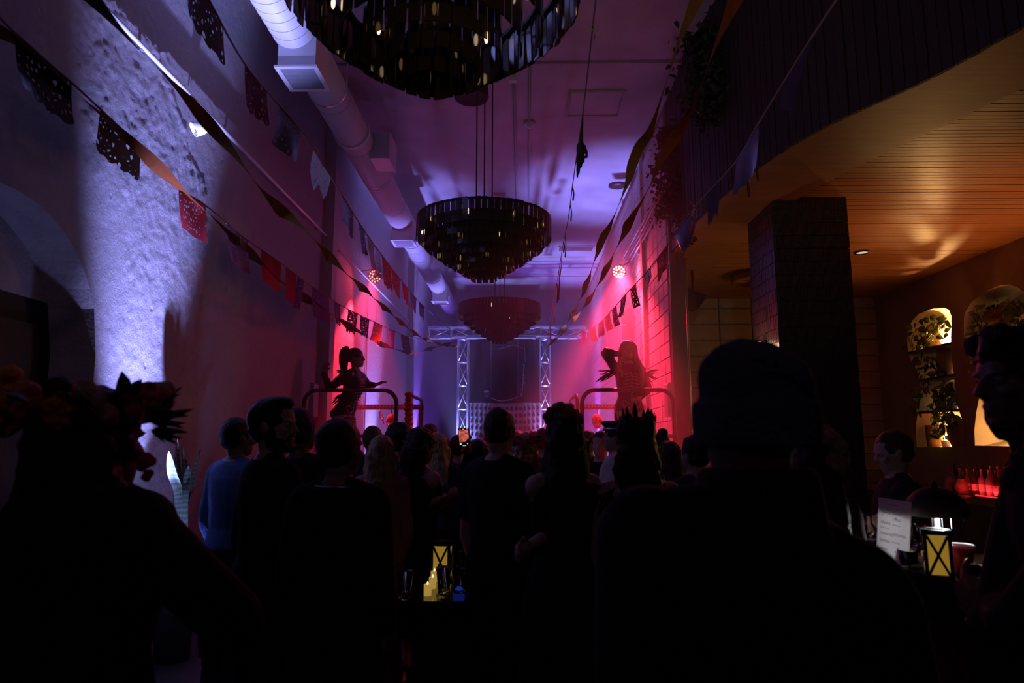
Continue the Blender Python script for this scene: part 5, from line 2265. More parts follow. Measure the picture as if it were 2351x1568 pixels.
point('niche_glow', (XBW + 0.27, atX(2300, 1000, XBW).y, min(b for a, b in N2) + 0.08), WARM, 14, 0.03)

# recessed downlight and column lamp
dl = atZ(1979, 579, ZS + 0.03)
root = thing('downlight', 'round recessed downlight in the slatted bar ceiling beside the column', 'downlight', dl)
bm = B()
lathe(bm, [(0.075, dl.z + 0.01), (0.095, dl.z + 0.0), (0.095, dl.z - 0.012), (0.070, dl.z - 0.012)], (dl.x, dl.y, 0), 28, cap=False)
part('trim_ring', bm, BLACKM, root, True)
bm = B()
lathe(bm, [(0.001, dl.z - 0.004), (0.07, dl.z - 0.004)], (dl.x, dl.y, 0), 24, cap=False)
part('lens', bm, mat('downlight_lens', (1, 0.9, 0.7), 0.4, var=0, emit=(1.0, 0.75, 0.5), es=0.5), root)
sc = Vector((cx0 - 0.05, 7.05, atX(1755, 797, cx0 - 0.05).z))
root = thing('wall_lamp', 'bright frosted wall lamp on the side of the tiled column', 'lamp', sc)
bm = B()
box(bm, sc + Vector((0.035, 0, 0)), (0.03, 0.09, 0.16))
part('back_plate', bm, BLACKM, root)
bm = B()
ell(bm, sc + Vector((-0.02, 0, 0)), (0.055, 0.055, 0.075))
part('frosted_shade', bm, mat('frosted_glow', (1, 0.9, 0.75), 0.5, var=0, emit=(1.0, 0.80, 0.55), es=3.0), root, True)
point('wall_lamp_light', sc + Vector((-0.09, 0, 0)), (1.0, 0.6, 0.28), 4, 0.04)
# speaker at the end of the hall wall
c = atY(1590, 684, 9.4)
root = thing('speaker', 'dark wedge-shaped speaker hung by the end of the block wall', 'speaker', c)
bm = B()
prism(bm, [(c.x - 0.17, c.z + 0.16), (c.x - 0.14, c.z - 0.14), (c.x + 0.06, c.z - 0.16), (c.x + 0.16, c.z - 0.02), (c.x + 0.16, c.z + 0.02)][::1], 0.3, 'y', 9.3)
part('cabinet', bm, BLACKM, root)
bm = B()
box(bm, (c.x + 0.02, 9.45, (c.z + 0.15 + ZS) / 2), (0.03, 0.03, ZS - c.z - 0.12))
part('bracket', bm, BLACKM, root)
# small paper flag pinned on the column
pf = atY(1890, 985, cyf - 0.02)
bm = B()
prism(bm, [(pf.x - 0.075, pf.z + 0.05), (pf.x - 0.075, pf.z - 0.03), (pf.x - 0.02, pf.z - 0.075), (pf.x + 0.03, pf.z - 0.075), (pf.x + 0.075, pf.z - 0.03), (pf.x + 0.075, pf.z + 0.05)][::-1], 0.002, 'y', cyf - 0.022)
tag(obj('paper_flag', bm, paper_mat('tan_cut_paper', (0.35, 0.20, 0.10), True, 60, 0.2)), 'small tan cut-paper flag pinned to the tiled column', 'flag')

# ================================================================== cocktail table in mid hall
ZTB = 0.76
tf = atZ(985, 1381, ZTB)
tcx, tcy = tf.x + 0.02, tf.y + 0.38
root = thing('table', 'black glossy table in mid hall carrying candles, a lantern and glasses', 'table', (tcx, tcy, 0))
bm = B()
box(bm, (tcx, tcy, ZTB - 0.02), (0.42, 0.76, 0.04))
bmesh.ops.bevel(bm, geom=[e for e in bm.edges], offset=0.006, segments=2, affect='EDGES')
part('table_top', bm, mat('gloss_black', (0.01, 0.01, 0.011), 0.10, spec=0.6, var=0), root)
bm = B()
box(bm, (tcx + 0.02, tcy + 0.02, ZTB / 2), (0.30, 0.5, ZTB - 0.06))
part('pedestal', bm, BLACKM, root)
bm = B()
box(bm, (tcx + 0.02, tcy, 0.015), (0.40, 0.60, 0.03))
part('foot', bm, BLACKM, root)


def ont(px, py):
    return atZ(px, py, ZTB + 0.001)


CANDLE = mat('candle_wax', (0.75, 0.55, 0.18), 0.5, var=0.06, emit=(1.0, 0.62, 0.12), es=0.35)
for i, (px, py, h, lab) in enumerate(((981.5, 1367, 0.058, 'stubby yellow candle nearest the table edge'), (993, 1351, 0.062, 'middle yellow candle of the three on the table'), (997, 1336, 0.062, 'yellow candle at the back, right before the lantern'))):
    p = ont(px, py)
    root = thing('candle', lab, 'candle', p, 'three candles on the black table')
    bm = B()
    lathe(bm, [(0.018, 0), (0.0205, 0.002), (0.0205, h), (0.017, h + 0.001), (0.013, h - 0.008), (0.002, h - 0.009)], p, 22)
    part('wax', bm, CANDLE, root, True)
    bm = B()
    ell(bm, p + Vector((0, 0, h + 0.004)), (0.004, 0.004, 0.011), seg=8, rings=6)
    part('flame', bm, mat('led_flame', (1, 0.8, 0.4), 0.4, var=0, emit=(1, 0.75, 0.3), es=2.5), root, True)
lantern('black lantern with amber lattice windows on the table behind the candles', ont(1015, 1331), 0.118, 0.225, -0.12)
tumbler(ont(928.5, 1376), 0.030, 0.043, 0.145, 'empty pint glass alone at the left corner of the black table')
tumbler(ont(1018, 1360), 0.030, 0.042, 0.135, 'empty pint glass beside the candles before the lantern')
tumbler(ont(1058, 1304), 0.034, 0.040, 0.11, 'dim fluted glass at the back of the table by the lantern', flute=1)
p = ont(1054, 1357)
root = thing('drink', 'drink lit deep blue at the right corner of the black table', 'drink', p)
bm = B()
lathe(bm, [(0.01, 0.0), (0.034, 0), (0.040, 0.12), (0.037, 0.12), (0.032, 0.008), (0.01, 0.006)], p, 28)
part('glass', bm, GLASS, root, True)
bm = B()
lathe(bm, [(0.002, 0.01), (0.030, 0.01), (0.034, 0.085), (0.002, 0.085)], p, 22)
part('liquid', bm, mat('blue_lit_liquid', (0.02, 0.06, 0.6), 0.3, var=0.6, scale=60, emit=(0.03, 0.08, 0.9), es=0.28), root, True)  # emission stands in for blue light passing through the glass

# snake plant by the left wall
pbs = atX(418, 1150, XL + 0.20)
root = thing('snake_plant', 'snake plant with tall striped leaves in a planter by the left wall', 'plant', (pbs.x, pbs.y, 0))
bm = B()
lathe(bm, [(0.08, 0), (0.12, 0.0), (0.15, 0.56), (0.135, 0.57), (0.12, 0.53), (0.05, 0.52)], (pbs.x, pbs.y, 0), 28)
part('planter', bm, mat('planter_grey', (0.08, 0.08, 0.085), 0.6), root, True)
SNK = bpy.data.materials.new('snake_leaf')
SNK.use_nodes = True
nt = SNK.node_tree
wv = nt.nodes.new('ShaderNodeTexWave')
wv.bands_direction = 'Z'
wv.inputs['Scale'].default_value = 9
wv.inputs['Distortion'].default_value = 6
tcn = nt.nodes.new('ShaderNodeTexCoord')
cr = nt.nodes.new('ShaderNodeValToRGB')
cr.color_ramp.elements[0].color = (0.09, 0.16, 0.10, 1)
cr.color_ramp.elements[1].color = (0.20, 0.30, 0.21, 1)
nt.links.new(tcn.outputs['Object'], wv.inputs['Vector'])
nt.links.new(wv.outputs['Color'], cr.inputs['Fac'])
nt.links.new(cr.outputs['Color'], nt.nodes['Principled BSDF'].inputs['Base Color'])
for (x0, y0, x1, y1, x2, y2, wd) in ((412, 1150, 396, 1085, 389, 1035, 0.075), (415, 1150, 402, 1100, 404, 1050, 0.06), (424, 1150, 430, 1110, 434, 1068, 0.075), (428, 1150, 432, 1100, 428, 1052, 0.04),
                                  (430, 1150, 445, 1090, 461, 1032, 0.04), (414, 1150, 414, 1120, 418, 1118, 0.05), (420, 1150, 412, 1070, 409, 1008, 0.03), (426, 1150, 424, 1080, 421, 1028, 0.03), (432, 1150, 445, 1118, 458, 1104, 0.03)):
    X_ = XL + 0.20 + RND.uniform(-0.06, 0.06)
    pts = catmull([Vector((pbs.x + RND.uniform(-0.06, 0.06), pbs.y + RND.uniform(-0.06, 0.06), 0.53)), atX(x0, y0, X_), atX(x1, y1, X_), atX(x2, y2, X_)], 5)
    bm = B()
    rows = []
    n = len(pts)
    for k, p in enumerate(pts):
        u = k / (n - 1)
        ww = wd * (0.55 + 0.9 * u if u < 0.5 else 1.0 * (1 - ((u - 0.5) / 0.5) ** 2.2) + 0.02)
        rows.append((bm.verts.new(p - _r * ww / 2 + Vector((0, -0.01, 0))), bm.verts.new(p + Vector((0, 0.012, 0))), bm.verts.new(p + _r * ww / 2 + Vector((0, -0.01, 0)))))
    for a, b in zip(rows, rows[1:]):
        bm.faces.new((a[0], a[1], b[1], b[0]))
        bm.faces.new((a[1], a[2], b[2], b[1]))
    part('leaf', bm, SNK, root, True)
# ================================================================== people
def ring(cx, cy, cz, rx, ry, n=20, e=2.3):
    out = []
    for k in range(n):
        a = 2 * PI * k / n
        c, s = math.cos(a), math.sin(a)
        out.append(Vector((cx + rx * math.copysign(abs(c) ** (2 / e), c), cy + ry * math.copysign(abs(s) ** (2 / e), s), cz)))
    return out


TORSO = {'m': [(.470, .080, .060, -.004), (.50, .092, .066, -.006), (.535, .096, .068, -.008), (.60, .086, .060, 0), (.66, .090, .064, .002), (.72, .100, .069, .003),
               (.775, .106, .064, .0), (.808, .100, .052, -.004), (.832, .064, .042, -.006), (.855, .036, .036, -.004)],
         'f': [(.470, .084, .062, -.006), (.50, .098, .070, -.010), (.535, .099, .070, -.010), (.61, .070, .052, 0), (.66, .076, .058, .003), (.725, .086, .072, .010),
               (.775, .090, .060, .002), (.805, .084, .048, -.003), (.830, .054, .038, -.005), (.855, .031, .031, -.003)]}
HEADR = [(0.0, .30, .02, .13), (.03, .37, -.02, .17), (.10, .40, -.14, .22), (.20, .41, -.28, .27), (.35, .40, -.37, .30), (.48, .375, -.42, .32), (.58, .40, -.445, .325),
         (.66, .405, -.455, .33), (.78, .36, -.43, .315), (.88, .27, -.35, .255), (.95, .15, -.24, .17), (.99, .03, -.12, .07)]


def limb(bm, pts, radii, per=5, n=12):
    C = catmull(pts, per)
    rr = []
    for i in range(len(C)):
        u = i / per
        k = min(int(u), len(radii) - 2)
        rr.append(radii[k] + (radii[k + 1] - radii[k]) * (u - k))
    tube(bm, C, rr, n)


def hand(bm, wr, d, nrm, H, curl=0.35, side_sign=1, spread=0.0):
    d = Vector(d).normalized()
    nrm = (Vector(nrm) - d * Vector(nrm).dot(d)).normalized()
    sd = d.cross(nrm) * side_sign
    M = Matrix((sd, d, nrm)).transposed().to_4x4()
    ell(bm, wr + d * (.026 * H), (.0235 * H, .034 * H, .0115 * H), M, 12, 8)
    for i, L_ in enumerate((.039, .045, .043, .034)):
        o = (-.018 + .012 * i)
        b0 = wr + d * (.050 * H) + sd * (o * H * -1)
        pts = [wr + d * (.03 * H) + sd * (-o * H * 0.8), b0]
        a = 0.0
        p = b0
        for s in range(3):
            a += curl * (0.7 + 0.3 * s)
            dd = d * math.cos(a) - nrm * math.sin(a) + sd * (-(o * spread * 30))
            p = p + dd * (L_ * H / 3 * (1.15 - .12 * s))
            pts.append(p)
        tube(bm, pts, [.0068 * H, .0066 * H, .0060 * H, .0055 * H, .0042 * H], 7)
    t0 = wr + d * (.014 * H) + sd * (.016 * H)
    t1 = t0 + sd * (.014 * H) + d * (.016 * H) - nrm * (.004 * H)
    t2 = t1 + sd * (.006 * H) + d * (.020 * H) - nrm * (.008 * H)
    tube(bm, [t0, t1, t2], [.0085 * H, .0075 * H, .0052 * H], 7)


def feathers(root, name, centers, n, size, m, dirfn, wd=0.16):
    bl = B()
    for i in range(n):
        c = centers[i % len(centers)]
        d = Vector(dirfn(i)).normalized()
        s = size * RND.uniform(0.6, 1.15)
        nn = d.cross(Vector((RND.uniform(-1, 1), RND.uniform(-1, 1), RND.uniform(-1, 1)))).normalized()
        p = Vector(c) + Vector((RND.uniform(-1, 1), RND.uniform(-1, 1), RND.uniform(-1, 1))) * size * 0.12
        rows = []
        for k in range(6):
            u = k / 5
            w_ = s * wd * (0.25 + 1.6 * u * (1 - u) + 0.15 * (1 - u)) if k < 5 else 0.002
            q = p + d * s * u + Vector((0, 0, -0.22 * s * u * u))
            rows.append((bl.verts.new(q - nn * w_ / 2), bl.verts.new(q + nn * w_ / 2)))
        for a, b in zip(rows, rows[1:]):
            bl.faces.new((a[0], a[1], b[1], b[0]))
    o = obj(name, bl, m, root, True)
    o['kind'] = 'stuff'
    return o


def person(label, px, py, z, yaw, sex='m', skin=SKIN_M, top=None, sleeve='long', bottom=None, bkind='trousers', hair='short', hairm=None,
           head=(0.0, 0.0), arms=None, warm=None, floor=0.0, vox=0.014, bulk=1.0, oy=None, headscale=1.0, hairtop=0.0, group=None, beard=None,
           shoe=None, hairlen=1.2, wloc_=None, neckline=.84, toplow=.455, inflate=.011, eyes=False):
    """px, py, z: picture position and depth of the crown of the head; the rest is local, +y = the way the body faces"""
    tp = CAM + ray(px, py) * z
    H = tp.z - hairtop - floor
    root = thing('person', label, 'person', (tp.x, tp.y, floor), group)
    yr = math.radians(yaw)
    root.rotation_euler = (0, 0, yr)
    Ri = Matrix.Rotation(-yr, 3, 'Z')
    top = top or CLOTHB
    bottom = bottom or CLOTHB
    hairm = hairm or HAIR_K
    shoe = shoe or BLACKM
    oyf = oy or (lambda t: 0.0)

    def L(wp):                                   # world point -> local
        return Ri @ (Vector(wp) - Vector((tp.x, tp.y, floor)))
    fem = sex == 'f'
    shx = (.083 if fem else .092) * bulk
    body, shirt, trous = B(), B(), B()
    rt = TORSO[sex]

    def torso(bm, z0, z1, inf):
        rg = []
        for (t, rx, ry, o) in rt:
            if z0 - .02 <= t <= z1 + .02:
                b_ = bulk if .56 < t < .83 else (bulk + 1) / 2
                rg.append(ring(0, (o + oyf(t)) * H, min(max(t, z0), z1) * H, (rx * b_ + inf) * H, (ry * b_ + inf) * H))
        skinrings(bm, rg)
    torso(body, .47, .855, 0)
    # legs
    stance = .055 if not fem else .048
    for s in (-1, 1):
        hip = Vector((s * .050, oyf(.5), .50)) * H
        knee = Vector((s * stance, .006 + oyf(.3), .285)) * H
        ank = Vector((s * stance, -.010 + oyf(.05), .045)) * H
        P_ = [hip, hip.lerp(knee, .5) + Vector((s * .004, .004, 0)) * H, knee, knee.lerp(ank, .35) + Vector((0, -.010, 0)) * H, knee.lerp(ank, .75), ank]
        limb(body, P_, [.060, .053, .036, .037, .026, .021] if False else [x * H for x in (.060, .053, .036, .037, .026, .021)], 4)
        ell(body, ank + Vector((s * .006, .035, -.024)) * H, (.024 * H, .070 * H, .020 * H))
        inf = .012 * H
        if bkind in ('trousers', 'flared'):
            fl_ = 0.0 if bkind == 'trousers' else .035 * H
            limb(trous, [P_[0] + Vector((0, 0, .02 * H))] + P_[1:5] + [ank + Vector((0, 0, -.012 * H))],
                 [.064 * H, .057 * H + inf, .040 * H + inf, .037 * H + inf, .030 * H + inf + fl_ * .5, .030 * H + inf + fl_], 4)
        bs = B()
        ell(bs, ank + Vector((s * .006, .036, -.022)) * H, (.029 * H, .078 * H, .023 * H), None, 12, 8)
        ell(bs, ank + Vector((0, 0, .0)) * H, (.026 * H, .030 * H, .03 * H), None, 12, 8)
        for v in bs.verts:
            v.co.z = max(v.co.z, 0.002)
        remesh(obj('shoe', bs, shoe, root), 0.012, 1)
    if bkind in ('trousers', 'flared'):
        torso(trous, .465, .555, .012)
    elif bkind == 'skirt':
        skinrings(trous, [ring(0, (oyf(t) - .004) * H, t * H, rx * H, ry * H) for t, rx, ry in ((.60, .082, .066), (.54, .112, .085), (.46, .122, .095), (.34, .130, .105), (.20, .150, .125))])
    elif bkind == 'brief':
        torso(trous, .478, .60, .006)
    # arms
    arms = arms or {}
    for s, nm in ((-1, 'L'), (1, 'R')):
        sh = Vector((s * shx, oyf(.80) - .004, .795)) * H
        a = arms.get(nm)
        curl, nr, spread = .35, None, 0
        if a is None:
            el_ = Vector((s * (shx + .024), -.018 + oyf(.65), .625)) * H
            wr = Vector((s * (shx + .020), .030 + oyf(.6), .480)) * H
            hd = Vector((-s * .1, .25, -1))
        else:
            el_, wr = L(a[0]), L(a[1])
            hd = L(a[2]) - wr if len(a) > 2 and a[2] is not None else wr - el_
            if len(a) > 3:
                curl = a[3]
            if len(a) > 4:
                nr = Ri @ Vector(a[4])
            if len(a) > 5:
                spread = a[5]
        up_ = sh + Vector((0, 0, .0))
        ell(body, sh, (.033 * H * bulk, .034 * H * bulk, .036 * H))
        trap = [Vector((s * .012, -.006 + oyf(.84), .845)) * H, Vector((s * .05 * bulk, -.008 + oyf(.82), .820)) * H, sh + Vector((0, 0, .004 * H))]
        limb(body, trap, [.024 * H, .024 * H, .030 * H], 4)
        R1 = [.037 * bulk, .033 * bulk, .026] if not fem else [.031, .027, .022]
        R2 = [.026, .026, .016] if not fem else [.022, .021, .0135]
        limb(body, [up_, up_.lerp(el_, .5), el_, el_.lerp(wr, .35), wr], [x * H for x in (R1[0], R1[1], R1[2], R2[1], R2[2])], 4)
        hand(body, wr, hd, nr if nr is not None else Vector((s, 0.15, 0)), H, curl, s if nr is None else 1, spread)
        if sleeve != 'none':
            ell(shirt, sh, ((.033 * bulk + inflate) * H, (.034 * bulk + inflate) * H, (.036 + inflate) * H))
            limb(shirt, [trap[0] + Vector((0, 0, -.012 * H)), trap[1], trap[2]], [(.022 + inflate) * H, (.024 + inflate) * H, (.030 + inflate) * H], 4)
            i_ = inflate * H
            if sleeve == 'long':
                limb(shirt, [up_, up_.lerp(el_, .5), el_, el_.lerp(wr, .35), el_.lerp(wr, .95)], [R1[0] * H + i_, R1[1] * H + i_, R1[2] * H + i_ * 1.2, R2[1] * H + i_, R2[2] * H + i_], 4)
            else:
                limb(shirt, [up_, up_.lerp(el_, .4), up_.lerp(el_, .78)], [R1[0] * H + i_, R1[1] * H + i_, R1[1] * H + i_ * 1.3], 4)
    if top != 'bare':
        torso(shirt, toplow, neckline, inflate)
    # neck and head
    hh = .135 * H * headscale
    nb = Vector((0, (-.004 + oyf(.84)) * H, .825 * H))
    hp = Vector((0, oyf(1.0) * H, H - hh))
    Mh = Matrix.Translation(hp + Vector((0, 0, .32 * hh))) @ Matrix.Rotation(math.radians(head[0]), 4, 'Z') @ Matrix.Rotation(math.radians(head[1]), 4, 'X') @ Matrix.Translation(Vector((0, 0, -.32 * hh)))
    limb(body, [nb, nb.lerp(hp, .5), Mh @ Vector((0, -.08 * hh, .25 * hh))], [(.036 if not fem else .029) * H, (.032 if not fem else .025) * H, (.034 if not fem else .027) * H], 4)

    def tr(verts):
        bmesh.ops.transform(bmh, matrix=Mh, verts=verts)
    bmh = body
    n0 = len(body.verts)
    body.verts.ensure_lookup_table()
    hs = B()
    bmh = hs
    skinrings(hs, [ring(0, (f_ + b_) / 2 * hh, t * hh, w_ * hh, (f_ - b_) / 2 * hh, 20, 2.15) for t, f_, b_, w_ in HEADR])
    tube(hs, [Vector((0, .37, .55)) * hh, Vector((0, .44, .46)) * hh, Vector((0, .49, .375)) * hh, Vector((0, .40, .335)) * hh], [.035 * hh, .045 * hh, .065 * hh, .05 * hh], 8)
    ell(hs, Vector((0, .405, .235)) * hh, (.095 * hh, .045 * hh, .028 * hh))
    ell(hs, Vector((0, .395, .175)) * hh, (.085 * hh, .045 * hh, .032 * hh))
    ell(hs, Vector((0, .355, .06)) * hh, (.08 * hh, .06 * hh, .055 * hh))
    for s in (-1, 1):
        ell(hs, Vector((s * .135, .375, .575)) * hh, (.10 * hh, .045 * hh, .03 * hh))
        ell(hs, Vector((s * .19, .30, .38)) * hh, (.09 * hh, .08 * hh, .08 * hh))
        ell(hs, Vector((s * .335, -.03, .44)) * hh, (.035 * hh, .085 * hh, .135 * hh), (0.15, s * 0.25, 0))
    bmesh.ops.transform(hs, matrix=Mh, verts=hs.verts)
    tmp = bpy.data.meshes.new('t')
    hs.to_mesh(tmp)
    hs.free()
    body.from_mesh(tmp)
    bpy.data.meshes.remove(tmp)
    remesh(obj('body', body, skin, root), vox if vox > .0065 else vox, 1)
    if top != 'bare':
        remesh(obj({'dress': 'dress'}.get(bkind, 'shirt'), shirt, top, root), max(vox, .010), 2)
    else:
        shirt.free()
    if bkind != 'none':
        remesh(obj({'skirt': 'skirt', 'brief': 'brief'}.get(bkind, 'trousers'), trous, bottom, root), max(vox, .012), 2)
    else:
        trous.free()

    def T(x, y, z_):
        return Mh @ (Vector((x, y, z_)) * hh)
    if eyes:
        for s in (-1, 1):
            b = B()
            ell(b, T(s * .135, .345, .50), (.05 * hh,) * 3, seg=10, rings=8)
            e_ = obj('eye', b, EYEW, root, True)
            b = B()
            ell(b, T(s * .135, .388, .50), (.020 * hh,) * 3, seg=8, rings=6)
            obj('iris', b, DARKH, e_, True)
    # hair
    hb = B()
    RH = Mh.to_3x3().to_4x4()
    k = hh

    def e3(x, y, z_, r, rot=None):
        ell(hb, T(x, y, z_), (r[0] * k, r[1] * k, r[2] * k), RH @ rot if rot is not None else RH, 18, 12)
    noise = None
    hv = max(.008, vox * .8)
    if hair == 'buzz':
        e3(0, -.075, .60, (.335, .425, .415))
        e3(0, -.10, .42, (.30, .345, .30))
    elif hair in ('short', 'quiff', 'curly', 'bun'):
        e3(0, -.09, .62, (.378, .48, .435))
        e3(0, -.17, .42, (.352, .35, .31))
        noise = (.007, .03)
        if hair == 'quiff':
            e3(0, .10, .93, (.27, .30, .14))
            e3(.05, .27, .94, (.18, .15, .11))
        if hair == 'curly':
            for i in range(46):
                a, b = RND.uniform(0, 2 * PI), RND.uniform(.1, 1.25)
                y_ = math.cos(b) * math.sin(a)
                if y_ > .55 and math.sin(b) < .6:
                    continue
                e3(.36 * math.cos(b) * math.cos(a), -.09 + .46 * y_, .62 + .42 * math.sin(b), (.10, .10, .10))
        if hair == 'bun':
            e3(0, -.3, 1.08, (.2, .2, .18))
    elif hair in ('long', 'wavy', 'straight', 'bigcurl', 'pony'):
        e3(0, -.085, .63, (.392, .485, .44))
        LN = hairlen
        if hair != 'pony':
            prof = [(.75, -.10, .385, .40), (.42, -.20, .41, .34), (.05, -.28, .43, .28), (-.35, -.40, .46, .23), (-.35 - LN * .4, -.44, .46, .18), (-.35 - LN * .8, -.46, .38, .14), (-.35 - LN, -.46, .22, .08)]
            rg = []
            for t, y_, w_, d_ in prof:
                sc_ = 1.25 if hair == 'bigcurl' else 1.0
                rg.append([Mh @ p if t > .0 else Vector((0, 0, 0)) + (Matrix.Translation(hp) @ Matrix.Rotation(math.radians(head[0] * .5), 4, 'Z')) @ p for p in ring(0, y_ * k, t * k, w_ * k * sc_, d_ * k * sc_, 20, 2.2)])
            skinrings(hb, rg)
            nl = 16
            for i in range(nl):
                a = PI * (i / (nl - 1)) * 1.25 - PI * .125
                x0, y0 = .40 * math.cos(a), -.12 - .36 * max(0, math.sin(a))
                if hair == 'straight':
                    am, fr = .01, 0
                else:
                    am, fr = .05, 7
                pts = []
                e = LN * RND.uniform(.8, 1.12)
                for j in range(9):
                    u = j / 8
                    zz = .45 - (.8 + e) * u
                    pts.append((Matrix.Translation(hp) @ Matrix.Rotation(math.radians(head[0] * (1 - .5 * u)), 4, 'Z')) @ (Vector((x0 * (1.05 + .12 * u) + am * math.sin(fr * u + i), y0 - .10 * u + am * math.cos(fr * u + 2 * i), zz)) * k))
                tube(hb, pts, [(.075 if hair != 'bigcurl' else .11) * k * (1 - .5 * (j / 8) ** 2) for j in range(9)], 7)
            if hair == 'bigcurl':
                for i in range(70):
                    a, u = RND.uniform(0, 2 * PI), RND.uniform(-.5 - LN * .7, 1.0)
                    y_ = math.sin(a)
                    if y_ > (.6 if headscale > 1.1 else .35) and u < .75:
                        continue
                    e3(.48 * math.cos(a), -.12 + .46 * y_, u, (.12, .12, .12))
            noise = (.022 if hair != 'straight' else .008, .04)
        else:
            e3(0, -.42, .92, (.15, .17, .15))
            tube(hb, catmull([T(0, -.42, .95), T(0, -.58, .93), T(0, -.68, .62), T(0, -.68, .1), T(0, -.62, -.35), T(0, -.60, -.75)], 4),
                 [(.15 + .13 * math.sin(PI * min(1, (j + 2) / 18))) * k * (1 if j < 16 else .6) for j in range(21)], 10)
            noise = (.006, .03)
    if hair != 'none':
        remesh(obj('hair', hb, hairm, root), hv, 1, noise)
    else:
        hb.free()
    if beard:
        b = B()
        for x, y_, z_, r in ((0, .415, .285, (.13, .05, .04)), (0, .33, .05, (.17, .13, .11)), (-.21, .17, .11, (.09, .24, .13)), (.21, .17, .11, (.09, .24, .13)), (-.285, .06, .30, (.055, .13, .18)), (.285, .06, .30, (.055, .13, .18)), (-.12, .385, .19, (.05, .05, .09)), (.12, .385, .19, (.05, .05, .09))):
            ell(b, T(x, y_, z_), (r[0] * k, r[1] * k, r[2] * k), RH)
        remesh(obj('beard', b, beard, root), .007, 0, (.004, .02))
    root['_h'] = H
    return root, H, T, L, hh, RH


def flower_crown(root, T, hh, RH, n, cols, name='flower', t=.80, r0=.40, size=.13, leaves=6, spanx=(0, 2 * PI), lm=LEAFD, jitter=.05):
    for i in range(n):
        a = spanx[0] + (spanx[1] - spanx[0]) * i / n
        b = B()
        c = T(r0 * math.cos(a), -.06 + (r0 + .1) * math.sin(a), t + RND.uniform(-jitter, jitter) * 2)
        s = size * hh * RND.uniform(.75, 1.2)
        for q in range(9):
            an = 2 * PI * q / 6
            lay = 0 if q < 6 else 1
            rr = s * (.62 if lay == 0 else .3)
            ell(b, c + Vector((rr * math.cos(an), rr * .6 * math.sin(an), rr * math.sin(an + i))), (s * .48, s * .4, s * .44), None, 8, 6)
        remesh(obj(name, b, cols[i % len(cols)], root), max(.006, s * .12), 1)
    if leaves:
        bl = B()
        for i in range(leaves):
            a = RND.uniform(*spanx)
            c = T(r0 * math.cos(a), -.06 + (r0 + .1) * math.sin(a), t)
            leaf(bl, c, Vector((math.cos(a), math.sin(a) * .5, RND.uniform(.2, 1.2))), size * hh * RND.uniform(1.0, 1.9))
        o = obj('crown_leaves', bl, lm, root)
        o['kind'] = 'stuff'


def w_(px, py, z):
    return CAM + ray(px, py) * z


PINKC = mat('dusty_pink_cloth', (0.30, 0.10, 0.12), 0.8, scale=20)
BLUEC = mat('denim_blue_cloth', (0.07, 0.17, 0.42), 0.85, scale=16, bump=0.3, bscale=40)
REDC = mat('wine_cloth', (0.10, 0.02, 0.03), 0.85)
WHITEC = mat('white_cloth', (0.55, 0.52, 0.50), 0.85)
GREYC = mat('charcoal_knit', (0.10, 0.105, 0.12), 0.95, bump=0.7, bscale=120)
SNEAK = mat('white_sneaker', (0.75, 0.75, 0.78), 0.5, var=0.05)
MARI = mat('marigold', (0.55, 0.20, 0.03), 0.8, var=0.4, scale=40, bump=0.9, bscale=50)
ROSE = mat('rose_red', (0.40, 0.03, 0.05), 0.7, var=0.35, scale=40, bump=0.7, bscale=50)
BEIGEF = mat('beige_petals', (0.42, 0.25, 0.15), 0.8, var=0.3, scale=40, bump=0.8, bscale=50)
BLACKF = mat('black_feather', (0.010, 0.009, 0.010), 0.55, spec=0.4)

# ---- nearest three
r, H, T, L, hh, RH = person('woman in black seen from behind under a large crown of flowers and leaves', 232, 900, 1.85, -18, 'f', SKIN_M, CLOTHB, 'long', CLOTHB, 'skirt', 'bigcurl',
                            HAIR_K, (-8, 0), {'R': (w_(535, 1425, 1.85), w_(500, 1470, 2.12), None), 'L': (w_(-40, 1440, 1.85), w_(30, 1540, 2.05), None)}, vox=.009, hairlen=.75, bulk=1.16, inflate=.022, headscale=1.14)
root = r
flower_crown(r, T, hh, RH, 11, [ROSE, MARI, BEIGEF, ROSE], t=.86, r0=.50, size=.20, leaves=10, spanx=(0.2, 2 * PI + .2))
for i, (px, py, dx, dy, L_, nm) in enumerate(((282, 910, -6, -58, .066, 'leaf'), (296, 905, 30, -38, .05, 'leaf'), (118, 920, -14, -50, .06, 'leaf'), (345, 950, 85, 8, .09, 'frond'), (350, 965, 78, -22, .10, 'frond'),
                                           (350, 985, 70, 10, .085, 'frond'), (352, 990, 52, 34, .07, 'frond'), (345, 985, 34, 40, .05, 'frond'), (330, 945, 60, 30, .08, 'frond'), (340, 955, 80, 34, .09, 'frond'), (348, 972, 90, 2, .08, 'frond'), (352, 996, 60, 12, .07, 'frond'), (336, 938, 70, 12, .08, 'frond'))):
    c = w_(px, py, 1.74)
    d = _r * dx - _u * dy
    b = B()
    leaf(b, L(c), (Matrix.Rotation(-r.rotation_euler.z, 3, 'Z') @ d), L_ * (1.0 if nm == 'leaf' else 1.0), (Matrix.Rotation(-r.rotation_euler.z, 3, 'Z') @ (-_f)), .1 if nm == 'leaf' else .25, .36 if nm == 'leaf' else .12)
    obj(nm, b, LEAFD, r, True)
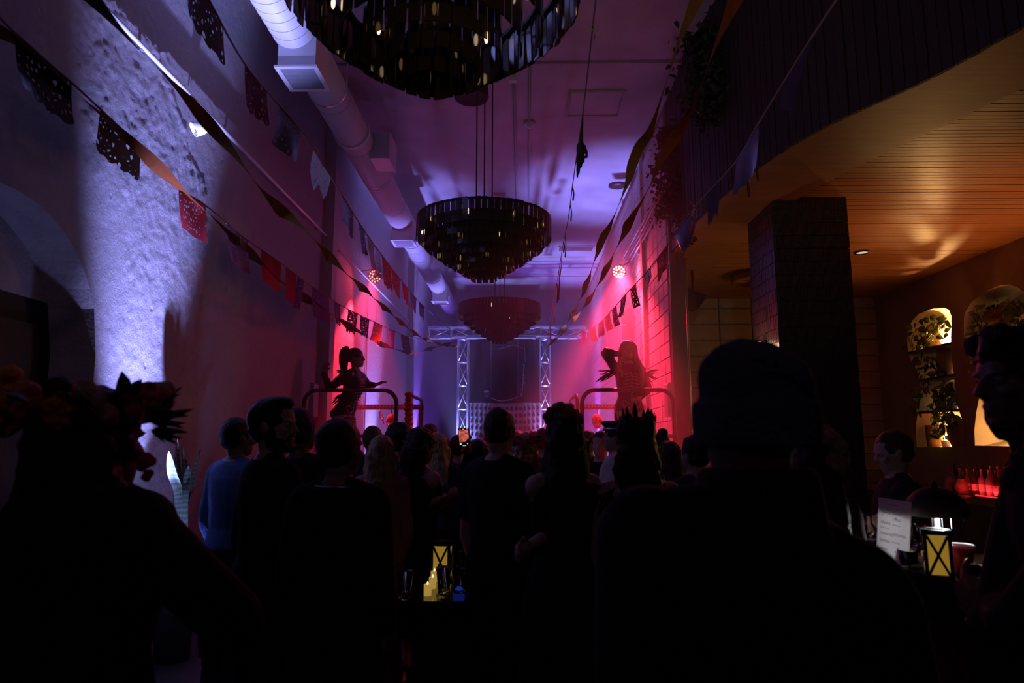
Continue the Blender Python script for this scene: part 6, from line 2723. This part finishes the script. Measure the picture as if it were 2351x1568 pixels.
for i, (px, py, s, m) in enumerate(((345, 918, .020, ROSE), (335, 1062, .026, ROSE), (338, 1090, .018, ROSE), (25, 880, .045, MARI), (55, 905, .035, MARI), (20, 930, .05, MARI), (60, 945, .03, ROSE), (10, 965, .045, MARI), (190, 903, .035, BEIGEF))):
    b = B()
    c = L(w_(px, py, 1.76))
    for q in range(10):
        d = Vector((RND.gauss(0, 1), RND.gauss(0, 1), RND.gauss(0, 1))).normalized() * s * .55
        ell(b, c + d, (s * .55,) * 3, None, 8, 6)
    remesh(obj('flower', b, m, r), max(.005, s * .12), 1)

r, H, T, L, hh, RH = person('big man in a dark jacket and grey beanie seen from behind', 1716, 818, 1.30, 14, 'm', SKIN_M, CLOTHB, 'long', CLOTHB, 'trousers', 'buzz', HAIR_K, (6, 0), None,
                            vox=.009, bulk=1.20, inflate=.022, neckline=.862)
bb = B()
# beanie: cuff, crown with slouch folds
prof = [(.30, .44, .50), (.42, .475, .53), (.58, .475, .53), (.64, .465, .51), (.67, .455, .50), (.80, .465, .51), (.92, .44, .47), (1.01, .36, .38), (1.07, .22, .24), (1.09, .05, .06)]
rg = []
for t, rx, ry in prof:
    q = []
    for j in range(32):
        a = 2 * PI * j / 32
        fold = 1 + (.035 * math.sin(3 * a + 5 * t) + .02 * math.sin(7 * a - 9 * t) if t > .66 else .006 * math.sin(16 * a) if t < .65 else 0)
        q.append(T(rx * fold * math.cos(a) * 0.93, -.05 + ry * fold * math.sin(a) * 0.95, t + (.05 * math.sin(a * 2 + 1) if t > .7 else 0)))
    rg.append(q)
skinrings(bb, rg)
remesh(obj('beanie', bb, GREYC, r), .007, 2, (.006, .05))
bb = B()
rg = []
for t, rx, ry in ((.27, .475, .525), (.30, .49, .54), (.48, .50, .55), (.60, .492, .545), (.635, .47, .53), (.60, .45, .51), (.30, .45, .51)):
    rg.append([T(rx * math.cos(2 * PI * j / 48) * .94, -.05 + ry * math.sin(2 * PI * j / 48) * .95, t) for j in range(48)])
skinrings(bb, rg, cap=False, closed=True)
obj('beanie_cuff', bb, GREYC, r, True)
bb = B()
for j, (x0, y0, x1, y1) in enumerate(((-.30, -.30, .28, -.42), (-.22, -.36, .34, -.30))):
    pts = []
    for i in range(12):
        u = i / 11
        x = x0 + (x1 - x0) * u
        tt = .93 - .10 * j - .22 * u + .03 * math.sin(6 * u)
        yb = -.05 - .495 * math.sqrt(max(0, 1 - (x / .46) ** 2)) * (1.0 if tt < .85 else .96)
        pts.append(T(x, yb + .01, tt))
    tube(bb, catmull(pts, 2), [.022 * hh] * 23, 7)
remesh(obj('beanie_fold', bb, GREYC, r), .007, 1)
# collar of the jacket
bb = B()
rg = []
for t, rx, ry in ((.80, .10, .072), (.835, .072, .060), (.872, .060, .056), (.880, .056, .052), (.872, .046, .042), (.83, .05, .044)):
    rg.append(ring(0, -.006 * H, t * H, rx * H, ry * H, 24))
skinrings(bb, rg, cap=False, closed=True)
obj('collar', bb, CLOTHB, r, True)

for ch in r.children:
    if ch.name.split('.')[0] in ('body', 'shirt', 'collar'):
        for v in ch.data.vertices:
            u = min(1, max(0, (v.co.z / H - .45) / .3))
            if v.co.z / H < .87:
                v.co.z -= (.24 * v.co.x + .030) * u * min(1, abs(v.co.x) / .05)
r, H, T, L, hh, RH = person('curly-haired guest in profile by the bar holding the red cup side', 2338, 762, 1.85, 88, 'm', SKIN_D, CLOTHB, 'long', CLOTHB, 'trousers', 'bigcurl', HAIR_K, (2, -4),
                            {'R': (w_(2300, 1425, 1.95), w_(2228, 1352, 2.22), w_(2215, 1318, 2.36), .8), 'L': (w_(2350, 1430, 1.75), w_(2275, 1398, 2.05), w_(2225, 1372, 2.15), .7)}, vox=.007, hairlen=.30, eyes=True, bulk=1.05, oy=lambda t: -.075 * min(1, max(0, (.93 - t) / .13)))
bb = B()
for i in range(9):
    c0 = T(RND.uniform(-.25, .3), RND.uniform(-.05, .22), RND.uniform(-.05, .12))
    pts = [c0]
    for j in range(10):
        pts.append(c0 + Vector((.012 * math.sin(j * 1.5 + i), .012 * math.cos(j * 1.5 + i), -.010 * j)))
    tube(bb, pts, [.0045] * 11, 5)
o = obj('curls', bb, HAIR_B, r, True)
o['kind'] = 'stuff'

# ---- middle distance
r, H, T, L, hh, RH = person('moustached man with a dark quiff, turned in profile to his right side', 632, 918, 3.3, -48, 'm', SKIN_M, CLOTHB, 'long', CLOTHN, 'trousers', 'quiff', HAIR_K, (-48, 0), None, vox=.008, beard=HAIR_K, eyes=True)
r, H, T, L, hh, RH = person('man in a bright blue long-sleeved shirt near the left wall', 550, 962, 4.5, -28, 'm', SKIN_D, BLUEC, 'long', CLOTHN, 'trousers', 'short', HAIR_K, (-20, -3), None, vox=.010, shoe=SNEAK)
bb = B()
for s in (-1, 1):
    tube(bb, [T(s * .30, .0, .53), T(s * .30, .34, .53), T(s * .14, .44, .52), T(0, .45, .53)], [.02 * hh] * 4, 6)
remesh(obj('sunglasses', bb, BLACKM, r), .006, 0)
bb = B()
skinrings(bb, [ring(0, -.004 * H, t * H, a * H, b * H, 24) for t, a, b in ((.838, .05, .043), (.848, .046, .041), (.846, .042, .037), (.836, .044, .038))], cap=False, closed=True)
obj('collar', bb, WHITEC, r, True)
person('dark-haired man behind the moustached man, back turned', 692, 940, 4.0, -8, 'm', SKIN_D, CLOTHN, 'long', CLOTHN, 'trousers', 'short', HAIR_K, (-10, 0), None, vox=.012)
r, H, T, L, hh, RH = person('broad man in a black sweater with cropped dark hair, back to us', 786, 966, 2.9, -12, 'm', SKIN_M, CLOTHB, 'long', CLOTHN, 'trousers', 'short', HAIR_K, (-14, 0), None, vox=.009, bulk=1.0)
bb = B()
skinrings(bb, [ring(0, -.005 * H, t * H, a * H, b * H, 28) for t, a, b in ((.834, .062, .050), (.838, .0625, .0505), (.840, .060, .048), (.836, .059, .047))], cap=False, closed=True)
obj('neck_chain', bb, STEEL, r, True)
person('short-haired head just past the black-sweater man', 856, 980, 6.0, 10, 'm', SKIN_M, CLOTHB, 'long', CLOTHB, 'trousers', 'short', HAIR_B, (0, 0), None, vox=.016)
person('woman with red-lit fair hair in flared pink trousers', 877, 1003, 4.6, 6, 'f', SKIN_L, PINKC, 'long', PINKC, 'flared', 'long', HAIR_Y, (0, 0), None, vox=.012, hairlen=.9)
person('tousled dark-haired man under the left lift rail', 920, 976, 5.2, -20, 'm', SKIN_M, CLOTHB, 'long', CLOTHB, 'trousers', 'curly', HAIR_K, (0, 0), None, vox=.015)
r, H, T, L, hh, RH = person('woman with long dark hair looking down at a dark phone', 966, 985, 4.75, -42, 'f', SKIN_L, CLOTHB, 'none', CLOTHB, 'skirt', 'wavy', HAIR_K, (-6, -14),
                            {'R': (w_(972, 1160, 4.62), w_(1012, 1146, 4.55), None, .6), 'L': (w_(1015, 1158, 4.9), w_(1028, 1138, 4.75), None, .6)}, vox=.010, hairlen=1.2, neckline=.80)
c = w_(1036, 1128, 4.6)
bb = B()
box(bb, c, (.075, .15, .009), (0.5, -.35, .9))
tag(obj('phone', bb, BLACKM), 'dark phone held low by the long-haired woman', 'phone')
r, H, T, L, hh, RH = person('man with shaved head in a black T-shirt, standing centre with back turned', 1148, 936, 3.7, -38, 'm', SKIN_L, CLOTHB, 'short', CLOTHB, 'trousers', 'buzz', HAIR_B, (20, 0),
                            {'R': (w_(1150, 1225, 3.62), w_(1190, 1305, 3.55), None, .35)}, vox=.008, bulk=.98)
r, H, T, L, hh, RH = person('woman filming with a raised phone, hidden behind the shaved man', 1099, 1012, 4.9, 0, 'f', SKIN_M, CLOTHB, 'long', CLOTHB, 'trousers', 'long', HAIR_K, (4, 0),
                            {'L': (w_(1076, 1080, 4.75), w_(1078, 1034, 4.62), w_(1070, 1015, 4.58), .7)}, vox=.012)
pc = w_(1065, 1003, 4.55)
root = thing('phone', 'phone held up filming, its bright screen showing the red stage', 'phone', pc)
Mp = Matrix.Translation(pc) @ Matrix((_r, -_f, _u)).transposed().to_4x4() @ Matrix.Rotation(-.07, 4, 'Y')
bb = B()
box(bb, (0, 0, 0), (.076, .009, .118 * 1.02))
bmesh.ops.bevel(bb, geom=[e for e in bb.edges], offset=.003, segments=2, affect='EDGES')
bmesh.ops.transform(bb, matrix=Mp, verts=bb.verts)
part('phone_body', bb, BLACKM, root)
SCR = bpy.data.materials.new('phone_screen')
SCR.use_nodes = True
nt = SCR.node_tree
tcn = nt.nodes.new('ShaderNodeTexCoord')
sep = nt.nodes.new('ShaderNodeSeparateXYZ')
nzs = nt.nodes.new('ShaderNodeTexNoise')
nzs.inputs['Scale'].default_value = 60
nzs.inputs['Distortion'].default_value = 1.5
crs = nt.nodes.new('ShaderNodeValToRGB')
crs.color_ramp.elements[0].color = (0.10, 0.015, 0.01, 1)
crs.color_ramp.elements[0].position = 0.3
crs.color_ramp.elements[1].color = (0.55, 0.40, 0.75, 1)
crs.color_ramp.elements[1].position = 0.72
ee = crs.color_ramp.elements.new(0.5)
ee.color = (0.75, 0.12, 0.05, 1)
nt.links.new(tcn.outputs['Object'], nzs.inputs['Vector'])
nt.links.new(nzs.outputs['Fac'], crs.inputs['Fac'])
bs_ = nt.nodes['Principled BSDF']
bs_.inputs['Base Color'].default_value = (0.01, 0.01, 0.01, 1)
nt.links.new(crs.outputs['Color'], bs_.inputs['Emission Color'])
bs_.inputs['Emission Strength'].default_value = 0.75
bb = B()
box(bb, (0, .005, .006), (.064, .0012, .078))
bmesh.ops.transform(bb, matrix=Mp, verts=bb.verts)
part('screen_picture', bb, SCR, root)
WG = mat('screen_icon', (1, 1, 1), .4, var=0, emit=(.9, .9, 1), es=.8)
for x, z_, s, h_ in ((-.024, -.045, .011, .011), (0, -.058, .022, .003), (0, .0525, .012, .003), (-.022, .0525, .004, .003), (.024, .0525, .008, .003), (.022, -.046, .007, .006)):
    bb = B()
    box(bb, (x, .005, z_), (s, .0014, h_))
    bmesh.ops.transform(bb, matrix=Mp, verts=bb.verts)
    part('screen_icon', bb, WG, root)

r, H, T, L, hh, RH = person('woman with fair hair and dark flower crown facing us between two backs', 1200, 1000, 4.4, 172, 'f', SKIN_L, CLOTHB, 'short', CLOTHB, 'skirt', 'wavy', HAIR_Y, (4, 0), None, vox=.010, hairlen=.5, eyes=True)
flower_crown(r, T, hh, RH, 8, [ROSE, LEAFD, ROSE], t=.84, r0=.40, size=.19, leaves=6)
r, H, T, L, hh, RH = person('woman with very long dark wavy hair and a posy of flowers on top, back turned', 1292, 952, 3.4, 16, 'f', SKIN_L, CLOTHB, 'none', CLOTHB, 'skirt', 'wavy', HAIR_K, (0, 0),
                            {'L': (w_(1268, 1225, 3.3), w_(1215, 1252, 3.15), None, .5)}, vox=.009, hairlen=1.75, neckline=.80)
flower_crown(r, T, hh, RH, 6, [ROSE, BEIGEF, ROSE], t=.98, r0=.26, size=.22, leaves=0)
r, H, T, L, hh, RH = person('bare-backed reveller with tall black feather headdress and chest harness', 1458, 972, 3.4, 4, 'm', SKIN_L, 'bare', 'none', CLOTHB, 'trousers', 'wavy', HAIR_K, (4, 0), None, vox=.009, hairlen=.15, bulk=1.05)
ctr = [T(.33 * math.cos(a), -.06 + .40 * math.sin(a), .80) for a in [2 * PI * i / 14 for i in range(14)]]
feathers(r, 'headdress_feathers', ctr, 44, .15, BLACKF, lambda i: (math.cos(2 * PI * (i % 14) / 14) * .10, math.sin(2 * PI * (i % 14) / 14) * .10, 1.0), .22)
bb = B()
skinrings(bb, [[T(rx * math.cos(2 * PI * j / 24), -.06 + (rx + .09) * math.sin(2 * PI * j / 24), t) for j in range(24)] for t, rx in ((.55, .38), (.75, .42), (1.05, .42), (1.12, .30))])
remesh(obj('headdress_band', bb, BLACKF, r), .012, 1, (.02, .04))
feathers(r, 'shoulder_feathers', [Vector((s * .1 * H * k_, -.02 * H, .82 * H - .012 * H * k_)) for s in (-1, 1) for k_ in (.6, 1.0, 1.3)], 60, .17, BLACKF,
         lambda i: ((1 if i % 6 > 2 else -1) * RND.uniform(.3, 1), RND.uniform(-.8, .2), RND.uniform(-.9, .2)), .2)
bb = B()
for (a, b) in (((-.10, -.062, .80), (.09, -.066, .66)), ((.10, -.062, .80), (-.09, -.066, .66)), ((-.10, -.05, .655), (.10, -.05, .655))):
    pts = [Vector(a).lerp(Vector(b), u / 8) for u in range(9)]
    pts = [Vector((p.x * H, (p.y - .012 * math.cos(p.x * 12)) * H, p.z * H)) for p in pts]
    tube(bb, pts, [.010 * H] * 9, 6, .4)
remesh(obj('harness', bb, BLACKM, r), .008, 1)
root_h = r
st = None
for i in range(12):
    b = B()
    a = 2 * PI * i / 12
    ell(b, Vector((.020 * math.cos(a) * H, -.080 * H, (.735 + .020 * math.sin(a)) * H)), .003, seg=6, rings=5)
    obj('stud', b, STEEL, r)
r, H, T, L, hh, RH = person('guest in a peaked cap trimmed with a chain, in profile', 1412, 972, 5.9, 70, 'm', SKIN_M, WHITEC, 'long', CLOTHB, 'trousers', 'short', HAIR_K, (10, 0), None, vox=.012)
bb = B()
skinrings(bb, [[T(rx * math.cos(2 * PI * j / 28), -.06 + (rx + .10) * math.sin(2 * PI * j / 28), t) for j in range(28)] for t, rx in ((.74, .36), (.88, .38), (1.02, .50), (1.08, .44), (1.10, .2))])
skinrings(bb, [[T(.34 * math.cos(a), .32 + f * math.sin(a), .76 - .12 * f) for a in [PI * j / 12 for j in range(13)]] for f in (0.0, .14, .28)], cap=False)
cap_ = obj('cap', bb, BLACKM, r, True)
bb = B()
tube(bb, [T(.30 * math.cos(a) * 1.27, -.06 + .48 * math.sin(a) * 1.02, .80) for a in [PI * j / 14 for j in range(15)]], [.012] * 15, 6)
obj('cap_chain', bb, ALU, r, True)
far = [('short', 1347, 990, 6.6, 150, 'm', HAIR_K, 'guest facing us beyond the long-haired woman, dark beard and wet-look hair'),
       ('short', 1378, 992, 6.2, 160, 'm', HAIR_K, 'dark-haired guest left of the peaked cap'),
       ('bun', 1512, 998, 5.6, 20, 'f', HAIR_B, 'woman with pinned-up hair right of the feather headdress'),
       ('long', 1536, 1015, 4.9, -10, 'f', HAIR_B, 'woman with long hair below the right lift post'),
       ('curly', 1592, 1005, 4.4, 30, 'm', HAIR_K, 'curly-haired guest half hidden by the beanie man'),
       ('short', 1188, 990, 7.6, 0, 'm', HAIR_K, 'distant guest before the DJ booth, small dark head'),
       ('curly', 1226, 994, 7.2, 0, 'm', HAIR_K, 'distant curly head before the right truss tower'),
       ('short', 1250, 984, 6.6, -20, 'm', HAIR_B, 'distant guest between booth and long-haired woman'),
       ('short', 987, 974, 7.4, 10, 'm', HAIR_K, 'distant dark head beside the inner rail of the left lift'),
       ('long', 1023, 1012, 7.0, 175, 'f', HAIR_K, 'pale-faced woman looking back from the dance floor'),
       ('long', 1005, 996, 5.8, 0, 'f', HAIR_Y, 'woman with red-lit hair behind the phone-reading woman'),
       ('short', 1052, 1000, 6.6, 5, 'm', HAIR_K, 'dark guest in front of the left truss tower'),
       ('short', 1124, 1000, 7.0, 5, 'm', HAIR_K, 'distant guest in front of the booth beside the shaved man')]
for hk, px, py, z, yw, sx, hm, lab in far:
    person(lab, px, py, z, yw, sx, RND.choice([SKIN_L, SKIN_M, SKIN_D]), RND.choice([CLOTHB, REDC, CLOTHN]), 'long', CLOTHB, 'trousers', hk, hm, (0, 0), None, vox=.018, eyes=(yw > 140))

# behind the beanie man and bartender
r, H, T, L, hh, RH = person('hooded guest with a ruffled beige flower headdress beside the tiled column', 1850, 990, 2.7, 10, 'f', SKIN_L, REDC, 'long', CLOTHB, 'skirt', 'long', HAIR_B, (0, 0), None, vox=.012)
flower_crown(r, T, hh, RH, 7, [BEIGEF], t=.85, r0=.42, size=.24, leaves=0)
flower_crown(r, T, hh, RH, 5, [BEIGEF], t=.45, r0=.46, size=.22, leaves=0, spanx=(-1.2, 1.0))
r, H, T, L, hh, RH = person('bartender in a black shirt looking down behind the bar, seen in profile', 2050, 992, 3.95, 78, 'm', SKIN_L, CLOTHB, 'short', CLOTHB, 'trousers', 'short', HAIR_B, (4, -16),
                            {'R': (w_(2075, 1175, 4.0), w_(2035, 1200, 3.8), None, .6), 'L': (w_(2050, 1175, 3.8), w_(2015, 1195, 3.65), None, .6)}, vox=.008, eyes=True)
# ---- dancers on the platforms
SUIT = mat('black_bodysuit', (0.012, 0.010, 0.013), 0.45, spec=0.5)
PRINT = mat('bone_print', (0.30, 0.26, 0.26), 0.5, var=0.05)


def bone_print(root, H, oyf, front):
    bb = B()
    prof = [(.52, .066), (.56, .064), (.61, .054), (.66, .061), (.70, .071), (.725, .080), (.76, .068), (.79, .056)]

    def fy(t, x):
        for (a, ya), (b, yb) in zip(prof, prof[1:]):
            if a <= t <= b:
                y = ya + (yb - ya) * (t - a) / (b - a)
                break
        else:
            y = prof[-1][1] if t > .7 else prof[0][1]
        w = {True: .078}.get(True)
        return (y * math.sqrt(max(.05, 1 - (x / .092) ** 2)) + .010 + oyf(t)) * H
    for i in range(11):
        t = .545 + .022 * i
        ell(bb, Vector((0, fy(t, 0), t * H)), (.010 * H, .004 * H, .007 * H), None, 8, 6)
    for i in range(6):
        t = .655 + .022 * i
        for s in (-1, 1):
            pts = [Vector((s * x * H, fy(t - .10 * x, x), (t - .14 * x) * H)) for x in (.014, .03, .045, .06)]
            tube(bb, pts, [.0042 * H, .0046 * H, .0042 * H, .002 * H], 6)
    for s in (-1, 1):
        pts = [Vector((s * x * H, fy(t, x), t * H)) for x, t in ((.012, .535), (.03, .525), (.055, .545), (.062, .570), (.045, .578), (.02, .555))]
        tube(bb, catmull(pts, 3), [.0055 * H] * 16, 6)
    o = obj('bone_print', bb, PRINT, root, True)
    o['kind'] = 'stuff'


x0, x1, zr, zp, zb_ = LL
ZD = 8.75
dl_oy = lambda t: (-.06 if t < .5 else -.06 - .03 * math.sin(PI * min(1, (t - .42) / .2)) if t < .60 else -.06 + .06 * min(1, (t - .60) / .14) if t < .74 else 0.0) if t > .1 else -.03
r, H, T, L, hh, RH = person('dancer with a high ponytail in a skeleton bodysuit posing on the left platform', 818, 801, ZD, -108, 'f', SKIN_M, SUIT, 'long', SUIT, 'brief', 'pony', HAIR_K, (14, 2),
                            {'R': (w_(757, 889, ZD - .12), w_(740, 852, ZD - .10), w_(756, 822, ZD - .10), .55, (0, -1, 0), .3),
                             'L': (w_(846, 884, ZD - .02), w_(862, 884, ZD - .10), w_(874, 879, ZD - .12), .15, (0, 0, 1), .5)}, floor=zp, vox=.0065, oy=dl_oy, toplow=.485, inflate=.006, eyes=True)
bone_print(r, H, dl_oy, 1)
feathers(r, 'feather_collar', [Vector((s * .10 * H * k_, -.03 * H, .815 * H)) for s in (-1, 1) for k_ in (.5, .9, 1.1)], 40, .13, BLACKF,
         lambda i: ((1 if i % 6 > 2 else -1) * RND.uniform(.2, 1), RND.uniform(-1, .4), RND.uniform(-.8, .7)), .2)
feathers(r, 'waist_feathers', [Vector((s * .08 * H, -.05 * H, t * H)) for s in (-1, 1) for t in (.66, .62)], 34, .15, BLACKF,
         lambda i: ((1 if i % 4 > 1 else -1) * RND.uniform(.3, 1), RND.uniform(-1, .2), RND.uniform(-1.2, .1)), .18)
x0, x1, zr, zp, zb_ = LR
ZD = 8.85
r, H, T, L, hh, RH = person('blonde dancer in a skeleton bodysuit posing on the right platform, arm behind head', 1441, 783, ZD, 186, 'f', SKIN_L, SUIT, 'long', SUIT, 'brief', 'straight', HAIR_Y, (-6, 0),
                            {'R': (w_(1388, 808, ZD - .15), w_(1428, 813, ZD - .05), w_(1438, 818, ZD + .05), .5, (0, -1, 0)),
                             'L': (w_(1488, 892, ZD), w_(1470, 913, ZD - .16), w_(1462, 918, ZD - .20), .5)}, floor=zp, vox=.0065, toplow=.485, inflate=.006, hairlen=1.1, eyes=True)
bone_print(r, H, lambda t: 0.0, 1)
for sx, zz in ((-1, .665), (1, .74)):
    bb = B()
    tube(bb, catmull([T(sx * .16, .02, .93), T(sx * .34, .10, .66), T(sx * .39, .06, .15), Vector((sx * .075, .055, .80)) * H, Vector((sx * .070, .085, zz + .03)) * H, Vector((sx * .066, .088, zz)) * H], 4),
         [.019 * H * (0.55 + 0.5 * math.sin(PI * (k + 2) / 24)) * (1 if k < 17 else .7) for k in range(21)], 8, .6)
    obj('hair_lock', bb, HAIR_Y, r, True)
feathers(r, 'feather_epaulettes', [Vector((s * .115 * H * k_, -.01 * H, (.81 - .04 * k_) * H)) for s in (-1, 1) for k_ in (.8, 1.1)], 44, .19, BLACKF,
         lambda i: ((1 if i % 4 > 1 else -1) * RND.uniform(.4, 1), RND.uniform(-.4, .4), RND.uniform(-.5, .5)), .2)

# ---- haze in the far half of the hall
bm = B()
box(bm, (-0.46, 13.0, 3.0), (4.50, 13.8, 5.96))
hz = obj('haze', bm, None)
hz['kind'] = 'stuff'
hz['label'] = 'thin stage haze filling the far half of the hall'
hm = bpy.data.materials.new('stage_haze')
hm.use_nodes = True
nt = hm.node_tree
nt.nodes.remove(nt.nodes['Principled BSDF'])
vs_ = nt.nodes.new('ShaderNodeVolumeScatter')
vs_.inputs['Color'].default_value = (0.9, 0.85, 0.95, 1)
vs_.inputs['Density'].default_value = 0.06
vs_.inputs['Anisotropy'].default_value = 0.5
nt.links.new(vs_.outputs[0], nt.nodes['Material Output'].inputs['Volume'])
hz.data.materials.append(hm)

# ---- settle: replace live modifiers by their result
dg = bpy.context.evaluated_depsgraph_get()
dg.update()
new = []
for o in REMESH:
    me = bpy.data.meshes.new_from_object(o.evaluated_get(dg))
    new.append((o, me))
for o, me in new:
    o.modifiers.clear()
    old = o.data
    o.data = me
    me.name = o.name
    if not me.materials and old.materials:
        me.materials.append(old.materials[0])
    for p in me.polygons:
        p.use_smooth = True
